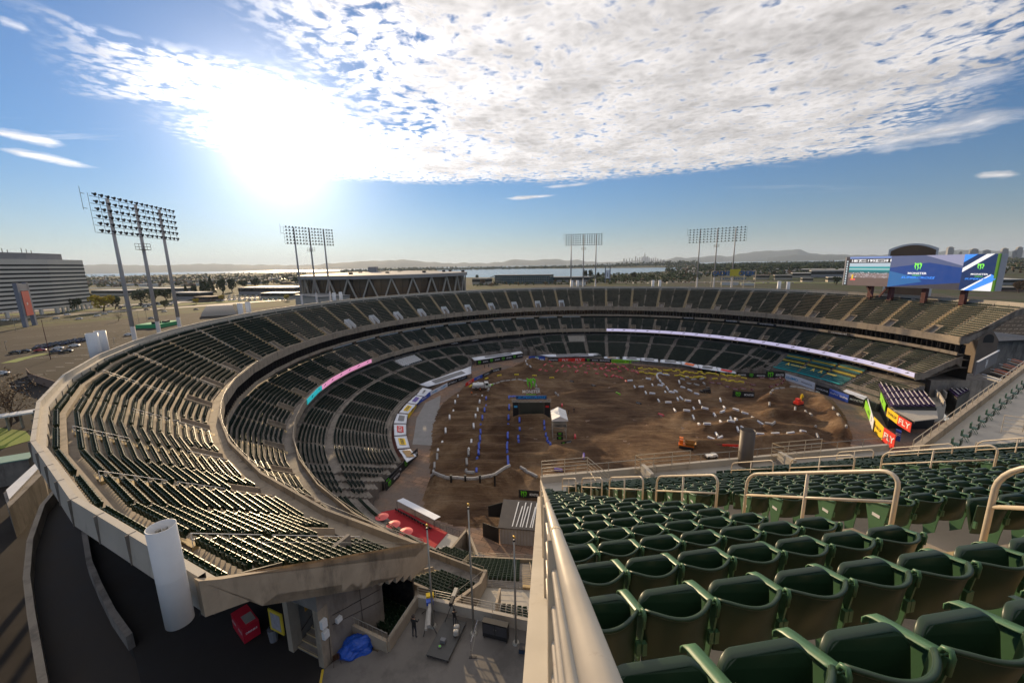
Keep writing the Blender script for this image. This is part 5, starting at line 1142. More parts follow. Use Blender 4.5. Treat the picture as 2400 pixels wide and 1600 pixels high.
guard('guard_rail', 'four-bar pipe rail on top of the terrace parapet behind the flagpoles', [(-7.3, 25.5, ZT+.85), (-3.2, 24.4, ZT+.85), (1.2, 23.2, ZT+.85)], .75, 3, RAILW, 1.6)
FRW = mk('terrace support', (.10, .085, .07), .8, .3, .5)
mb = MB(); mb.prism([(-8.2, 21.8), (-7.1, 25.3), (1.2, 23.05), (1.4, 12), (-8, 12)], 7, ZT-.6); tag(mb.build('terrace_building', CONC_D), 'concrete block carrying the terrace', 'building')
# ---- flagpoles
for i, ((bx, by), top, lb) in enumerate((((-5.9, 23.75), (1003, 1226), 'left'), ((-3.0, 23.1), (1095, 1178), 'tallest, middle'), ((-.1, 22.35), (1200, 1254), 'right'))):
    D = math.hypot(bx, by); zt = at_dist(*top, D).z; h = zt-ZT
    t = thing('flagpole', 'bare metal flagpole with gold ball, %s of three on the terrace' % lb, 'flagpole', (bx, by, ZT), 0, 'flagpoles on the terrace')
    mb = MB(); mb.tube((0, 0, 0), (0, 0, h-.3), .085, 12, r2=.05); mb.build('pole', RAILG, t, True); mb = MB(); mb.tube((0, 0, 0), (0, 0, .1), .26, 14, r2=.2); mb.build('base_flange', RAILG, t)
    bm = bmesh.new(); bmesh.ops.create_uvsphere(bm, u_segments=12, v_segments=8, radius=.10); me = bpy.data.meshes.new('gold_ball'); bm.to_mesh(me); bm.free(); me.materials.append(MATS.get('gold ball metal') or mk('gold ball metal', (.65, .42, .12), .3, .05, 1, metal=1)); o = bpy.data.objects.new('gold_ball', me); COL.objects.link(o); o.parent = t; o.location = (0, 0, h-.12)
    mb = MB(); mb.box((0, 0, h-.42), (.16, .12, .10)); mb.build('truck_pulley', STEELD, t)
# ---- people and gear on the terrace
person((-7.0, 22.9, ZT), 'person in black shirt and dark trousers bending over the crew gear on the terrace', BLS, JEAN, R(-25), 1.0, 'forward')
t = thing('camera_crane', 'long folded camera crane with yellow and blue weights beside the crew person', 'camera crane', (-6.3, 24.0, ZT), R(15))
mb = MB(); mb.beam((0, -1.2, .9), (.3, 1.2, 1.1), .22, .28); mb.beam((-.2, -1.1, .6), (.1, .8, .8), .16, .16); mb.build('boom', mk('grey crane metal', (.35, .33, .30), .4, .2, 4), t)
mb = MB()
for x in (-.4, .5):
    for y in (-1.0, .9): mb.tube((0, y*.4, .8), (x, y, .02), .03, 6)
mb.build('undercarriage', STEELD, t); mb = MB(); mb.box((.25, 1.0, 1.05), (.55, .35, .35)); mb.build('yellow_weight', YLB, t); mb = MB(); mb.box((.2, .6, 1.0), (.5, .35, .28)); mb.build('blue_case', BLB, t)
t = thing('camera_platform', 'black rolling stage platform on the terrace carrying a camera on a tripod', 'platform', (-4.75, 22.6, ZT), R(-17)); mb = MB(); mb.box((0, 0, .2), (1.55, 2.9, .07)); mb.build('deck', mk('black stage deck', (.05, .048, .045), .45, .2, 3), t)
for x in (-.7, .7):
    for y in (-1.35, 1.35): mb = MB(); mb.tube((x, y-.02, .07), (x, y+.02, .07), .07, 10); mb.build('castor', TYRE, t)
mb = MB(); mb.box((-.1, -.35, .27), (.35, .25, .22)); mb.tube((-.15, -.75, .3), (-.15, -.75, .33), .12, 12); mb.build('cable_reel', GREYB, t); mb = MB(); mb.tube((-.15, -.75, .34), (-.15, -.75, .36), .07, 10); mb.build('green_tape', GRN, t)
t = thing('television_camera', 'long lens television camera on a black tripod at the platform end', 'camera', (-4.55, 24.0, ZT+.27), R(-10)); mb = MB(); mb.box((0, .0, 1.35), (.22, .6, .28)); mb.build('camera_body', BLACK, t); mb = MB(); mb.obox((-.13, .3, 1.38), (.26, 0, 0), (0, .75, 0), (0, 0, .26)); mb.build('lens', RAILG, t)
for a in (0, 2.1, 4.2): mb = MB(); mb.tube((0, 0, 1.3), (.55*math.sin(a), .55*math.cos(a), 0), .025, 6); mb.build('leg', STEELD, t)
o = person((-4.35, 23.55, ZT+.27), 'crouching camera operator in black behind the television camera', BLS, JEAN, R(5), .72, 'forward')
t = thing('camera_bag', 'pair of pale grey bags on the platform', 'bag', (-4.15, 23.1, ZT+.27)); mb = MB(); mb.box((0, 0, 0), (.38, .30, .45)); mb.box((0, -.34, 0), (.36, .28, .42)); o = mb.build('bag', mk('grey bag cloth', (.42, .40, .36), .7, .15, 6), t); m = o.modifiers.new('b', 'BEVEL'); m.width = .09; m.segments = 3; bake(o)
t = thing('equipment_cabinet', 'black two-door wheeled equipment cabinet by the parapet', 'cabinet', (-1.45, 22.75, ZT), R(-16)); mb = MB(); mb.box((0, 0, .14), (1.75, .45, 1.15)); mb.build('carcass', BLACK, t)
for x in (-.43, .43): mb = MB(); mb.box((x, -.235, .45), (.80, .02, .72)); o = mb.build('door', mk('cabinet door', (.045, .045, .05), .4, .2, 2) if x < 0 else MATS['cabinet door'], t); mb = MB(); mb.box((x*.2, -.255, .8), (.03, .03, .15)); mb.build('handle', CHR, o)
for x in (-.8, .8): mb = MB(); mb.tube((x, -.18, .07), (x+.04, -.18, .07), .07, 8); mb.build('castor', TYRE, t)
t = thing('flight_case', 'flat dark blue case lying on the terrace by the right edge', 'case', (.75, 21.7, ZT), R(-12)); mb = MB(); mb.box((0, 0, 0), (1.3, .45, .3)); mb.build('body', mk('navy case', (.02, .045, .08), .4, .2, 2), t); mb = MB(); mb.box((0, 0, .30), (1.32, .47, .05)); mb.build('lid', STEELD, t)
t = thing('barrier_stand', 'leaning silver pole with hanging chain on the terrace', 'stand', (-2.9, 21.4, ZT)); mb = MB(); mb.box((0, 0, 0), (.5, .12, .04)); mb.build('foot', STEELD, t); mb = MB(); mb.tube((-.1, 0, .04), (-.1, .05, 1.1), .02, 8); mb.tube((-.1, .05, 1.1), (.25, 1.3, 1.5), .025, 8); mb.build('pole', CHR, t)
mb = MB(); mb.path([(.25, 1.3, 1.5), (.15, .9, .9), (-.02, .4, .35), (-.1, .05, .2)], .015, 5); mb.build('chain', RAILG, t)
# ---- big vent tubes standing off the rim
def vent(pos, h, r, label, mat=WHITE, brackets=True, group='round vent tubes along the rim', seam=True):
    t = thing('vent_tube', label, 'vent tube', pos, 0, group); n = 40
    ring_o = [(r*math.cos(2*math.pi*i/n), r*math.sin(2*math.pi*i/n)) for i in range(n+1)]; ri = [(x*.965, y*.965) for x, y in ring_o]
    mb = MB(); rows = [[(x, y, 0) for x, y in ri], [(x, y, 0) for x, y in ring_o], [(x, y, h*.48) for x, y in ring_o], [(x*1.006, y*1.006, h*.485) for x, y in ring_o], [(x*1.006, y*1.006, h*.492) for x, y in ring_o], [(x, y, h*.497) for x, y in ring_o], [(x, y, h) for x, y in ring_o], [(x, y, h) for x, y in ri], [(x, y, h*.2) for x, y in ri]]
    mb.strip(rows); mb.build('shell', mat, t, True)
    m2 = MB(); m2.tube((0, 0, h*.2), (0, 0, h*.22), r*.96, 20); m2.build('damper', STEELD, t)
    return t
ct = at_dist(378, 1232, 20.6); cb = at_dist(421, 1455, 20.6); cxy = Vector((ct.x*.5+cb.x*.5, ct.y*.5+cb.y*.5, cb.z))
t = vent(tuple(cxy), ct.z-cb.z, .50, 'big white open-topped vent tube hanging off the corner of the uppermost deck', group=None)
mb = MB(); h = ct.z-cb.z
for i, (x, y, hh) in enumerate(((-.2, .05, .4), (.05, .12, .45), (.2, -.08, .4))): mb.box((x, y, h-.6), (.12, .16, hh))
mb.beam((-.46, 0, h-.5), (.46, .05, h-.5), .05, .08); mb.build('inner_fitting', RAILG, t)
c0 = Vector(fp(END, 5.2, 115.4, 30.5)); loc = Vector(t.location)
for z in (h*.30, h*.12): mb = MB(); q = c0-loc; mb.beam((.3, .2, z), (q.x, q.y, z+.1), .10, .12); mb.build('bracket', RAILG, t)
for px, py, D, hh, lb in ((225, 832, 118, 4.6, 'left tube of the nearest pair on the left rim'), (244, 825, 121, 4.6, 'right tube of the nearest pair on the left rim'), (565, 736, 160, 3.6, 'left tube of the second pair on the left rim'), (583.5, 733, 163, 3.7, 'right tube of the second pair on the left rim'),
        (784, 704, 205, 3.6, 'left tube of the pair in front of the arena'), (799.5, 702, 207, 3.6, 'right tube of the pair in front of the arena'), (1340, 671, 246, 3.6, 'left tube of the pair at the middle light tower'), (1353.5, 671, 246, 3.6, 'right tube of the pair at the middle light tower'),
        (1530, 671, 250, 3.6, 'left tube of the pair left of the big light tower'), (1546, 671, 250, 3.6, 'right tube of the pair left of the big light tower'), (1825, 678, 236, 4.0, 'left tube of the pair right of the blue lettered sign'), (1846, 680, 234, 4.0, 'right tube of the pair right of the blue lettered sign')):
    b = at_dist(px, py, D); vent((b.x, b.y, b.z-3), hh+3, .78 if D > 130 else .95, 'white vent tube, '+lb)
p = at_dist(1742, 1085, 30.0); q = at_dist(1757, 1008, 30.0); p.x = q.x*.5+p.x*.5; p.y = q.y*.5+p.y*.5
vent((p.x, p.y, p.z-2.5), q.z-p.z+2.5, .46, 'brown open vent tube rising in front of the foreground deck', mk('brown vent metal', (.10, .075, .055), .5, .2, 1), group=None)
# ---- red carpet pit, canopy, umbrellas, shed
mb = MB(); mb.prism([(-25.8, 66.4), (-21.7, 67.8), (-11.6, 60.6), (-13.4, 56.2)], .0, 1.45); o = mb.build('viewing_deck', mk('red carpet', (.36, .012, .018), .85, .12, 2)); tag(o, 'bright red carpeted viewing deck below the curved walls', 'deck')
mb = MB(); mb.prism([(-11.6, 60.6), (-8.0, 58.6), (-9.6, 54.6), (-13.4, 56.2)], 0, 1.3); tag(mb.build('pit_floor', CONC_L), 'grey pad', kind='structure')
t = thing('canopy', 'narrow white canopy over a line of chairs beside the red deck', 'canopy'); mb = MB(); a, b = Vector((-22.2, 67.9, 2.9)), Vector((-14.0, 61.9, 2.9)); mb.slab([a, b, b+Vector((.8, 1.4, -.35)), a+Vector((.8, 1.4, -.35))], .08); mb.build('sheet', WHB, t)
for f in (0, .5, 1): q = a.lerp(b, f); mb = MB(); mb.tube((q.x, q.y, 0), q, .04, 6); mb.build('post', STEELD, t)
for i in range(13):
    q = Vector((-21.9, 66.6, 1.45)).lerp(Vector((-14.6, 61.2, 1.45)), i/12); t = thing('chair', 'black chair in the line below the narrow canopy, %s from the left' % nth(i+1), 'chair', q, R(-36), 'black chairs on the red deck')
    mb = MB(); mb.box((0, 0, .42), (.42, .42, .05)); mb.build('seat', BLACK, t); mb = MB(); mb.box((0, -.2, .47), (.42, .05, .42)); mb.build('backrest', BLACK, t); mb = MB()
    for x in (-.18, .18):
        for y in (-.18, .18): mb.tube((x, y, 0), (x, y, .42), .015, 5)
    mb.build('leg_frame', STEELD, t)
PNK = mk('salmon parasol cloth', (.75, .13, .12), .6, .06, 1)
for i, (x, y) in enumerate(((895, 1207), (922, 1225), (951, 1242))):
    q = at(x, y, 4.0); t = thing('parasol', 'salmon round parasol above the red deck, %s from the left' % nth(i+1), 'parasol', (q.x, q.y, 1.45), 0, 'salmon parasols'); mb = MB(); mb.tube((0, 0, 2.3), (0, 0, 2.7), 1.15, 14, r2=.08); mb.build('canopy', PNK, t); mb = MB(); mb.tube((0, 0, 0), (0, 0, 2.7), .03, 6); mb.build('pole', RAILG, t)
guard('guard_rail', 'pink pipe rail behind the parasols', [(-27, 64.6, 1.45), (-17, 57.6, 1.45)], 1.0, 1, PNK, 2.0)
guard('guard_rail', 'black mesh fence between the red deck and the dirt', [(-14.2, 62.0, 1.3), (-8.2, 58.9, 1.3)], 1.2, 4, BLACK, 1.5)
t = thing('crate', 'white open crate on the grey pad', 'crate', (-11.2, 56.3, 1.3)); mb = MB(); mb.box((0, 0, 0), (1.0, .8, .08)); 
for a, b, c in (((0, -.4), (1.0, .06), 0), ((0, .4), (1.0, .06), 0), ((-.47, 0), (.06, .8), 0), ((.47, 0), (.06, .8), 0)): mb.box((a[0], a[1], .08), (b[0], b[1], .5))
mb.build('box', WHITE, t)
mb = MB()
for a, b in (((-8.0, 58.8), (-11.5, 50.5)), ((-8.0, 58.8), (-5.6, 52.2)), ((-5.6, 52.2), (-8.4, 47))): mb.beam((a[0], a[1], 1.6), (b[0], b[1], 1.6), .35, 3.6)
tag(mb.build('dugout_wall', CONC), 'angled concrete wall between the red deck and the near lower seats', 'wall')
t = thing('storage_shed', 'white corrugated shed with open dark flap near the flagpoles', 'shed'); mb = MB(); mb.prism([(-2.6, 59.5), (9, 57.8), (9.8, 64.5), (-1.9, 66.2)], 0, 3.1); mb.build('wall', mk('corrugated white sheet', (.40, .40, .42), .5, .2, .6, metal=.2), t)
mb = MB()
for i in range(22): mb.box((-2.3+.52*i, 59.4-.077*i, 0), (.1, .1, 3.0), R(-8))
mb.build('rib', RAILG, t)
mb = MB(); mb.slab([(-2.9, 59.2, 3.1), (9.3, 57.4, 3.1), (10.2, 64.8, 3.6), (-2.1, 66.6, 3.6)], .12); mb.build('roof', STEELD, t)
mb = MB()
for i in range(12): x = -.6+.55*i+.1*(i % 3); mb.slab([(x, 59.3-.14*x, 3.24), (x+.16, 59.3-.14*x, 3.24), (x+1.4, 65.5-.14*x-1.2*(i % 2), 3.72), (x+1.2, 65.5-.14*x-1.2*(i % 2), 3.72)], .03)
mb.build('roof_strip', WHITE, t)
mb = MB(); mb.slab([(-2.8, 59.4, .1), (-2.8, 59.4, 3.0), (-5.6, 61.5, 2.6), (-5.6, 61.5, .0)], .08); mb.slab([(-2.2, 66.2, .2), (-2.2, 66.2, 3.4), (-4.9, 65.2, 3.3), (-4.9, 65.2, 1.2)], .08); mb.build('flap', BLACK, t)
# ---- lower east seats below the terrace
east = thing('lower_east_stand', 'lower block of seats below the flagpoles with sunlit stairs', 'grandstand'); EX0, EX1 = -6.4, 10
mb = MB()
def ez(j): return 4.6+.47*j
for j in range(13): y0 = 50.2-.82*j; mb.obox((EX0-.1*j, y0-.82, ez(j)-2), (EX1-EX0+.1*j, -1.6, 0), (.12, .82, 0), (0, 0, 2))
mb.build('terrace_steps', CONC_D, east)
for j in range(12):
    y0 = 50.2-.82*j-.55; x = EX0+.5-.02*j
    while x < 9:
        if not (.55 < x-.12*j*0 < 2.0): SEATS[0].append((x, y0-(x-EX0)*.107, ez(j), 0.0))
        x += .52
mb = MB()
for j in range(13): y0 = 50.2-.82*j; mb.obox((.7, y0-1.0-.62, ez(j)-.01), (1.1, -.11, 0), (0, .40, 0), (0, 0, .24))
mb.build('aisle_steps', STEPY, east)
mb = MB(); mb.obox((EX0-1.2, 50.5-.82*13-3.2, ez(12)-2.2), (EX1+1-EX0, -1.7, 0), (0, 3.4, 0), (0, 0, 2.1)); mb.build('walkway', CONC_L, east)
mb = MB(); mb.obox((EX0-.2, 50.2, 0), (EX1-EX0, -1.6, 0), (0, .25, 0), (0, 0, ez(0)+.55)); mb.build('front_wall', CONC, east)
mb = MB(); mb.obox((EX0+.5, 50.47, ez(0)+.1), (6.5, -.67, 0), (0, .03, 0), (0, 0, .4)); o = mb.build('blue_cover', BLB, east)
guard('guard_rail', 'pipe rail along the front of the lower east seats', [(EX0-.2, 50.3, ez(0)+.5), (9, 48.9, ez(0)+.5)], .7, 2, RAILG, 2.0)
guard('guard_rail', 'pipe rail behind the back row of the lower east seats', [(EX0-.8, 50-.82*13, ez(12)), (.2, 49.3-.82*13, ez(12))], 1.0, 4, RAILG, 1.6)
guard('handrail', 'white handrail down the sunlit lower stairs', [(1.9, 48.5, ez(0)), (1.9, 38.2, ez(12))], .95, 1, RAILW, 2.5)
guard('guard_rail', 'slanting pipe rail at the left end of the lower east seats', [(EX0-.3, 50.0, ez(0)), (EX0-1.8, 44.6, ez(4))], 1.1, 5, RAILW, 1.4)
mb = MB(); YB = 35.6
for j in range(12): y0 = YB-.82*j; mb.obox((-7.2, y0-.82, 11.0+.6*j-1.6), (9.2, -1.3, 0), (0, .82, 0), (0, 0, 1.6))
mb.build('upper_steps', CONC, east)
for j in range(8):
    for i in range(5): SEATS[0].append((-1.35+.54*i, YB-.82*j-.6-.1*i, 11.0+.6*j, 0.0))
mb = MB()
for j in range(10): y0 = YB-.82*j; mb.obox((-3.6, y0-.95, 11.0+.6*j-.02), (1.7, -.24, 0), (0, .45, 0), (0, 0, .3))
mb.build('stair_flight', STEPY, east)
for x in (-1.75, 1.6): mb = MB(); mb.beam((x, YB+.3, 12.2), (x, YB-6.5, 17.0), .22, 1.2); mb.build('side_wall', CONC, east)
guard('handrail', 'pipe handrail beside the lower flight left of the small seat box', [(-3.8, YB+.2, 11.0), (-3.8, YB-7, 15.9)], .95, 2, RAILG, 1.8)
guard('handrail', 'pipe handrail left of the wide bare steps', [(-6.2, YB+1.0, 11.0), (-6.2, YB-5, 15)], .95, 2, STEELD, 1.5)
for a in ((-6.4, 34.5), (-5.2, 32.5)):
    mb = MB(); mb.tube((a[0], a[1], 11), (a[0], a[1], 15.5), .05, 6); mb.tube((a[0]-.8, a[1], 14), (a[0]+.8, a[1]+.4, 15.4), .05, 6); tag(mb.build('lamp_mast', STEELD), 'thin dark mast over the wide bare steps, %s' % ('front' if a[1] > 33 else 'rear'), 'mast')
# rails along the concrete edges of the stands at the near end
def edge_rail(label, r0, r1, z0, z1, sfun, dz):
    pts = [Vector(fp(END, sfun(r), r, z0+(z1-z0)*(r-r0)/(r1-r0)+dz)) for r in (r0, (r0+r1)/2, r1)]
    guard('edge_rail', label, pts, .55, 0, RAILG, 1.9, .02)
edge_rail('thin pipe rail along the sloping end of the uppermost deck', 100.0, 112.5, 22.0, 31.0, lambda r: r*CF*math.tan(R(3.3))+.15, .95)
edge_rail('thin pipe rail along the sloping end of the middle deck', 90.0, 102.0, 11.3, 17.5, lambda r: MH(r)+.15, 1.0)
def rim_rail(label, rr, z, th0, th1, step, h, mat, r=.025):
    pts = [Vector(pol(rr*CF, th, z)) for th in np.arange(th0, th1+.01, step)]
    return guard('front_rail', label, pts, h, 0, mat, 3.2, r)
rim_rail('pipe rail capping the front wall of the uppermost deck, near end', 99.45, 22.85, 180, 246.4, 3.32, .35, RAILW)
rim_rail('pipe rail capping the front wall of the middle deck, near end', 89.0, 12.0, 180, 246.4, 3.32, .35, RAILW)
# black corner screen at the top of the end wall
mb = MB(); a, b, c = Vector(fp(END, 5.9, 114.9, 31.0)), Vector(fp(END, 6.1, 111.6, 29.6)), Vector(fp(END, -3.0, 114.6, 31.0)); mb.beam(a, c, .08, 1.6); mb.beam(a, b, .08, 1.5); tag(mb.build('corner_screen', BLACK), 'black cloth screen folded round the top corner of the near end', 'screen')
# white double handrails in the upper aisles on the near left
for i, k in enumerate(range(END-7, END+1)):
    for j, (i0, i1) in enumerate(((0.5, 4.5), (5.2, 9.2), (10.0, 14.6))):
        if (i+j) % 3 == 0 and k != END: continue
        ra, rb = U_R0+U_P*i0+.3, U_R0+U_P*i1+.3; za, zb = U_Z0+U_H*i0, U_Z0+U_H*i1
        a, b = Vector(fp(k, .75, ra, za)), Vector(fp(k, .75, rb, zb)); t = thing('aisle_rail', 'white double pipe rail on the uppermost deck, aisle %s from the near end, %s' % (nth(END-k+1), ('low', 'middle', 'high')[j]), 'handrail', a, 0, 'white aisle rails of the uppermost deck')
        for h in (.9, .5): mb = MB(); mb.tube(Vector((0, 0, h)), b-a+Vector((0, 0, h)), .028, 6); mb.build('rail', WHITE, t)
        for f in (0, .5, 1): q = (b-a)*f; mb = MB(); mb.tube(q, q+Vector((0, 0, .9)), .022, 6); mb.build('post', WHITE, t)
# ---- ribbon boards on the middle deck front
def ribbon(th0, th1, mat, label, marks=None):
    t = thing('ribbon_board', label, 'display board'); mb = MB(); ths = list(np.arange(th0, th1, 1.25))+[th1]; rows = []
    def rp_(th, r, z):
        k = min(range(len(AIS)), key=lambda i: abs(AIS[i]-th)); s_ = r*CF*math.tan(R(th-AIS[k])); return fp(k, s_, r, z)
    for th in ths: rows.append([rp_(th, 88.88, 12.10), rp_(th, 88.66, 12.10), rp_(th, 88.66, 10.80), rp_(th, 88.88, 10.80)])
    mb.strip(rows); mb.build('display_panel', mat, t)
    if marks:
        th = th0+1.6
        while th < th1-1.0:
            a = R(th); u_ = Vector((math.sin(a), -math.cos(a), 0)); c = Vector(rp_(th, 88.62, 11.45)); m2 = MB(); th += 3.75
            P2 = [(-.75, -.28), (-.35, .05), (-.6, .12), (-.05, .16), (.25, .38), (.9, .34), (.45, .2), (.25, .0), (.1, -.05), (-.25, -.02)]
            pts = [c+u_*x+Vector((0, 0, y)) for x, y in P2]; bm = bmesh.new(); f = bm.faces.new([bm.verts.new(p) for p in pts]); bmesh.ops.triangulate(bm, faces=[f]); bm.verts.index_update()
            m2.add(pts, [tuple(v.index for v in f.verts) for f in bm.faces]); bm.free(); m2.build('logo_mark', marks, t)
    return t
def th_at(px, py): p = at(px, py, 11.5); return math.degrees(math.atan2(p.y-CY, p.x-CX)) % 360
ribbon(-4.2, th_at(1422, 775), mk('lilac ribbon display', (.3, .3, .35), .4, .02, emit=((.66, .60, .86), .60)), 'long pale lilac display ribbon with dark star logos on the middle deck', INKB)
tA, tB, tC = th_at(868, 845), th_at(750, 908), th_at(714, 942)
ribbon(tB, tC, mk('cyan ribbon display', (.05, .3, .35), .4, .02, emit=((.02, .50, .56), .55)), 'cyan stretch of the display ribbon on the left', INKB)
ribbon(tA, tB, mk('pink ribbon display', (.4, .1, .25), .4, .02, emit=((.90, .38, .60), .60)), 'pink stretch of the display ribbon on the left', INKB)
# signs hanging on the suite ledge
for k, s_, tx, w in ((8, -3, 'RAIDERS.COM', 6), (6, 3, 'RAIDERS', 7), (5, 1, 'FOUNDATION', 8), (3, -1, 'COLISEUM', 8)):
    a = R(AIS[k]); u_ = Vector((math.sin(a), -math.cos(a), 0)); c = Vector(fp(k, s_, 99.1, 17.35)); t = thing('ledge_sign', 'dark ledge sign reading %s below the glazed boxes' % tx, 'sign'); mb = MB(); mb.obox(c-u_*w/2, u_*w, u_.cross(Vector((0, 0, 1)))*.08, (0, 0, 1.0)); mb.build('panel', BKB, t); text_part(tx, .55, WHT, t, c+Vector((0, 0, .5)), u_, (0, 0, 1), .12, .02, width=w*.7)
for k, tx in ((18, 'COPPOLA'), (17, 'COPPOLA')):
    a = R(AIS[k]); u_ = Vector((math.sin(a), -math.cos(a), 0)); c = Vector(fp(k, 2, 88.8, 9.2)); t = thing('ledge_sign', 'small dark sign hanging under the middle deck, %s' % ('left' if k == 18 else 'right'), 'sign'); mb = MB(); mb.obox(c-u_*3, u_*6, u_.cross(Vector((0, 0, 1)))*.08, (0, 0, .9)); mb.build('panel', BKB, t); text_part(tx, .5, WHT, t, c+Vector((0, 0, .45)), u_, (0, 0, 1), .12, .02, width=3.6)
# white covered seat block on the lower left
t = thing('covered_seat_block', 'block of white covered chairs in the lower left bowl', 'seating block')
mb = MB()
for i in range(6):
    for j in range(9):
        r = 83.6+i*.8; th = 147.8+j*.86; x, y, z = pol(r+.4, th, lz(r+.01, th)); mb.box((x, y, z+.05), (.85, .55, .75), R(th+90))
mb.build('covers', WHITE, t)
t = thing('covered_seat_block', 'block of grey folded bleachers in the far lower bowl', 'seating block'); mb = MB()
for i in range(6):
    for j in range(5):
        r = 83.4+i*.8; th = 86.2+j*1.15; x, y, z = pol(r+.4, th, lz(r+.01, th)); mb.box((x, y, z), (1.6, .6, .6), R(th+90))
mb.build('covers', CONC_L, t)
# ================================================================ right-hand side: far wing of the foreground deck, temporary seats, boxes
WZ = 31.9
W0, W1 = Vector((28.4, 26.6, 0)), Vector((77.0, 56.2, 0)); WE = (W1-W0).normalized(); WN = Vector((WE.y, -WE.x, 0)); WL = (W1-W0).length
def wp(a, b, z): p = W0+WE*a+WN*b; return Vector((p.x, p.y, z))
wing = thing('deck_wing', 'angled far wing of the foreground deck with a bare walkway and short seat bays', 'grandstand')
mb = MB(); v = [wp(0, .4, WZ-.6), wp(WL, .4, WZ-.6), wp(WL, 4.2, WZ-.6), wp(0, 4.2, WZ-.6)]; mb.prism([(p.x, p.y) for p in v], WZ-.7, WZ); mb.build('walkway', CONC_L, wing)
mb = MB(); mb.beam(wp(0, .2, WZ-.1), wp(WL, .2, WZ-.1), .4, 1.5); mb.beam(wp(-1, .5, WZ-2), wp(WL, .5, WZ-2), .8, 2.6); mb.build('parapet', CONC, wing)
guard('guard_rail', 'pipe rail on the long diagonal parapet of the far deck wing', [wp(0, .2, WZ+.62), wp(WL*.5, .2, WZ+.62), wp(WL, .2, WZ+.62)], .75, 0, RAILW, 2.0, .03)
for i in range(12):
    p = wp(4.3+i*2.62 if i else 4.3, 1.55, WZ); t = thing('wing_chair', 'single green chair on the diagonal walkway, %s from the near end' % nth(i+1), 'chair', p, math.atan2(WE.y, WE.x), 'single green chairs along the diagonal walkway')
    mb = MB(); mb.box((0, .22, .45), (.5, .06, .42)); mb.box((0, .0, .42), (.5, .42, .06)); mb.build('seat', SEATI, t); mb = MB(); mb.box((0, -.22, .45), (.52, .06, .45)); mb.build('backrest', SEATG, t)
    mb = MB()
    for x in (-.24, .24): mb.tube((x, -.2, 0), (x, .1, .5), .02, 5); mb.tube((x, .25, 0), (x, 0, .5), .02, 5)
    mb.build('leg_frame', SEATI, t)
for i, a in enumerate((1.5, 10.5, 20.5, 31.0, 41)):
    guard('bay_rail', 'five-bar pipe fence across the diagonal walkway side, %s bay' % nth(i+1), [wp(a+1.0, 2.7, WZ), wp(a+2.2, 5.6, WZ)], 1.5, 4, RAILW, 1.5)
    guard('bay_rail', 'slanting double pipe rail beside the %s seat bay' % nth(i+1), [wp(a+2.6, 3.6, WZ), wp(a+8.0, 4.3, WZ), wp(a+9.2, 7.2, WZ+1)], 1.0, 2, RAILG, 2.0)
    mb = MB(); q = wp(a+2.4, 4.3, 0); mb.obox(wp(a+2.4, 4.2, WZ-.7), WE*7.0, WN*3.0, (0, 0, .65)); mb.build('bay_floor', CONC, wing)
    for j in range(7):
        mb = MB(); mb.obox(wp(a+1.2, 7.2+.84*j, WZ-1), WE*9.4, WN*.84, (0, 0, 1.3+.49*j)); mb.build('riser', CONC_L, wing)
        for m in range(13):
            if 3 < m < 6: continue
            p = wp(a+1.8+.66*m, 7.9+.84*j, WZ+.3+.49*j)
            if m > 5 or j > 1: SEATS[0].append((p.x, p.y, p.z, math.atan2(WN.x, -WN.y)))
    for m in range(4):
        for j in range(2): p = wp(a+3.3+.6*m, 5.0+1.2*j, WZ-.05); SEATS[0].append((p.x, p.y, p.z, math.atan2(WN.x, -WN.y)))
mb = MB(); mb.prism([tuple(wp(-2, 1.2, 0).xy), tuple(wp(WL+12, 1.2, 0).xy), tuple(wp(WL+12, 20, 0).xy), tuple(wp(-2, 9, 0).xy)], 0, WZ-2.2); mb.prism([tuple(fpt(1.2+.2*10, 10).xy), tuple(fpt(U_END, 21.5).xy), tuple(fpt(U_END, 2).xy), tuple(fpt(1.2, 2).xy)], 6, 27); mb.build('supporting_wall', CONC_D, wing)
# ---- purple temporary seating
PUR = mk('violet seat cloth', (.045, .018, .09), .5, .2, 3); PW = mk('sunlit seat top white', (.72, .66, .62), .35, .05, 2)  # pale bars put the sunlight on the seat tops into their colour
def q32(x, y, z): return at(1980+x/3.2, 780+y/3.2, z)
def bleacher(c, nx, ny, lb, dz):
    p1, p2, p3, p4 = c; t = thing('temporary_bleacher', lb, 'seating block')
    mb = MB()
    for s in ((p1, p2), (p2, p3), (p3, p4), (p4, p1)): mb.quad(s[0], s[1], (s[1].x, s[1].y, 0), (s[0].x, s[0].y, 0))
    mb.quad(p1, p2, p3, p4); mb.build('frame_skirt', BLACK, t)
    def bil(u, v): return p1.lerp(p2, u).lerp(p4.lerp(p3, u), v)
    for j in range(ny):
        seat_mb, sunlit_mb = MB(), MB()
        for i in range(nx):
            u0, u1 = (i+.12)/nx, (i+.88)/nx; v0, v1 = (j+.06)/ny, (j+.90)/ny; up = Vector((0, 0, .35+dz*i))
            a, b, c_, d = bil(u0, v0)+up, bil(u1, v0)+up, bil(u1, v1)+up, bil(u0, v1)+up
            seat_mb.slab([a, b, c_, d], .2); e = bil((i+.62)/nx, v0)+up+Vector((0, 0, .42)); f = bil((i+.62)/nx, v1)+up+Vector((0, 0, .42)); sunlit_mb.beam(e, f, .22, .10); seat_mb.beam(e-Vector((0, 0, .25)), f-Vector((0, 0, .25)), .12, .42)
        seat_mb.build('seat_row', PUR, t); sunlit_mb.build('sunlit_seat_top', PW, t)
    return t
zz = 6.0
bleacher((q32(245, 385, zz), q32(505, 340, zz), q32(690, 565, zz), q32(345, 560, zz)), 9, 4, 'big block of violet temporary seats with painted sunlit tops in the right corner', .02)
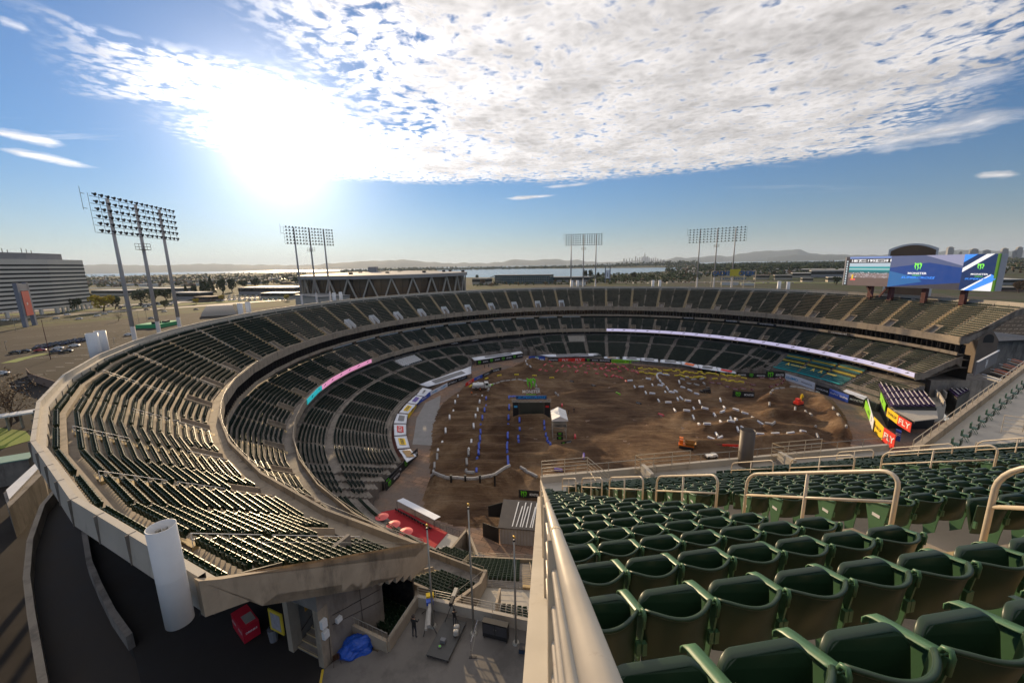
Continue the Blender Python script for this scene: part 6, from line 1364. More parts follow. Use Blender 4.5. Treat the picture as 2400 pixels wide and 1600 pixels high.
bleacher((q32(700, 372, 7), q32(945, 340, 7), q32(1000, 395, 7), q32(845, 490, 7)), 8, 3, 'smaller block of violet seats behind the big one', .02)
mb = MB(); g = [q32(335, 565, 5.4), q32(690, 570, 5.4), q32(700, 640, 5.4), q32(520, 660, 5.4)]; mb.slab(g, .2); tag(mb.build('seating_apron', CONC_L), 'pale concrete apron with rails in front of the violet seats', 'platform')
guard('guard_rail', 'pipe rail round the front of the violet seat block', [q32(340, 580, 5.5), q32(430, 640, 5.5), q32(520, 680, 5.5)], 1.0, 3, RAILW, 1.6)
for i, (a, b) in enumerate((((610, 350), (620, 410)), ((660, 400), (700, 480)), ((700, 460), (745, 535)), ((720, 430), (760, 470)))):
    A_, B_ = q32(*a, 6.4), q32(*b, 6.4); mb = MB(); mb.beam(A_, B_, .3, 1.8); tag(mb.build('stair_cheek', CONC_L), 'pale concrete stair cheek between the violet blocks, %s from the back' % nth(i+1), 'wall')
mb = MB(); mb.prism([tuple(q32(x, y, 4.8).xy) for x, y in ((560, 345), (720, 350), (760, 540), (640, 560), (700, 560))][:4], 0, 4.8); tag(mb.build('concourse_deck', CONC_L), 'pale deck between the violet seat blocks', 'platform')
def face_banner(pa, pb, z0, h, bg, tx, lb): return wall_banner(pa, pb, h, bg, tx, lb, z0)
face_banner(q32(235, 400, 4), q32(300, 575, 4), 3.4, 2.2, GNB, [('MAXXIS', INKB, .5), ('O', INKB, .7)], 'upper lime and white banner on the violet block front')
face_banner(q32(312, 610, 4), q32(392, 672, 4), 3.6, 2.4, YLB, [('DUNLOP', INKB, .42)], 'upper yellow banner below the violet seats'); face_banner(q32(392, 675, 4), q32(490, 735, 4), 3.6, 2.5, RDB, [('FLY', WHT, .8)], 'upper red banner below the violet seats')
face_banner(q32(160, 560, 0), q32(205, 735, 0), 0, 3.0, WHB, [('DXR', INKB, .4), ('O', INKB, .6)], 'white banner with dark letters left of the big yellow one')
face_banner(q32(370, 800, 0), q32(410, 815, 0), 0, 3.0, BLB, [('F', WHT, .5)], 'narrow blue banner at the end of the big red one')
mb = MB(); cn = [C8(690, 650, 2.9), C8(800, 598, 2.9), C8(975, 655, 2.9), C8(880, 730, 2.9)]; t = thing('canopy', 'white canopy with dark clawed panel and blue edge in the right corner', 'canopy'); mb.slab(cn, .08); mb.build('sheet', WHB, t); mb = MB(); mb.beam(cn[1], cn[2], .2, .2); mb.build('blue_edge', mk('bright blue edge', (.03, .25, .65), .4, .05), t)
ctr = (cn[0]+cn[1]+cn[2]+cn[3])/4+Vector((0, 0, .12)); ux = (cn[2]-cn[1]).normalized(); uy = Vector((-ux.y, ux.x, 0)); mb = MB(); mb.quad(ctr-ux*4-uy*1.6, ctr+ux*4-uy*1.6, ctr+ux*4+uy*1.6, ctr-ux*4+uy*1.6); mb.build('printed_panel', BKB, t)
m2 = MB(); claw(m2, ctr-ux*2, ux, uy, 2.4); m2.build('claw_emblem', GRN, t); text_part('MONSTER', 1.2, WHT, t, ctr+ux*1.2, ux, uy, .03, .02, width=4)
for p in cn: mb = MB(); mb.tube((p.x, p.y, 0), p, .06, 6); mb.build('post', STEELD, t)
# ---- teal and yellow covered rows at the right end of the lower bowl
TEAL = mk('teal row cover', (.02, .15, .16), .6, .2, 1); YROW = mk('yellow row cover', (.42, .33, .03), .6, .2, 1); GRROW = mk('dark green row cover', (.012, .035, .03), .6, .2, 1)
t = thing('covered_rows', 'teal and yellow covered bench rows at the right end of the lowest bowl', 'seating block')
for i in range(12):
    r = 81.6+.8*i; c = TEAL if i < 5 else (YROW if i % 3 == 0 else (GRROW if i % 2 else TEAL))
    if r > 91: break
    for th0, th1 in ((7.0, 12.5), (13.2, 18.7), (19.4, 24.9)):
        mb = MB(); ths = np.linspace(th0, th1, 6); z = lz(r+.01, (th0+th1)/2)+.1; v = []
        for th_ in ths: v.append([pol(r+.15, th_, z), pol(r+.15, th_, z+.55), pol(r+.5, th_, z+.6), pol(r+.5, th_, z)])
        mb.strip(v); mb.build('row_cover', c, t)
mb = MB()
for th0 in np.arange(7, 25, 2.0): a, b = Vector(pol(80.8, th0, 3.9)), Vector(pol(80.8, th0+2, 3.9)); mb.beam(a, b, .1, .35)
mb.build('teal_edge', mk('bright teal edge', (.02, .42, .45), .5, .05), t)
a = R(18); u_ = Vector((math.sin(a), -math.cos(a), 0)); 
for th_, tx in ((22.2, 'A'), (19.5, 'GOLDEN ROAD'), (15.6, 'A'), (13.6, 'A'), (10.8, 'BREWERY')):
    a = R(th_); u2 = Vector((math.sin(a), -math.cos(a), 0)); up = Vector((math.cos(a), math.sin(a), .75)); text_part(tx, 1.9 if tx == 'A' else .8, YROW, t, Vector(pol(83.6, th_, 5.3)), u2, up, .35, .05)
# ---- boxes, crest board and gabled building behind the right end
crest = thing('crest_board', 'grey board with white shield crest above the orange seat boxes', 'sign'); LA_, LB_ = at(2285, 876, 17), at(2336, 846, 17); u2 = (LB_-LA_); u2.z = 0; Lc = u2.length; u2.normalize(); n2 = Vector((u2.y, -u2.x, 0))
mb = MB(); mb.obox(LA_-Vector((0, 0, .5)), u2*Lc, -n2*.3, (0, 0, 3.6)); mb.build('board', mk('grey crest board', (.16, .15, .15), .6, .1), crest)
m2 = MB(); c = LA_+u2*Lc*.45+Vector((0, 0, 1.2))+n2*.05
def shield(s): return [c+u2*x*s+Vector((0, 0, y*s)) for x, y in ((-.9, .9), (0, .7), (.9, .9), (.85, -.2), (0, -1.05), (-.85, -.2))]
o_, i_ = shield(1.25), shield(1.0)
for k in range(6): m2.quad(o_[k], o_[(k+1) % 6], i_[(k+1) % 6], i_[k])
m2.tube(c+n2*.0, c+n2*.05, .45, 10); m2.beam(c+u2*-.8+Vector((0, 0, -.7)), c+u2*.8+Vector((0, 0, .7)), .05, .1); m2.beam(c+u2*.8+Vector((0, 0, -.7)), c+u2*-.8+Vector((0, 0, .7)), .05, .1); m2.build('shield_crest', WHT, crest)
for e in ((LA_, .0), (LB_, .0)): pass
mb = MB(); mb.beam(LA_+Vector((0, 0, 3.1)), LB_+Vector((0, 0, 3.1)), .4, .12); mb.build('white_border', WHITE, crest)
ORS = mk('orange seat vinyl', (.45, .10, .02), .5, .1, 2)
for i in range(4):
    a = at(2300+i*20, 884-i*12, 16.2); b = at(2330+i*20, 893-i*12, 16.2); t = thing('seat_box', 'open private box with orange chairs, %s below the crest board' % nth(i+1), 'balcony', (0, 0, 0), 0, 'open boxes with orange chairs')
    d = (b-a).normalized(); nn = Vector((-d.y, d.x, 0)); mb = MB(); mb.obox(a, d*6.5, nn*2.4, (0, 0, .2)); mb.build('slab', CONC_L, t); mb = MB(); mb.beam(a+Vector((0, 0, .9)), a+d*6.5+Vector((0, 0, .9)), .12, .12)
    mb.build('white_rail', WHITE, t)
    if i: mb = MB(); mb.obox(a+nn*.8+Vector((0, 0, .2)), d*5.2, nn*.6, (0, 0, .8)); mb.build('chair_row', ORS, t)
block = MB(); pl = [at(2270, 905, 12), at(2400, 905, 12), at(2400, 850, 12), at(2290, 845, 12)]
gb = thing('service_building', 'dark flat-roofed service building with gabled rear wall beyond the right end', 'building')
a = at(2285, 822, 14); b = at(2372, 818, 14); mb = MB(); d = (b-a); L_ = d.length; d.normalize(); nn = Vector((-d.y, d.x, 0)); mb.obox((a.x, a.y, 0), d*(L_+8), nn*14, (0, 0, 17)); mb.build('wall', CONC_D, gb); mb = MB(); mb.obox((a-d*2-nn*1.5)+Vector((0, 0, 3.0)), d*(L_+14), nn*17, (0, 0, .5)); mb.build('roof', STEELD, gb)
g0 = at(2292, 800, 18); g1 = at(2340, 800, 18); gz_ = (g0+g1)/2; d = (g1-g0).normalized(); nn = Vector((-d.y, d.x, 0)); hw = (g1-g0).length/2; mb = MB(); P_ = [g0-Vector((0, 0, 14)), g1-Vector((0, 0, 14)), g1+Vector((0, 0, .5)), gz_+Vector((0, 0, 4.8)), g0+Vector((0, 0, .5))]
mb.add(P_+[p+nn*10 for p in P_], ((0, 1, 2, 3, 4), (9, 8, 7, 6, 5), (0, 5, 6, 1), (1, 6, 7, 2), (2, 7, 8, 3), (3, 8, 9, 4), (4, 9, 5, 0))); mb.build('gable', mk('brown gable concrete', (.17, .13, .10), .8, .2, .5), gb)
mb = MB(); c = gz_-nn*.06+Vector((0, 0, .6)); pts = [c-d*1.6-Vector((0, 0, 1.0)), c+d*1.6-Vector((0, 0, 1.0)), c+d*1.6+Vector((0, 0, .4))]+[c+d*1.6*math.cos(R(t_))+Vector((0, 0, .4+1.5*math.sin(R(t_)))) for t_ in (30, 60, 90, 120, 150)]+[c-d*1.6+Vector((0, 0, .4))]; mb.add(pts, (tuple(range(len(pts))),)); mb.build('arched_opening', DARK, gb)
mb = MB(); v = [at(2150, 905, 8), at(2290, 870, 8), at(2330, 830, 8), at(2270, 836, 8)]; mb = MB(); mb.obox(pol(93, -4.6, 0), Vector(pol(112, -4.6, 0))-Vector(pol(93, -4.6, 0)), (3.0, 8.0, 0), (0, 0, 10)); tag(mb.build('end_block', CONC_D), 'dark concrete block under the right end of the decks', 'building')
# ================================================================ surroundings
ZG = 7.0
def YH(x): return 622-(x-1200)*.01833
def _land(t, p, g):
    n1 = t.n('ShaderNodeTexNoise', {'Vector': g, 'Scale': .004, 'Detail': 8, 'Roughness': .65}).outputs[0]; n2 = t.n('ShaderNodeTexNoise', {'Vector': g, 'Scale': .03, 'Detail': 7, 'Roughness': .7}).outputs[0]
    br = t.n('ShaderNodeTexVoronoi', {'Vector': g, 'Scale': .02}).outputs[1]
    c = t.ramp(n1, [(.35, (.035, .048, .015)), (.47, (.062, .060, .030)), (.58, (.07, .062, .050)), (.7, (.12, .105, .09))]); c = t.mix(t.n('ShaderNodeMapRange', {0: n2, 1: .48, 2: .62, 3: 0.0, 4: .8}).outputs[0], c, (.05, .07, .028))
    t.nt.links.new(c, p.inputs['Base Color'])
LAND = nodemat('flat urban land', _land)
WATER = bpy.data.materials.new('bay water'); WATER.use_nodes = True; t_ = NT(WATER.node_tree); g_ = t_.n('ShaderNodeNewGeometry').outputs['Position']; nb_ = t_.n('ShaderNodeTexNoise', {'Vector': g_, 'Scale': .02, 'Detail': 5}).outputs[0]
p_ = t_.n('ShaderNodeBsdfPrincipled', {'Base Color': (.10, .15, .19, 1), 'Roughness': .22, 'Specular IOR Level': .8}); t_.nt.links.new(t_.n('ShaderNodeBump', {'Height': nb_, 'Strength': .25, 'Distance': 3.0}).outputs[0], p_.inputs['Normal']); t_.n('ShaderNodeOutputMaterial', {0: p_.outputs[0]})
mb = MB(); mb.strip([[(r*math.cos(R(a)), r*math.sin(R(a)), ZG-.6) for r in (900, 65000)] for a in range(0, 361, 5)]); tag(mb.build('water', WATER), 'pale calm bay', kind='structure')
def sheet(pts, z, name, mat, label):
    bm = bmesh.new(); f = bm.faces.new([bm.verts.new((p[0], p[1], z)) for p in pts]); bmesh.ops.triangulate(bm, faces=[f]); me = bpy.data.meshes.new(name); bm.to_mesh(me); bm.free(); me.materials.append(mat)
    o = bpy.data.objects.new(name, me); COL.objects.link(o); return tag(o, label, kind='structure')
shore = [(-300, YH(-300)+9), (200, YH(200)+9), (420, YH(420)+6.5), (700, YH(700)+6), (860, YH(860)+6), (1060, YH(1060)+5), (1150, YH(1150)+5), (1188, YH(1188)+6), (1160, 631.5), (1105, 636), (1060, 641), (1050, 650), (1107, 650), (1150, 650), (1240, 649), (1290, 650.5), (1400, 648), (1480, 641), (1540, 637), (1620, 630), (1640, YH(1640)+4.5), (2000, YH(2000)+4.5), (2700, YH(2700)+4.5)]
pts = [at(x, y, ZG).xy for x, y in shore]+[Vector((9000, 500)), Vector((9000, -3000)), Vector((-9000, -3000)), Vector((-9000, 600))]
hole_r = 0
sheet(pts, ZG-.5, 'ground', LAND, 'flat land round the stadium')
bpy.data.objects['ground'].location.z = 0
isl = [(1196, 627.5), (1240, 629.3), (1310, 629.6), (1450, 628), (1611, 626.5), (1640, YH(1640)+4), (1640, YH(1640)+2.5), (1400, YH(1400)+2.5), (1200, YH(1200)+3)]
sheet([at(x, y, ZG).xy for x, y in isl], ZG-.3, 'far_shore', LAND, 'low far shore across the water')
LOT = nodemat('car park asphalt', lambda t, p, g: t.nt.links.new(t.mix(t.n('ShaderNodeMapRange', {0: t.n('ShaderNodeTexNoise', {'Vector': g, 'Scale': .06, 'Detail': 8, 'Roughness': .65}).outputs[0], 1: .4, 2: .62, 3: 0.0, 4: 1.0}).outputs[0], (.020, .0165, .014), (.038, .032, .027)), p.inputs['Base Color']))
# the car park ring: an annulus outside the bowl so that the sunken field stays open
mb = MB(); N_ = 72; rows = [[pol(118, 5*i, ZG) for i in range(N_+1)], [pol(420, 5*i, ZG) for i in range(N_+1)]]; mb.strip(rows); 
lot = mb.build('car_park', LOT); tag(lot, 'asphalt car park round the stadium', kind='structure')
# ground itself must stay clear of the field: cut a disc
bm = bmesh.new(); go = bpy.data.objects['ground']; bpy.data.objects.remove(go)
outer = [Vector((p.x, p.y)) for p in pts]
sh = [at(x, y, ZG).xy for x, y in shore]; bm = bmesh.new(); n_in = 90; ctr = Vector((CX, CY)); ring_in = [Vector(pol(400, 360*i/n_in)[:2]) for i in range(n_in)]
def far_pt(ang):
    d = Vector((math.cos(ang), math.sin(ang))); best = 1e9
    for i in range(len(outer)):
        a, b = outer[i], outer[(i+1) % len(outer)]; e = b-a; den = d.x*e.y-d.y*e.x
        if abs(den) < 1e-9: continue
        w = a-ctr; t = (w.x*e.y-w.y*e.x)/den; s = (w.x*d.y-w.y*d.x)/den
        if t > 0 and 0 <= s <= 1: best = min(best, t)
    return ctr+d*min(best, 12000)
angs = sorted([2*math.pi*i/n_in for i in range(n_in)]+[math.atan2(p.y-CY, p.x-CX) % (2*math.pi)+e for p in outer for e in (-1e-4, 1e-4)])
vi = [bm.verts.new((CX+400*math.cos(a), CY+400*math.sin(a), ZG-.12)) for a in angs]; vo = [bm.verts.new((*far_pt(a), ZG-.12)) for a in angs]
for i in range(len(angs)): j = (i+1) % len(angs); bm.faces.new((vi[i], vo[i], vo[j], vi[j]))
me = bpy.data.meshes.new('ground'); bm.to_mesh(me); bm.free(); me.materials.append(LAND); go = bpy.data.objects.new('ground', me); COL.objects.link(go); tag(go, 'flat land with scattered green round the stadium', kind='structure')
mb = MB(); ring(mb, [(92.3, 0), (118.5, ZG)]); tag(mb.build('embankment', CONC_D), 'earth bank hidden behind the decks', kind='structure')
def band(pl, w, z, mat, name, label):
    P_ = [at(x, y, ZG) for x, y in pl]; mb = MB(); rows = []
    for i, p in enumerate(P_):
        d = (P_[min(i+1, len(P_)-1)]-P_[max(i-1, 0)]); d.z = 0; d.normalize(); nrm = Vector((-d.y, d.x, 0)); rows.append([(p+nrm*w/2).xy.to_3d()+Vector((0, 0, z)), (p-nrm*w/2).xy.to_3d()+Vector((0, 0, z))])
    mb.strip(rows); return tag(mb.build(name, mat), label, kind='structure')
ROADM = mk('freeway concrete', (.24, .21, .18), .7, .12, .05); GRASSM = mk('short green grass', (.13, .17, .02), .9, .35, .05, bump=.3); LINEW = mk('worn white line', (.55, .52, .47), .7, .2, 1)
band([(-60, 752), (100, 742), (250, 731), (400, 722), (560, 710), (700, 700)], 16, ZG+.03, ROADM, 'road', 'pale road on the left'); band([(-60, 742), (100, 733), (250, 724), (400, 715), (560, 705), (700, 696)], 14, ZG+.035, GRASSM, 'verge', 'green verge')
band([(-60, 737), (100, 727), (250, 717), (400, 709), (560, 700), (700, 690)], 22, ZG+.04, ROADM, 'freeway', 'freeway on the left'); band([(400, 712), (440, 700), (490, 682), (520, 672)], 14, ZG+.045, ROADM, 'side_road', 'pale side road between trees')
band([(1250, 664), (1500, 661), (1800, 660), (2100, 664)], 10, ZG+.03, ROADM, 'far_road', 'pale road behind the far rim'); band([(1400, 657), (1500, 652), (1600, 652)], 50, ZG+.02, GRASSM, 'meadow', 'green meadow by the shore'); band([(1700, 664), (1850, 662), (2000, 662)], 30, ZG+.02, GRASSM, 'grass_strip', 'green strip behind the right rim')
band([(880, 629.5), (1000, 629.6), (1120, 628.3)], 900, ZG+.1, GRASSM, 'spit', 'green golf course spit'); band([(-60, 770), (180, 752), (300, 742)], 3, ZG+.02, GRASSM, 'planting_strip', 'green planting strip'); band([(20, 850), (60, 838), (110, 828)], 5, ZG+.05, GRASSM, 'planter', 'green planter in the left car park')
mb = MB()
for j in range(7):
    for i in range(16):
        a = at(2235+i*14+j*5, 745+j*9, ZG); mb.obox((a.x, a.y, ZG+.02), (4.5, 1.6, 0), (.12, .22, 0), (0, 0, .01))
for j in range(5):
    for i in range(9): a = at(30+i*32, 775+j*17-i*2, ZG); mb.obox((a.x, a.y, ZG+.02), (4.0, 3.0, 0), (-.12, .2, 0), (0, 0, .01))
for i in range(12): a = at(20+i*22, 905-i*9, ZG); mb.obox((a.x, a.y, ZG+.02), (3.5, .3, 0), (-.1, .25, 0), (0, 0, .01))
tag(mb.build('parking_lines', LINEW), 'white stall lines', kind='structure')
# ---- hills, towns far off
HILLM = mk('far hill scrub', (.030, .042, .034), .95, .25, .0008)
def hills(pl, D, depth, label, name='hills'):
    mb = MB(); rows = []
    xs_ = []
    for (x0, y0), (x1, y1) in zip(pl, pl[1:]):
        n = max(2, int((x1-x0)/9))
        for i in range(n): f = i/n; f2 = f*f*(3-2*f)*.6+f*.4; xs_.append((x0+(x1-x0)*f, y0+(y1-y0)*f2))
    xs_.append(pl[-1])
    for i, (x, y) in enumerate(xs_):
        y += .7*math.sin(i*1.7)+.5*math.sin(i*.63+1)+rnd.uniform(-.35, .35); t = at_dist(x, y, D); d = Vector((t.x, t.y, 0)).normalized(); z = max(t.z, ZG+2)
        r = [Vector((t.x, t.y, 0))-d*depth+Vector((0, 0, ZG-1))]
        for f, g_ in ((.3, .38), (.6, .68), (.82, .9), (1, 1)): q = Vector((t.x, t.y, 0))-d*depth*(1-f); r.append(q+Vector((0, 0, ZG+(z-ZG)*g_*(1 if f == 1 else 1+.08*math.sin(i*.9+f*9)))))
        r.append(Vector((t.x, t.y, 0))+d*depth+Vector((0, 0, ZG-1))); rows.append(r)
    mb.strip(rows); return tag(mb.build(name, HILLM, None, True), label, kind='structure')
hills([(-200, 625), (60, 624), (190, 622), (260, 619), (330, 622), (400, 621), (480, 618), (560, 620), (640, 621), (720, 621), (780, 623), (860, 627)], 24000, 3500, 'long faint ridge beyond the bay on the left')
hills([(700, 626), (780, 617), (820, 613.6), (880, 611.5), (945, 608.8), (1007, 613.6), (1061, 618), (1088, 615), (1141, 617.4), (1177, 613.6), (1207, 607), (1240, 611), (1301, 606), (1329, 611), (1354, 609), (1376, 613), (1436, 614), (1508, 609), (1561, 611), (1640, 612)], 20000, 3000, 'hills across the bay behind the arena')
hills([(1520, 613), (1561, 609), (1585, 603), (1606, 604.5), (1633, 602), (1660, 601), (1683, 598), (1702, 602), (1738, 593.5), (1795, 588), (1845, 586), (1867, 584), (1904, 594), (1943, 596), (1979, 597), (2060, 598), (2150, 595), (2234, 587), (2270, 585), (2325, 588), (2420, 586), (2600, 590)], 22000, 3000, 'blue mountain ridge on the right'); hills([(1800, 603), (1860, 598), (1920, 597), (1990, 600)], 17000, 1500, 'lower foothill on the right')
TOWM = mk('far tower', (.22, .22, .23), .6, .2, .01); TOWM2 = mk('pale tower', (.36, .33, .30), .6, .15, .02)
mb_list = [(1462, 606, 3), (1468, 607, 2.4), (1475, 605, 2), (1481, 606, 2), (1489, 600.5, 2.2), (1494, 605, 2), (1499, 603, 2), (1504, 602, 2), (1507, 601, 2), (1510.5, 595.6, 2.2), (1513.5, 602, 2), (1517, 600.5, 2.6), (1521, 603.5, 2.2), (1526, 605, 2.4), (1531, 604, 2), (1536, 603, 1.8), (1541, 606, 2.4), (1548, 607, 2.5), (1555, 608, 3)]
for i, (x, y, w) in enumerate(mb_list):
    b = at_dist(x, YH(x), 16000); tp = at_dist(x, y, 16000); ww = w*16000/933; mb = MB(); mb.box((0, 0, 0), (ww, ww*.8, tp.z-ZG)); 
    if i == 9: mb.box((0, 0, tp.z-ZG), (ww*.4, ww*.4, 60))
    o = mb.build('skyscraper', TOWM); o.location = (b.x, b.y, ZG); tag(o, 'faint %s on the far city skyline, %s from the left' % ('tallest pointed tower' if i == 9 else 'tower block', nth(i+1)), 'skyscraper', 'towers of the far city across the bay')
for i, (x0, x1, y, tower) in enumerate(((2214, 2234, 580, 1), (2246, 2254, 591, 0), (2268, 2292, 584, 1), (2300, 2321, 587, 0), (2341, 2362, 583, 1), (2370, 2385, 588, 0), (2376, 2395, 580, 1))):
    D = 6500; a, b, tp = at_dist(x0, 600, D), at_dist(x1, 600, D), at_dist((x0+x1)/2, y, D); w = (b-a).length; c = (a+b)/2; t = thing('office_tower', 'hazy downtown tower above the big screen, %s from the left' % nth(i+1), 'tower', (c.x, c.y, ZG), math.atan2((b-a).y, (b-a).x)+.4, 'downtown towers on the right')
    mb = MB(); mb.box((0, 0, 0), (w*.72, w*.6, tp.z-ZG)); mb.box((w*.2, 0, 0), (w*.5, w*.5, (tp.z-ZG)*.8)); mb.build('wall', TOWM, t); mb = MB(); mb.box((0, 0, tp.z-ZG), (w*.4, w*.3, 8)); mb.build('roof_house', TOWM2, t)
# ---- woods and roof sprawl read as masses
LEAFD = mk('dark tree leaves', (.035, .050, .016), .85, .45, .35); LEAFO = mk('olive tree leaves', (.075, .085, .025), .85, .4, .35); LEAFY = mk('yellow autumn leaves', (.36, .26, .015), .8, .3, .5); LEAFB = mk('brown bare twigs', (.16, .10, .05), .9, .3, .5); BARK = mk('tree bark', (.09, .06, .04), .9, .25, 3)
def clump(mb, c, r, h, n=5, m=0, rs=rnd):
    for _ in range(n):
        a = rs.uniform(0, 6.28); rr = rs.uniform(0, .7)*r; z = rs.uniform(.25, 1)*h; s = rs.uniform(.35, .6)*r; p = Vector((c[0]+rr*math.cos(a), c[1]+rr*math.sin(a), c[2]+z)); vs = []
        for d in ((1, 0, 0), (0, 1, 0), (-1, 0, 0), (0, -1, 0), (0, 0, .9), (0, 0, -1.1)): vs.append(p+Vector(d)*s*rs.uniform(.7, 1.2))
        mb.add(vs, ((0, 1, 4), (1, 2, 4), (2, 3, 4), (3, 0, 4), (1, 0, 5), (2, 1, 5), (3, 2, 5), (0, 3, 5)), m)
mb = MB()
for x in np.arange(800, 2010, 1.6):
    D0, D1 = (3900, 4700) if x < 1640 else (1500, 4200); top = np.interp(x, [800, 960, 1066, 1186, 1200, 1240, 1340, 1420, 1508, 1600, 1750, 2010], [631, 625.5, 624.5, 623.5, 624, 622.5, 621, 617, 612.5, 609.5, 607, 606])
    for k in range(2): D = rnd.uniform(D0, D1); tp = at_dist(x, top+rnd.uniform(0, 6), D); h = max(9, tp.z-ZG) if x < 1640 else min(max(8, tp.z-ZG), 22); clump(mb, (tp.x, tp.y, ZG), rnd.uniform(9, 17), h, 4, rnd.choice((0, 0, 1)))
tag(mb.build('woods', [LEAFD, LEAFO]), 'long dark tree line across the water and the far town', kind='stuff')
mb = MB()
for _ in range(3000):
    x = rnd.uniform(1560, 2500); y = YH(x)+rnd.choice((rnd.uniform(6, 14), rnd.uniform(8, 26), rnd.uniform(12, 40))); p = at(x, y, ZG)
    if y > 652 and x < 1960: continue
    s = rnd.uniform(3.5, 6.5)*(1+.25*p.length/1000); clump(mb, (p.x, p.y, ZG), s, s*rnd.uniform(1.1, 2.0), 3, rnd.choice((0, 1, 1, 0, 2)))
for _ in range(1500):
    x = rnd.uniform(-60, 720); y = YH(x)+rnd.choice((rnd.uniform(8, 20), rnd.uniform(14, 34))); p = at(x, y, ZG); s = rnd.uniform(3, 6)*(1+.2*p.length/1000); clump(mb, (p.x, p.y, ZG), s, s*rnd.uniform(1, 1.7), 3, rnd.choice((0, 1, 2)))
for _ in range(420):
    x = rnd.uniform(1110, 1640); y = YH(x)+rnd.uniform(34, 48); p = at(x, y, ZG); s = rnd.uniform(2.0, 3.8); clump(mb, (p.x, p.y, ZG), s, s*1.4, 4, rnd.choice((0, 1, 2)))
for _ in range(500):
    x = rnd.uniform(1380, 1640); y = rnd.uniform(644, 662)-(x-1400)*.03; p = at(x, y, ZG); s = rnd.uniform(2.5, 5.5); clump(mb, (p.x, p.y, ZG), s, s*1.3, 4, rnd.choice((0, 1, 1)))
tag(mb.build('scrub_and_trees', [LEAFD, LEAFO, LEAFB]), 'scattered distant trees and scrub of the plain', kind='stuff')
RO = [mk('grey roof', (.20, .19, .18), .7, .2, .1), mk('white roof', (.55, .53, .50), .6, .1, .1), mk('brown roof', (.17, .11, .08), .8, .2, .1)]; WA = [mk('cream wall', (.40, .35, .28), .8, .12, .2), mk('grey wall', (.27, .26, .26), .8, .12, .2)]
mb = MB()
for _ in range(900):
    x = rnd.uniform(1600, 2500); y = YH(x)+rnd.uniform(6, 30); p = at(x, y, ZG); w = rnd.uniform(8, 16)*(1+p.length/4000); mb.box((p.x, p.y, ZG), (w, w*.7, rnd.uniform(4, 7)), rnd.choice((.3, .35, 1.9)), rnd.randrange(5))
for _ in range(260):
    x = rnd.uniform(-60, 700); y = YH(x)+rnd.uniform(14, 34); p = at(x, y, ZG); w = rnd.uniform(10, 26); mb.box((p.x, p.y, ZG), (w, w*.6, rnd.uniform(4, 8)), rnd.choice((.3, .9)), rnd.randrange(5))
tag(mb.build('distant_houses', RO+WA), 'hundreds of tiny roofs of the far town', 'houses', kind='stuff')
mb = MB()
for pl_, w in (([(200, 668), (330, 664), (500, 656), (700, 652)], 34), ([(0, 678), (300, 674), (420, 670)], 14)):
    P_ = [at(x, y, ZG) for x, y in pl_]; rows = []
    for p in P_: d = Vector((p.x, p.y, 0)).normalized(); rows.append([(p.x-d.x*w, p.y-d.y*w, ZG+.05), (p.x+d.x*w, p.y+d.y*w, ZG+.05)])
    mb.strip(rows)
tag(mb.build('channel_water', WATER), 'bright tidal channel on the left', kind='structure')
# ---- individual trees
def tree_proto(kind, leaf):
    rs = random.Random({'round': 3, 'tall': 5, 'conifer': 8, 'bare': 11}[kind]); t = thing('tree', 'x', 'tree'); mb = MB()
    mb.tube((0, 0, 0), (.1, 0, .35), .035, 7, r2=.024)
    for i in range(7): a = i*.9; mb.tube((.1, 0, .28+.03*i), (.1+.24*math.cos(a), .24*math.sin(a), .5+.05*i), .014, 5, r2=.004)
    mb.build('trunk', BARK, t); mb = MB(); n = {'round': 620, 'tall': 620, 'conifer': 520, 'bare': 260}[kind]
    blobs = [(rs.uniform(-.3, .3), rs.uniform(-.3, .3), rs.uniform(.42, .82), rs.uniform(.13, .24)) for _ in range(9)]
    for _ in range(n):
        if kind == 'conifer': z = rs.uniform(.12, 1)**1.1; r = (1-z)*.26*rs.uniform(.5, 1)+.01; a = rs.uniform(0, 6.28); p = Vector((r*math.cos(a), r*math.sin(a), z)); s = .035
        elif kind == 'bare': a = rs.uniform(0, 6.28); r = rs.uniform(0, .45); p = Vector((r*math.cos(a), r*math.sin(a), rs.uniform(.35, 1-.4*r))); s = .018
        else:
            b = rs.choice(blobs); v = Vector((rs.gauss(0, 1), rs.gauss(0, 1), rs.gauss(0, 1))).normalized()*b[3]*rs.uniform(.7, 1.08); p = Vector((b[0], b[1], b[2]))+v; s = .045
            if kind == 'tall': p.x *= .55; p.y *= .55; p.z = p.z*1.05
        u = Vector((rs.gauss(0, 1), rs.gauss(0, 1), rs.gauss(0, 1))).normalized(); w = u.orthogonal().normalized(); mb.quad(p-u*s-w*s*.6, p+u*s-w*s*.6, p+u*s+w*s*.6, p-u*s+w*s*.6)
    mb.build('crown', leaf, t); return t
TP = {}
def tree(px, yb, h, kind, leaf, label, group='trees of the surroundings', sx=1.0):
    p = at(px, yb, ZG); key = (kind, leaf.name)
    if key not in TP: o = TP[key] = tree_proto(kind, leaf); o.location = (p.x, p.y, ZG-.1); o['label'] = label
    else: o = copy_tree(TP[key], (p.x, p.y, ZG-.1), rnd.uniform(0, 6), label)
    o.scale = (h*sx, h*sx, h); o['group'] = group
tree(243, 728, 17, 'round', LEAFY, 'broad yellow autumn tree right of the striped office block', sx=1.25)
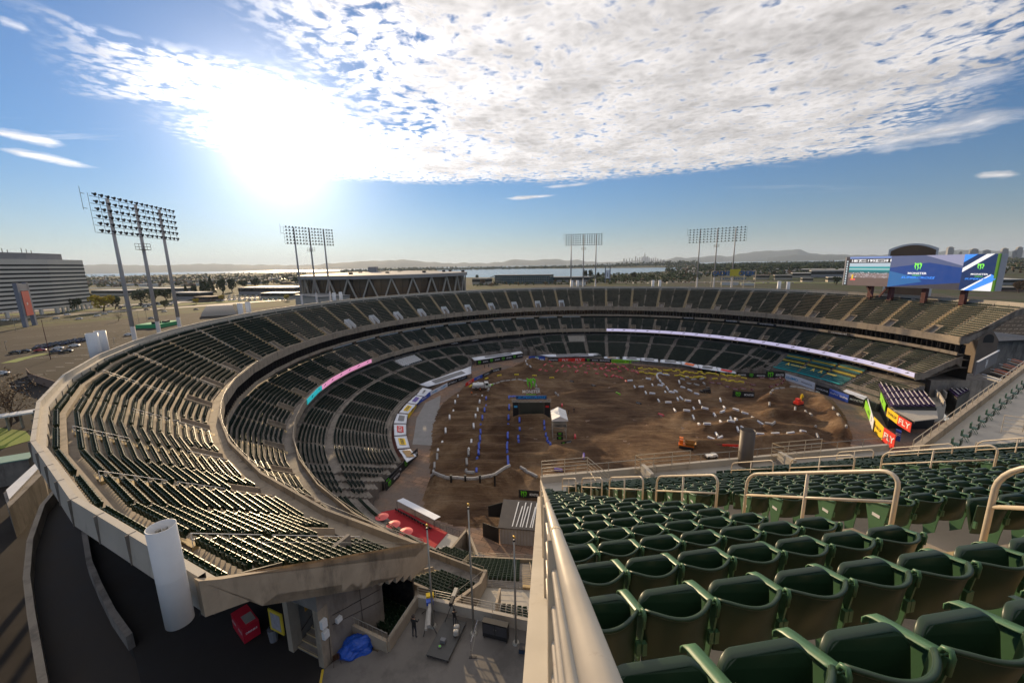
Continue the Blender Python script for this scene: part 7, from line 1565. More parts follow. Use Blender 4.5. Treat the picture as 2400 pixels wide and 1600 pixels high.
T = [(175, 728, 14, 'round', LEAFD, 'dark spreading tree in front of the office block corner'), (205, 722, 17, 'round', LEAFD, 'dark tree just left of the yellow tree'), (3, 735, 15, 'round', LEAFD, 'dark tree at the left end of the office block'), (270, 724, 15, 'round', LEAFD, 'dark tree behind the first light pole'),
     (330, 718, 20, 'round', LEAFD, 'large dark tree between the first and second light poles'), (363, 708, 18, 'round', LEAFO, 'olive tree behind the second light pole'), (392, 706, 17, 'round', LEAFD, 'dark tree behind the third light pole'), (388, 722, 9, 'round', LEAFO, 'small olive tree by the left car park road'),
     (278, 752, 7, 'bare', LEAFB, 'bare reddish tree on the planted island'), (437, 690, 17, 'conifer', LEAFD, 'first dark conifer right of the light poles'), (457, 690, 15, 'tall', LEAFD, 'dark tree in the conifer row, second'), (482, 694, 24, 'tall', LEAFD, 'tall dark tree in the conifer row, third'),
     (497, 690, 29, 'conifer', LEAFD, 'tallest pointed conifer in the left distance'), (522, 690, 25, 'tall', LEAFD, 'rounded dark tree right of the tallest conifer'), (545, 684, 23, 'tall', LEAFD, 'dark round tree left of the bright car lot'), (572, 676, 18, 'round', LEAFD, 'low dark tree above the bright car lot'), (600, 674, 21, 'round', LEAFD, 'broad dark tree above the car lot roofs'),
     (622, 672, 15, 'round', LEAFO, 'low olive tree beside the dealership roof'), (695, 666, 20, 'round', LEAFD, 'dark tree touching the arena wall'), (520, 705, 8, 'round', LEAFY, 'small yellow bush row by the side road'), (460, 712, 7, 'round', LEAFY, 'small yellow bush in the left lot'), (672, 705, 8, 'round', LEAFY, 'yellow bushes left of the arena'),
     (975+20, 668, 9, 'round', LEAFB, 'brownish tree behind the arena corner'), (1132, 668, 12, 'round', LEAFB, 'brown tree right of the arena'), (1118, 655, 14, 'round', LEAFD, 'dark tree at the water edge right of the arena'), (1262, 663, 13, 'round', LEAFB, 'brown tree at the right end of the glass office'), (1302, 664, 9, 'round', LEAFB, 'small brown tree left of the middle light tower'),
     (1372, 652, 21, 'tall', LEAFD, 'tall dark tree behind the middle light tower'), (1384, 652, 22, 'tall', LEAFD, 'second tall dark tree behind the middle light tower'), (1402, 652, 15, 'tall', LEAFD, 'narrow dark tree right of the middle light tower'), (1440, 654, 11, 'round', LEAFD, 'low dark tree right of the tall banner sign'), (1465, 656, 12, 'round', LEAFO, 'olive tree in the shore thicket'),
     (1485, 655, 17, 'round', LEAFD, 'largest dark tree of the shore thicket'), (1527, 657, 13, 'round', LEAFO, 'wide olive tree right of the shore thicket'), (1567, 652, 11, 'round', LEAFD, 'dark shrub-like tree right of the thicket'), (1694, 652, 17, 'round', LEAFD, 'big dark tree left of the right light tower'), (1750, 652, 12, 'round', LEAFO, 'olive tree behind the blue lettered sign'),
     (1815, 648, 13, 'round', LEAFD, 'dark tree before the low warehouses'), (1959, 667, 13, 'round', LEAFD, 'round dark tree left of the big screen'), (2066, 675, 7, 'round', LEAFD, 'small dark tree under the big screen, left'), (2118, 678, 6, 'round', LEAFD, 'small dark tree under the big screen, right'), (2388, 686, 13, 'round', LEAFB, 'brown tree right of the big screen'), (45, 985, 15, 'bare', LEAFB, 'big bare tree below the left rim'), (22, 1000, 11, 'bare', LEAFB, 'second bare tree below the left rim')]
for a in T: tree(*a)
# ---- cars
CARC = {'white': (.65, .65, .65), 'silver': (.38, .39, .40), 'black': (.015, .015, .018), 'dark blue': (.02, .035, .09), 'red': (.38, .02, .02)}; CM = {k: mk(k+' car paint', v, .28, .05, .5, coat=.6, metal=.2 if k == 'silver' else 0) for k, v in CARC.items()}
def car_proto(colr):
    t = thing('parked_car', 'x', 'car'); mb = MB(); prof = [(-2.15, .35), (-2.2, .75), (-1.9, .92), (-1.45, 1.0), (-.95, 1.42), (.45, 1.44), (1.05, 1.02), (1.95, .86), (2.2, .65), (2.2, .35)]; n = len(prof)
    def wd(z): return .86 if z < 1.1 else .68
    mb.add([(x, -wd(z), z) for x, z in prof]+[(x, wd(z), z) for x, z in prof], [tuple(range(n)), tuple(range(n, 2*n))[::-1]]+[(i, (i+1) % n, n+(i+1) % n, n+i) for i in range(n)]); o = mb.build('body', CM[colr], t); m = o.modifiers.new('b', 'BEVEL'); m.width = .07; m.segments = 2; m.limit_method = 'ANGLE'; bake(o)
    mb = MB(); mb.quad((1.06, -.66, 1.04), (1.06, .66, 1.04), (.5, .62, 1.42), (.5, -.62, 1.42)); mb.quad((-1.42, -.66, 1.03), (-1.42, .66, 1.03), (-.98, .62, 1.40), (-.98, -.62, 1.40))
    for s in (-1, 1): mb.quad((-1.2, s*.80, 1.03), (.85, s*.80, 1.05), (.42, s*.70, 1.38), (-.9, s*.70, 1.38))
    for i in range(len(mb.v)): x, y, z = mb.v[i]; mb.v[i] = (x*1.02, y*1.03, z+.02)
    mb.build('window', GLASSC, t)
    for x in (-1.35, 1.35):
        for y in (-.86, .86): mb = MB(); mb.tube((x, y-.1, .33), (x, y+.1, .33), .33, 12); mb.build('wheel', TYRE, t)
    return t
CP = {}; ncar = 0
def car(px, yb, rz, colr, label, group='cars round the stadium'):
    p = at(px, yb, ZG)
    if colr not in CP: o = CP[colr] = car_proto(colr); o.location = (p.x, p.y, ZG+.04); o.rotation_euler = (0, 0, rz); o['label'] = label
    else: o = copy_tree(CP[colr], (p.x, p.y, ZG+.04), rz, label)
    o['group'] = group
cols = ['dark blue', 'black', 'silver', 'white', 'dark blue', 'black', 'white', 'silver']
for i in range(18): car(88+i*6.9, 818-i*1.15-(4 if i % 2 else 0), R(100), 'dark blue' if i % 3 else 'black', '%s car in the packed row beside the left light pole, %s from the left' % ('dark blue' if i % 3 else 'black', nth(i+1)), 'cars in the packed row on the left')
for a in ((37, 828, .4, 'black', 'black car left of the packed row, nearest the edge'), (60, 825, .4, 'black', 'black car just left of the packed row'), (96, 823, .5, 'red', 'dark red car before the packed row'), (137, 818, .4, 'white', 'white car before the packed row, middle'), (175, 812, .5, 'white', 'white car before the right end of the packed row'),
          (132, 826, .45, 'dark blue', 'dark car by the kerb circle, left'), (158, 825, .45, 'black', 'dark car by the kerb circle, right'), (4, 878, .5, 'white', 'white car at the left picture edge'), (302, 786, .3, 'white', 'white van-like car between the first two light poles'), (12, 752, .25, 'white', 'white car at the left end of the near road'),
          (37, 751, .25, 'silver', 'silver car on the near road below the office block'), (132, 747, .25, 'silver', 'silver car on the near road, left of centre'), (186, 748, .25, 'white', 'white car alone on the near road'), (158, 738, .25, 'white', 'white pickup-like car on the freeway'), (228, 741, .25, 'white', 'white car passing the planted island'), (246, 737, .25, 'silver', 'silver car passing the planted island'),
          (258, 732, .25, 'white', 'white car on the freeway above the island'), (385, 731, .25, 'silver', 'silver car between the second and third poles'), (355, 747, .25, 'silver', 'silver car on the ramp behind the poles'), (344, 726, .25, 'black', 'black car on the freeway by the poles'), (460, 726, .25, 'dark blue', 'dark car on the freeway right of the poles')): car(*a)
for i in range(34): x = 196+rnd.uniform(0, 210); car(x, 727-(x-196)*.045-rnd.uniform(0, 9), rnd.choice((.3, 1.9)), rnd.choice(cols), 'car parked under the trees on the left, %s' % ('far from the road, between two dark trees' if 0 else nth(i+1)+' of the tree car park'), 'cars in the tree car park')
for i in range(56): x = 512+(i % 14)*12.5+rnd.uniform(-2, 2); row = i//14; car(x, 694+row*3.6-(x-512)*.01+rnd.uniform(-.6, .6), .35, 'white' if i % 3 else 'silver', 'gleaming car in the bright dealership lot, %s in row %s' % (nth(i % 14+1), nth(row+1)), 'gleaming cars in the bright dealership lot')
for i in range(26): x = 1430+i*17+rnd.uniform(-5, 5); car(x, 663+rnd.uniform(-4, 3), rnd.choice((.1, 1.7)), rnd.choice(cols), 'small car behind the far rim, %s from the left' % nth(i+1), 'small cars behind the far rim')
# ---- buildings
def facade_box(t, a, b, depth, h, wall, strip=None, floors=0, glass=GLASSD, zb=ZG):
    a, b = Vector(a), Vector(b); a.z = b.z = 0; u = b-a; L_ = u.length; u.normalize(); n = Vector((-u.y, u.x, 0)); n = n if n.dot(a) > 0 else -n
    mb = MB(); mb.obox(Vector((a.x, a.y, zb)), u*L_, n*depth, (0, 0, h)); mb.build('wall', wall, t)
    for i in range(floors):
        z = zb+h*(i+.45)/floors; mb = MB(); mb.obox(Vector((a.x, a.y, z))-n*.12-u*.12, u*(L_+.24), n*(depth+.24), (0, 0, h/floors*.42)); mb.build('window_band', glass, t)
    mb = MB(); mb.obox(Vector((a.x, a.y, zb+h))-n*.4-u*.4, u*(L_+.8), n*(depth+.8), (0, 0, .5)); mb.build('roof', strip or RO[0], t)
def bld(x0, x1, yb, yt, depth, wall, roof, label, floors=1, name='building', yb2=None):
    a, b = at(x0, yb, ZG), at(x1, yb2 or yb, ZG); D = math.hypot(*((a+b)/2).xy); h = max(3, at_dist((x0+x1)/2, yt, D).z-ZG); t = thing(name, label, 'building'); facade_box(t, a, b, depth, h, wall, roof, floors); return t
ob = thing('office_block', 'pale office block with dark window bands at the far left', 'building'); OC = at(138, 733, ZG); D = math.hypot(OC.x, OC.y); ZR = at_dist(117, 608, D).z; OR_ = at(184, 609.5, ZR); OL = at(-70, 606, ZR); OC2 = Vector((OC.x, OC.y, 0)); OWL = mk('pale office panel', (.60, .55, .48), .7, .08, .05)
c1, c2, c3 = Vector((OC.x, OC.y, 0)), Vector((OR_.x, OR_.y, 0)), Vector((OL.x, OL.y, 0)); d1 = (c2-c1); L1_ = 44.0; d1.normalize(); d2 = (c3-c1); d2.normalize(); L2_ = 95.0; nf = 11; Ht = ZR-ZG-3; OGL = mk('office band glass', (.012, .011, .012), .45, .3, .1, spec=.25)
mb = MB(); mb.prism([c1.xy[:], (c1+d1*L1_).xy[:], (c1+d1*L1_+d2*L2_).xy[:], (c1+d2*L2_).xy[:]], ZG+5, ZR); 
for f in np.linspace(.02, .98, 8):
    q = c1+d2*L2_*f+d1*.8; mb.box((q.x, q.y, ZG), (2, 2, 5.2)); q = c1+d1*L1_*f+d2*.8; mb.box((q.x, q.y, ZG), (1.6, 1.6, 5.2))
mb.build('wall', OWL, ob)
for i in range(nf):
    z = ZG+7.0+(Ht-6.5)*i/nf; mb = MB(); e = .12; o0 = c1-d1*e-d2*e; mb.obox((o0.x, o0.y, z), d1*(L1_+2*e), d2*(L2_+2*e), (0, 0, (Ht-6.5)/nf*.42)); mb.build('window_band', OGL, ob)
mb = MB(); o0 = c1+d1*8+d2*22; mb.obox((o0.x, o0.y, ZR), d1*40, d2*52, (0, 0, 6.0)); mb.build('roof_house', WA[1], ob)
mb = MB()
for i in range(12): q = c1+d2*(20+i*6)+d1*(12+3*(i % 3)); mb.tube((q.x, q.y, ZR+5.5), (q.x, q.y, ZR+8.5+(i % 3)), .25, 5)
mb.build('antenna', STEELD, ob)
# round arena with crossed braces
ac = Vector((-101, 330, 0)); AR = 64; ZA = 41.0; ar = thing('arena', 'round glass-walled arena with crossed concrete braces and a flat roof', 'arena'); n = 84; GLA = mk('bronze glass', (.10, .065, .04), .18, .35, .06, spec=.6)
def ap(r, a, z): return Vector((ac.x+r*math.cos(a), ac.y+r*math.sin(a), z))
mb = MB(); mb.strip([[ap(AR-2.2, 2*math.pi*i/n, ZG), ap(AR-2.2, 2*math.pi*i/n, ZA-2.2)] for i in range(n+1)]); mb.build('glass_wall', GLA, ar)
mb = MB(); mb.strip([[ap(AR-3, 2*math.pi*i/n, ZA-2.4), ap(AR+1, 2*math.pi*i/n, ZA-2.4), ap(AR+1, 2*math.pi*i/n, ZA), ap(AR-4, 2*math.pi*i/n, ZA+.4), ap(30, 2*math.pi*i/n, ZA+1.6), ap(1, 2*math.pi*i/n, ZA+2.0)] for i in range(n+1)]); mb.build('roof', mk('arena roof', (.30, .29, .28), .7, .12, .05), ar)
for i in range(28):
    a1 = 2*math.pi*(i+.5)/28; a0 = a1-2*math.pi*.78/28; a2 = a1+2*math.pi*.78/28; mb = MB(); mb.beam(ap(AR-.6, a0, ZG+3), ap(AR-.6, a1, ZA-2.2), .9, .9); mb.beam(ap(AR-.6, a1, ZA-2.2), ap(AR-.6, a2, ZG+3), .9, .9); mb.build('cross_brace', CONC_L, ar)
mb = MB()
for i in range(n): mb.tube(ap(AR-2.1, 2*math.pi*i/n, ZG), ap(AR-2.1, 2*math.pi*i/n, ZA-2.2), .1, 4)
for z in np.arange(ZG+5, ZA-3, 4.2): mb.strip([[ap(AR-2.12, 2*math.pi*i/n, z), ap(AR-2.12, 2*math.pi*i/n, z+.2)] for i in range(n+1)])
mb.build('mullion', STEELD, ar)
mb = MB(); q = at_dist(875, 640, 325); mb.box((q.x, q.y, ZA), (6, 5, 5.5)); mb.box((q.x+6, q.y, ZA), (5, 5, 2.0)); mb.build('roof_house', WA[1], ar)
for i, (x, yy) in enumerate(((822, 641), (845, 641), (860, 640), (908, 640), (936, 637), (942, 639), (994, 637), (1040, 635), (1055, 635), (1085, 634))): q = at_dist(x, yy, 300+(i*17) % 50); mb = MB(); mb.box((q.x, q.y, ZA+.5), (2.2, 2, 1.5)); mb.build('roof_fan', STEELD, ar)
t = thing('arena_annex', 'grey concrete annex with a tall gridded window left of the arena', 'building'); a = at_dist(692, 700, 300); b = at_dist(750, 700, 262); facade_box(t, a, b, 18, 22, CONC_L, RO[0], 0); u = (b-a); u.z = 0; u.normalize(); nn = Vector((u.y, -u.x, 0)); mb = MB(); mb.obox(a+u*24+nn*.15+Vector((0, 0, ZG-a.z+3)), u*12, nn*.1, (0, 0, 14)); mb.build('gridded_window', GLASSD, t)
bld(1107, 1140, 667, 653, 30, WA[0], RO[0], 'low building touching the right side of the arena')
t = thing('glass_office', 'long glass office building with a curved roof at the water edge', 'building'); a, b = at(1160, 664, ZG), at(1288, 664, ZG); D = a.xy.length; facade_box(t, a, b, 30, at_dist(1200, 644.5, D).z-ZG, mk('blue-green office glass', (.10, .16, .17), .2, .25, .08, spec=.6), RO[0], 4); mb = MB(); u = (b-a).normalized(); nn = Vector((-u.y, u.x, 0)); h0 = at_dist(1160, 648, D).z
mb.strip([[a+u*(x-14)+Vector((0, 0, h0-ZG-.08*abs(x-16)**1.35+2)), a+u*(x-14)+nn*30+Vector((0, 0, h0-ZG-.08*abs(x-16)**1.35+2))] for x in range(0, 44, 4)]); mb.build('curved_roof', RO[1], t); mb = MB()
for i in range(26): q = a.lerp(b, (i+.5)/26)-nn*.3; mb.obox(q, u*.35, nn*.3, (0, 0, 14))
mb.build('mullion', WA[1], t)
for a in ((1288, 1380, 661, 649.5, 40, WA[1], RO[0], 'long low grey building behind the middle light tower'), (560, 690, 690, 674, 45, WA[1], RO[1], 'pale dealership hall behind the gleaming cars', 1), (612, 684, 699, 687, 22, WA[0], RO[1], 'smaller dealership showroom with canopy front', 1), (405, 470, 702, 686, 20, WA[1], RO[1], 'white low warehouse behind the light poles'),
          (455, 495, 706, 696, 18, RO[2], RO[2], 'dark red brick shed right of the light poles'), (215, 300, 692, 681, 26, WA[0], RO[1], 'pale warehouse behind the yellow tree'), (330, 420, 684, 676, 26, WA[1], RO[1], 'distant pale warehouse between the light poles'), (1768, 1802, 655, 645, 22, WA[0], RO[2], 'white house-like shed right of the blue lettered sign'),
          (1815, 1856, 656, 645, 26, WA[0], RO[0], 'tan shed with dark doorways'), (1856, 1900, 651, 640, 30, WA[0], RO[1], 'cream warehouse in the middle of the right distance'), (1900, 1985, 650, 634, 40, WA[1], RO[1], 'long grey warehouse left of the big screen'), (1875, 1985, 641, 631, 60, WA[0], RO[1], 'longest pale warehouse roof behind the others'),
          (1880, 1905, 661, 652, 14, WA[0], RO[0], 'small cream shed before the warehouses'), (1940, 1972, 661, 650, 14, WA[0], RO[1], 'small white shed left of the round dark tree'), (2340, 2400, 668, 655, 40, WA[1], RO[1], 'pale warehouse right of the big screen'), (2345, 2400, 683, 674, 20, RO[2], RO[0], 'low brown shed right of the big screen'), (1345, 1372, 669, 662, 3, RO[1], RO[1], 'white lorry body behind the middle of the rim', 0), (1690, 1730, 668, 662, 3, RO[1], RO[1], 'white trailer below the blue lettered sign, left', 0), (1737, 1768, 669, 664, 3, RO[1], RO[1], 'white trailer below the blue lettered sign, right', 0)): bld(*a)
# vaulted tent
t = thing('vault_tent', 'long pale vaulted tent in the left car park', 'tent'); a, b = at(470, 742, ZG), at(556, 737, ZG); u = (b-a); L_ = u.length; u.normalize(); nn = Vector((-u.y, u.x, 0)); Wt = 24; mb = MB(); rows = []
for i in range(13): th_ = math.pi*i/12; y = Wt/2-Wt/2*math.cos(th_); z = 8.5*math.sin(th_)**.8; ins = 4*math.sin(th_); rows.append([a+u*ins+nn*y+Vector((0, 0, z)), b-u*ins+nn*y+Vector((0, 0, z))])
mb.strip(rows); mb.build('canopy', mk('tan tent cloth', (.42, .36, .30), .7, .06, .2), t, True)
for s, q in ((0, a), (1, b)): mb = MB(); mb.add([r[s] for r in rows], (tuple(range(13)),)); mb.build('end_panel', DARK, t)
t = thing('container_yard', 'bright green sheeted enclosure with dark containers by the light poles', 'enclosure'); a, b = at(378, 768, ZG), at(425, 758, ZG); u = (b-a); L_ = u.length; u.normalize(); nn = Vector((-u.y, u.x, 0)); mb = MB(); mb.obox(a, u*L_, nn*16, (0, 0, 2.6)); mb.build('green_sheet', mk('green sheet', (.03, .33, .12), .6, .1, .5), t); mb = MB(); mb.obox(a+u*2+nn*4+Vector((0, 0, 2.6)), u*5, nn*3, (0, 0, 1.6)); mb.obox(a+u*9+nn*2+Vector((0, 0, 2.6)), u*4, nn*3, (0, 0, 1.2)); mb.build('container', BLACK, t)
# pylon sign on the left
t = thing('pylon_sign', 'tall two-legged grey pylon with a red vertical banner in the left car park', 'sign'); a, b = at(66, 766, ZG), at(87, 761, ZG); D = a.xy.length; ta = at_dist(45, 663, D).z; u = (b-a); L_ = u.length; u.normalize(); nn = Vector((-u.y, u.x, 0)); PYM = mk('blue-grey pylon', (.17, .18, .22), .6, .1, .3)
for q in (a-u*1.5, b-u*1.5): mb = MB(); mb.obox(q, u*3.0, nn*2.2, (0, 0, ta-ZG)); mb.build('leg', PYM, t)
mb = MB(); mb.obox(a+Vector((0, 0, (ta-ZG)*.82)), u*L_, nn*1.6, (0, 0, 5)); mb.build('top_beam', PYM, t); mb = MB(); mb.obox(a+u*1.6-nn*.3+Vector((0, 0, (ta-ZG)*.25)), u*(L_-3.2), nn*.3, (0, 0, (ta-ZG)*.56)); mb.build('banner', mk('faded red banner', (.55, .06, .04), .6, .1, .3), t); text_part('O', 2.4, WHT, t, a+u*L_*.42-nn*.5+Vector((0, 0, (ta-ZG)*.52)), u, (0, 0, 1), .02, .05)
t = thing('pylon_sign', 'tall two-legged pylon with a player poster behind the far rim', 'sign'); a, b = at(1418, 664, ZG), at(1429, 664, ZG); D = a.xy.length; ta = at_dist(1418, 625, D).z; u = (b-a); L_ = u.length; u.normalize(); nn = Vector((-u.y, u.x, 0))
for q in (a, b): mb = MB(); mb.obox(q-u*.9, u*1.8, nn*1.2, (0, 0, ta-ZG)); mb.build('leg', PYM, t)
mb = MB(); mb.obox(a+u*.9-nn*.2+Vector((0, 0, (ta-ZG)*.30)), u*(L_-1.8), nn*.2, (0, 0, (ta-ZG)*.5)); mb.build('poster', WHB, t); mb = MB(); c = a.lerp(b, .5)-nn*.35+Vector((0, 0, (ta-ZG)*.52)); mb.beam(c-Vector((0, 0, 4)), c+Vector((.8, 0, 4)), .2, 2.0); mb.build('poster_figure', GREYB, t)
# lettered casino style sign
t = thing('lettered_sign', 'open blue letters on a frame with a yellow square behind the far rim', 'sign'); a, b = at_dist(1666, 671, 262), at_dist(1769, 672, 262); u = b-a; u.z = 0; L_ = u.length; u.normalize(); nn = Vector((u.y, -u.x, 0)); z1 = at_dist(1720, 656, 262).z; LBL = mk('blue sign letters', (.03, .12, .30), .5, .1, 1)
base = Vector((a.x, a.y, 0)); text_part('CACHE', 3.2, LBL, t, base+u*L_*.22+Vector((0, 0, z1+3.6)), u, (0, 0, 1), .1, .03, width=L_*.40); text_part('CREEK', 3.2, LBL, t, base+u*L_*.80+Vector((0, 0, z1+3.6)), u, (0, 0, 1), .1, .03, width=L_*.38); text_part('CASINO RESORT', 1.7, LBL, t, base+u*L_*.5+Vector((0, 0, z1+.6)), u, (0, 0, 1), .1, .02, width=L_*.6)
mb = MB(); mb.obox(base+u*L_*.42+Vector((0, 0, z1+2.2)), u*5.2, -nn*.3, (0, 0, 3.8)); mb.build('yellow_square', mk('yellow sign panel', (.6, .5, .05), .5, .05), t)
mb = MB()
for f in (0, .25, .5, .75, 1): q = base+u*L_*f-nn*.2; mb.tube((q.x, q.y, ZG), (q.x, q.y, z1+5), .18, 5)
for z in (z1-.6, z1+1.8, z1+5.2): mb.tube(base-nn*.2+Vector((0, 0, z)), base+u*L_-nn*.2+Vector((0, 0, z)), .1, 5)
mb.build('frame', RAILG, t)
# ---- big screen
SA, SB = at_dist(1981, 634, 213), at_dist(2331, 640, 188); u = SB-SA; u.z = 0; SL_ = u.length; u.normalize(); nn = Vector((u.y, -u.x, 0)); zt_ = (at_dist(1985, 602, 213).z+at_dist(2339, 595, 188).z)/2; zb_ = (at_dist(1977, 667, 213).z+at_dist(2322, 683, 188).z)/2; SH = zt_-zb_; S0 = Vector((SA.x, SA.y, zb_))
scr = thing('video_scoreboard', 'very wide lit video scoreboard on dark red steel legs behind the right rim', 'scoreboard'); mb = MB(); mb.obox(S0-u*.5, u*(SL_+1.0), -nn*3.2, (0, 0, SH)); mb.build('housing', mk('pale screen housing', (.42, .42, .45), .6, .05, .3), scr)
def em(name, c, s=.66): return mk(name, tuple(x*.3 for x in c), .4, .02, emit=(c, s))
def panel(f0, f1, z0, z1, m, nm, off=.05, sk=0.0):
    mb = MB(); p = lambda f, z: S0+u*SL_*f+nn*off+Vector((0, 0, SH*z)); mb.quad(p(f0, z0), p(f1, z0), p(f1+sk, z1), p(f0+sk, z1)); return mb.build(nm, m, scr)
def poly(pts, m, nm, off): mb = MB(); mb.add([S0+u*SL_*f+nn*off+Vector((0, 0, SH*z)) for f, z in pts], (tuple(range(len(pts))),)); return mb.build(nm, m, scr)
FL = .365
panel(0, FL, 0, 1, em('screen dark', (.03, .03, .045)), 'left_screen'); panel(.035, FL, .0, .30, em('screen dirt', (.16, .11, .10)), 'video_ground', .07); panel(.035, FL, .28, .44, em('screen track', (.26, .20, .20)), 'video_track', .075); panel(.035, FL, .44, .52, em('screen stands dark', (.02, .16, .19)), 'video_lower_stand', .08)
panel(.035, FL, .52, .66, em('screen teal', (.04, .36, .40)), 'video_upper_stand', .08); panel(.035, FL, .56, .585, em('screen pale line', (.65, .75, .75)), 'video_rail', .085); panel(.035, FL, .66, .78, em('screen sky', (.50, .62, .72)), 'video_sky', .08); panel(.03, FL, .79, .92, em('screen black bar', (.02, .02, .03)), 'caption_bar', .085)
panel(.03, FL, .93, 1.0, em('screen light bar', (.20, .30, .62)), 'top_bar', .085); r2 = random.Random(2); mb = MB()
for _ in range(90): f, z = r2.uniform(.05, FL-.02), r2.uniform(.28, .46); w = r2.uniform(.003, .009); q = S0+u*SL_*f+nn*.095+Vector((0, 0, SH*z)); mb.quad(q, q+u*SL_*w, q+u*SL_*w+Vector((0, 0, .12)), q+Vector((0, 0, .16)))
mb.build('video_blocks', em('screen white dots', (.75, .72, .80)), scr); panel(.065, .08, .2, .38, em('screen yellow', (.9, .6, .05)), 'video_digger', .1); panel(.055, .10, .18, .24, em('screen red', (.85, .12, .12)), 'video_digger_base', .1)
for i in range(10): panel(.008, .020, .03+.086*i, .09+.086*i, em('screen white tile', (.55, .66, .72)) if i == 0 else MATS['screen white tile'], 'ranking_tile', .09)
EW = em('screen white ink', (.9, .9, .92), .8); EG = em('screen green ink', (.20, .75, .08), 1.0); EB = em('screen blue ink', (.05, .25, .85), 1.0)
for f, s, w in ((.065, '18', 1.6), (.105, '57', 2.6), (.20, '19', 1.6), (.235, '952', 2.8), (.325, '20', 1.6), (.352, '11', 1.4)): text_part(s, 1.25, EW, scr, S0+u*SL_*f+Vector((0, 0, SH*.855)), u, (0, 0, 1), .11, .03, width=w)
for f, a, b in ((.145, 'DEREK', 'DRAKE'), (.278, 'LUDOVIC', 'MACLER')): text_part(a, .6, EW, scr, S0+u*SL_*f+Vector((0, 0, SH*.885)), u, (0, 0, 1), .11, .02, width=2.6); text_part(b, .6, EW, scr, S0+u*SL_*f+Vector((0, 0, SH*.825)), u, (0, 0, 1), .11, .02, width=2.6)
panel(FL, .83, 0, 1, em('screen deep blue', (.012, .06, .27)), 'centre_screen'); poly([(FL, 1), (.83, 1), (.83, .62), (.63, .78), (FL, .62)], em('screen grey blue', (.10, .13, .26)), 'centre_top_swoosh', .07); poly([(.60, 1), (.83, 1), (.83, .68)], em('screen lilac grey', (.34, .35, .52)), 'centre_highlight', .085); poly([(FL, .52), (.56, .33), (.60, .2), (FL, .0)], em('screen mid blue', (.03, .16, .42)), 'centre_left_facet', .07); poly([(FL, 0), (.83, 0), (.83, .20), (.60, .10)], em('screen dim', (.06, .055, .07)), 'centre_bottom', .08)
panel(.83, 1.0, 0, 1, em('screen night blue', (.008, .035, .13)), 'right_screen'); poly([(.83, .62), (.83, .50), (.985, 1), (.945, 1)], EW, 'right_white_stripe', .08); poly([(.83, 1), (.83, .78), (.90, 1)], EB, 'right_blue_stripe', .08); poly([(.84, 0), (.985, .46), (1.0, .42), (1.0, 0)], EB, 'right_blue_wedge', .07); poly([(.90, 0), (1.0, .26), (1.0, 0)], EW, 'right_white_wedge', .08); poly([(.84, .0), (.985, .46), (.985, .42), (.86, 0)], EW, 'right_white_line', .085)
for f, s in ((.56, 1.0), (.925, .72)):
    m2 = MB(); claw(m2, S0+u*SL_*f+Vector((0, 0, SH*.66)), u, (0, 0, 1), 2.6*s, .12); m2.build('claw_emblem', EG, scr); text_part('MONSTER', .95*s, EW, scr, S0+u*SL_*f+Vector((0, 0, SH*.45)), u, (0, 0, 1), .12, .03, width=5.6*s); text_part('ENERGY', .4*s, EG, scr, S0+u*SL_*f+Vector((0, 0, SH*.39)), u, (0, 0, 1), .12, .02, width=2.6*s)
    text_part('SUPERCROSS', 1.0*s, EB, scr, S0+u*SL_*(f+.005)+Vector((0, 0, SH*.32)), u, (0, 0, 1), .12, .03, .25, width=10*s)
mb = MB(); mb.obox(S0+u*(SL_+.02)+nn*.1, u*.55, -nn*.5, (0, 0, SH)); mb.v = [(x, y, z) for x, y, z in mb.v]; mb.build('green_edge', mk('green edge trim', (.12, .35, .03), .5, .05), scr)
RSL = mk('dark red steel', (.10, .022, .02), .6, .2, .5)
for f in (.19, .35, .585, .82): q = S0+u*SL_*f-nn*1.6; mb = MB(); mb.obox((q.x, q.y, 20), u*1.3, -nn*1.3, (0, 0, zb_-20)); mb.build('leg', RSL, scr)
mb = MB(); mb.beam(S0+u*SL_*.19-nn*1+Vector((0, 0, -.3)), S0+u*SL_*.245-nn*1+Vector((0, 0, -4)), .5, .5); mb.beam(S0+u*SL_*.35-nn*1+Vector((0, 0, -.3)), S0+u*SL_*.30-nn*1+Vector((0, 0, -4)), .5, .5); mb.build('brace', RSL, scr)
t = thing('arched_scoreboard', 'older arch-topped brown board with white border rising behind the wide screen', 'scoreboard'); D = 236; a, b = at_dist(2081, 600, D), at_dist(2198, 600, D); u3 = b-a; u3.z = 0; L_ = u3.length; u3.normalize(); n3 = Vector((u3.y, -u3.x, 0)); zs, zc_ = at_dist(2081, 585, D).z, at_dist(2140, 570.5, D).z
def arch(ins, yo):
    P_ = [Vector((a.x, a.y, 26))+u3*ins, Vector((a.x, a.y, 26))+u3*(L_-ins)]
    for i in range(13): f = 1-i/12; P_.append(Vector((a.x, a.y, zs+(zc_-zs)*(1-(2*f-1)**2)-ins))+u3*(ins+(L_-2*ins)*f))
    return [p+n3*yo for p in P_]
P1_, P2_ = arch(0, 0), arch(0, -7); n = len(P1_); mb = MB(); mb.add(P1_+P2_, [tuple(range(n)), tuple(range(n, 2*n))[::-1]]+[(i, (i+1) % n, n+(i+1) % n, n+i) for i in range(n)]); mb.build('frame', WHITE, t); mb = MB(); mb.add(arch(.7, .08), (tuple(range(n)),)); mb.build('face', mk('brown board face', (.14, .09, .055), .7, .2, .2), t)
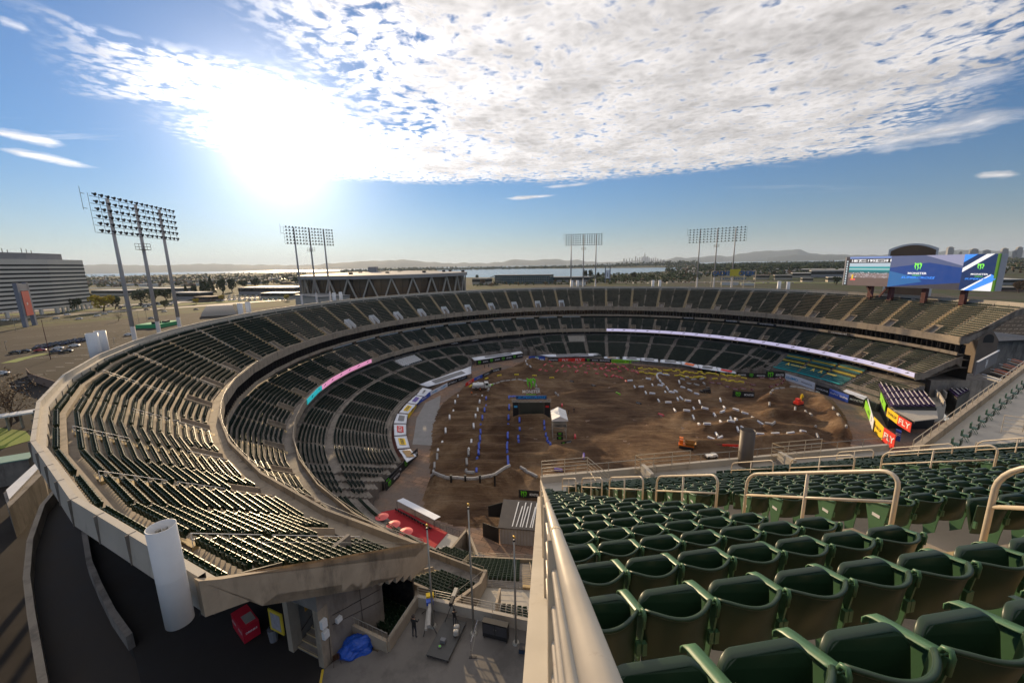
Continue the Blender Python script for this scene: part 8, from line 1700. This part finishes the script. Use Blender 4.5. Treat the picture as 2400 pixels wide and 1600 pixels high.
# ---- light towers
lampM = mk('lamp housing', (.02, .02, .022), .4, .2, 2); POLE = mk('pale grey pole', (.46, .44, .43), .5, .08, .3)
def ring_pt(px, py, rad):
    w = ray(px, py); d = Vector((w.x, w.y)).normalized(); c = Vector((CX, CY)); b = d.dot(c); q = b*b-(c.length_squared-rad*rad); return Vector((d.x, d.y, 0))*(b+math.sqrt(max(q, 0)))
def lamp_mesh():
    mb = MB(); mb.tube((0, 0, 0), (0, -.30, -.12), .14, 8, r2=.36); mb.tube((0, 0, 0), (0, .2, .06), .12, 8); return mb.mesh('lamp', lampM)
LM = lamp_mesh()
def light_tower(poles, rad, tops, ph, label, over=(.67, .6)):
    P_ = [ring_pt(x, y, rad) for x, y in poles]; A0, B0 = P_[0], P_[2]; u = (B0-A0); Ls = u.length/2; u.normalize(); m = (A0+B0)/2; P_ = [m-u*Ls, m, m+u*Ls]
    zt = sum(at_dist(x, y, p.length).z for (x, y), p in zip(tops, P_))/3; t = thing('light_tower', label, 'floodlight', (m.x, m.y, ZG), 0, 'floodlight towers round the bowl'); o0 = Vector((m.x, m.y, 0)); to_c = Vector((CX-m.x, CY-m.y, 0)).normalized(); nn = Vector((u.y, -u.x, 0)); nn = nn if nn.dot(to_c) > 0 else -nn
    for p in P_: q = p-o0; mb = MB(); mb.tube((q.x, q.y, 0), (q.x, q.y, (zt-ZG)*.5), .50, 12, r2=.42); mb.tube((q.x, q.y, (zt-ZG)*.5), (q.x, q.y, zt-ZG), .42, 12, r2=.28); mb.build('pole', POLE, t, True)
    x0, x1 = -Ls*(1+over[0]), Ls*(1+over[1]); rows_n, cols_n = 6, 16
    for r in range(rows_n):
        z = zt-ZG-ph*r/(rows_n-1); mb = MB(); mb.tube(u*x0+nn*.7+Vector((0, 0, z-.35)), u*x1+nn*.7+Vector((0, 0, z-.35)), .05, 5); mb.build('crossbar', STEELD, t)
        for c in range(cols_n):
            o = bpy.data.objects.new('lamp', LM); COL.objects.link(o); o.parent = t; q = u*(x0+(x1-x0)*(c+.5)/cols_n)+nn*.9+Vector((0, 0, z+.15)); o.location = q; o.rotation_euler = (0, 0, math.atan2(nn.x, -nn.y)); o.scale = (1.05, 1.05, 1.05)
    mb = MB()
    for c in range(11): q = u*(x0+(x1-x0)*c/10)+nn*.5; mb.tube(q+Vector((0, 0, zt-ZG-ph-.4)), q+Vector((0, 0, zt-ZG+.2)), .045, 4)
    q = u*(x0-1.0)
    for z in (0, -ph*.4): mb.tube(q+Vector((0, 0, zt-ZG+z)), u*x0+Vector((0, 0, zt-ZG+z)), .05, 4)
    mb.tube(q+Vector((0, 0, zt-ZG+1.2)), q+Vector((0, 0, zt-ZG-ph*.45)), .05, 4); mb.build('ladder_frame', STEELD, t)
    z = zt-ZG-ph-3.2; mb = MB(); mb.box((0, 0, z), (2.6, 1.6, .1), math.atan2(u.y, u.x)); 
    for dz in (.7, 1.4): 
        for s in (-.8, .8): mb.tube(u*-1.3+nn*s+Vector((0, 0, z+dz)), u*1.3+nn*s+Vector((0, 0, z+dz)), .05, 4)
    for a in (-1.3, 0, 1.3):
        for s in (-.8, .8): mb.tube(u*a+nn*s+Vector((0, 0, z)), u*a+nn*s+Vector((0, 0, z+1.4)), .05, 4)
    mb.build('service_cage', STEELD, t)
light_tower([(283, 630), (341, 630), (397, 630)], 121, [(250, 466), (311, 479), (372, 490)], 7.0, 'nearest floodlight tower, three pale poles on the left with a wide lamp rack', (.67, .55))
light_tower([(700, 640), (734, 640), (768, 640)], 136, [(686, 532), (722, 536), (757, 540)], 6.6, 'floodlight tower in front of the arena near the sun')
light_tower([(1338.5, 610), (1367.5, 610), (1396.5, 610)], 150, [(1338.5, 550), (1367.5, 549.5), (1397, 549)], 6.6, 'floodlight tower at the middle of the far rim', (.48, .48))
light_tower([(1637, 610), (1678, 610), (1719, 610)], 160, [(1641, 538), (1683, 536), (1723, 533)], 7.6, 'floodlight tower right of the centre above the far rim')
t = thing('lamp_mast', 'slender reddish lamp mast in the left car park', 'mast', at(119, 842, ZG)); mb = MB(); zt_ = at_dist(97, 748, at(119, 842, ZG).xy.length).z; mb.tube((0, 0, 0), (0, 0, zt_-ZG), .16, 8, r2=.08); mb.build('pole', RSL, t)
for i, (x, y, y2) in enumerate(((38, 777, 728), (16, 822, 800), (178, 812, 790), (47, 832, 820), (268, 806, 792), (285, 742, 716), (345, 752, 712), (328, 766, 730))):
    p = at(x, y, ZG); h = at_dist(x, y2, p.xy.length).z-ZG; t = thing('street_lamp', 'thin street lamp on the left, %s counted from the picture edge' % nth(i+1), 'street lamp', p, 0, 'street lamps in the left car park'); mb = MB(); mb.tube((0, 0, 0), (0, 0, h), .10, 6, r2=.06); mb.build('pole', RAILG, t); mb = MB(); mb.box((.6, 0, h), (1.4, .3, .15)); mb.build('lamp_head', RAILG, t)
mb = MB()
for i in range(26): p = at(92+i*9, 757-i*.65, ZG); mb.tube((p.x, p.y, ZG), (p.x, p.y, ZG+2.2), .08, 4)
a, b = at(92, 757, ZG), at(320, 741, ZG)
for z in (1.0, 2.1): mb.tube(a+Vector((0, 0, z)), b+Vector((0, 0, z)), .05, 4)
tag(mb.build('wire_fence', RAILG), 'thin wire fence between the left car park and the road', 'fence')
# low-lying structures at the lower left edge
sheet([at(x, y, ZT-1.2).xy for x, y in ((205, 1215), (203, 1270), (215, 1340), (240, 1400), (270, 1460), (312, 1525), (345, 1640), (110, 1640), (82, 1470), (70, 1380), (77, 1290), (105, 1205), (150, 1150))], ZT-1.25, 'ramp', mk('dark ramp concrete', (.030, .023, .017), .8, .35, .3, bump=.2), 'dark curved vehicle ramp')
t = thing('ramp_wall', 'curved concrete parapet of the dark ramp under the nearest decks', 'wall'); mb = MB(); P_ = [at(205, 1225, ZT), at(203, 1270, ZT), at(215, 1340, ZT), at(240, 1400, ZT), at(270, 1460, ZT), at(310, 1518, ZT)]
for a, b in zip(P_, P_[1:]): mb.beam(a+Vector((0, 0, .5)), b+Vector((0, 0, .5)), .35, 1.1)
mb.build('parapet', CONC_D, t)
t = thing('ramp_wall', 'outer curved ramp parapet catching slivers of sun at the lower left', 'wall'); mb = MB(); P_ = [at(x, y, 20) for x, y in ((150, 1150), (105, 1205), (77, 1290), (70, 1380), (82, 1470), (112, 1640))]
for a, b in zip(P_, P_[1:]): mb.beam(a+Vector((0, 0, .3)), b+Vector((0, 0, .3)), .4, 1.8)
mb.build('parapet', CONC, t)
t = thing('rim_outbuilding', 'low outbuilding with pale flat roof outside the left rim', 'building'); mb = MB(); mb.prism([at(8, 1155, 12).xy[:], at(95, 1075, 12).xy[:], at(100, 1110, 12).xy[:], at(20, 1190, 12).xy[:]], ZG, 12); mb.build('wall', CONC_D, t); mb = MB(); mb.prism([at(15, 1150, 12.1).xy[:], at(92, 1080, 12.1).xy[:], at(90, 1100, 12.1).xy[:], at(22, 1172, 12.1).xy[:]], 12.1, 12.3); mb.build('roof', WHITE, t)
t = thing('green_roof_box', 'small green-roofed box by the left rim', 'hut'); a = at(35, 1080, 11); mb = MB(); mb.box((a.x, a.y, ZG), (5, 3.5, 4.5), .5); mb.build('wall', CONC_D, t); mb = MB(); mb.box((a.x, a.y, ZG+4.5), (5.3, 3.8, .2), .5); mb.build('roof', mk('pale green roof', (.20, .32, .25), .6, .1), t)
t = thing('covered_walkway', 'long pale covered walkway outside the left rim', 'walkway'); a, b = at(-20, 978, 11), at(88, 962, 11); mb = MB(); mb.beam(a, b, 3.2, .4); mb.build('roof', WHITE, t); mb = MB()
for f in (0, .3, .6, .9): q = a.lerp(b, f); mb.box((q.x, q.y, ZG), (.4, .4, 4))
mb.build('post', RAILG, t)
t = thing('picket_fence', 'dark timber fence curving below the left rim', 'fence'); P_ = [at(65, 880, ZG), at(75, 893, ZG), at(110, 905, ZG), at(140, 915, ZG)]; mb = MB()
for a, b in zip(P_, P_[1:]): mb.beam(a+Vector((0, 0, 1.5)), b+Vector((0, 0, 1.5)), .2, 3)
mb.build('panel', RO[2], t); sheet([at(x, y, ZG).xy for x, y in ((-20, 1000), (60, 1010), (78, 1030), (10, 1050), (-30, 1060))], ZG+.06, 'lawn', GRASSM, 'green lawn under the left rim')
# ================================================================ haze
hz = MB(); X0, X1, Y0, Y1, Z0_, Z1_ = -34000, 34000, -4000, 34000, -3, 900
hz.obox((X0, Y0, Z0_), (X1-X0, 0, 0), (0, Y1-Y0, 0), (0, 0, Z1_-Z0_)); hm = bpy.data.materials.new('haze'); hm.use_nodes = True; ht = hm.node_tree; ht.nodes.clear(); ov = ht.nodes.new('ShaderNodeOutputMaterial'); pv = ht.nodes.new('ShaderNodeVolumePrincipled')
pv.inputs['Color'].default_value = (.66, .80, 1.0, 1); pv.inputs['Density'].default_value = 3.0e-5; pv.inputs['Anisotropy'].default_value = .2; ht.links.new(pv.outputs[0], ov.inputs['Volume'])
tag(hz.build('haze', hm), 'thin pale haze over the plain and bay', kind='stuff')
build_seats()
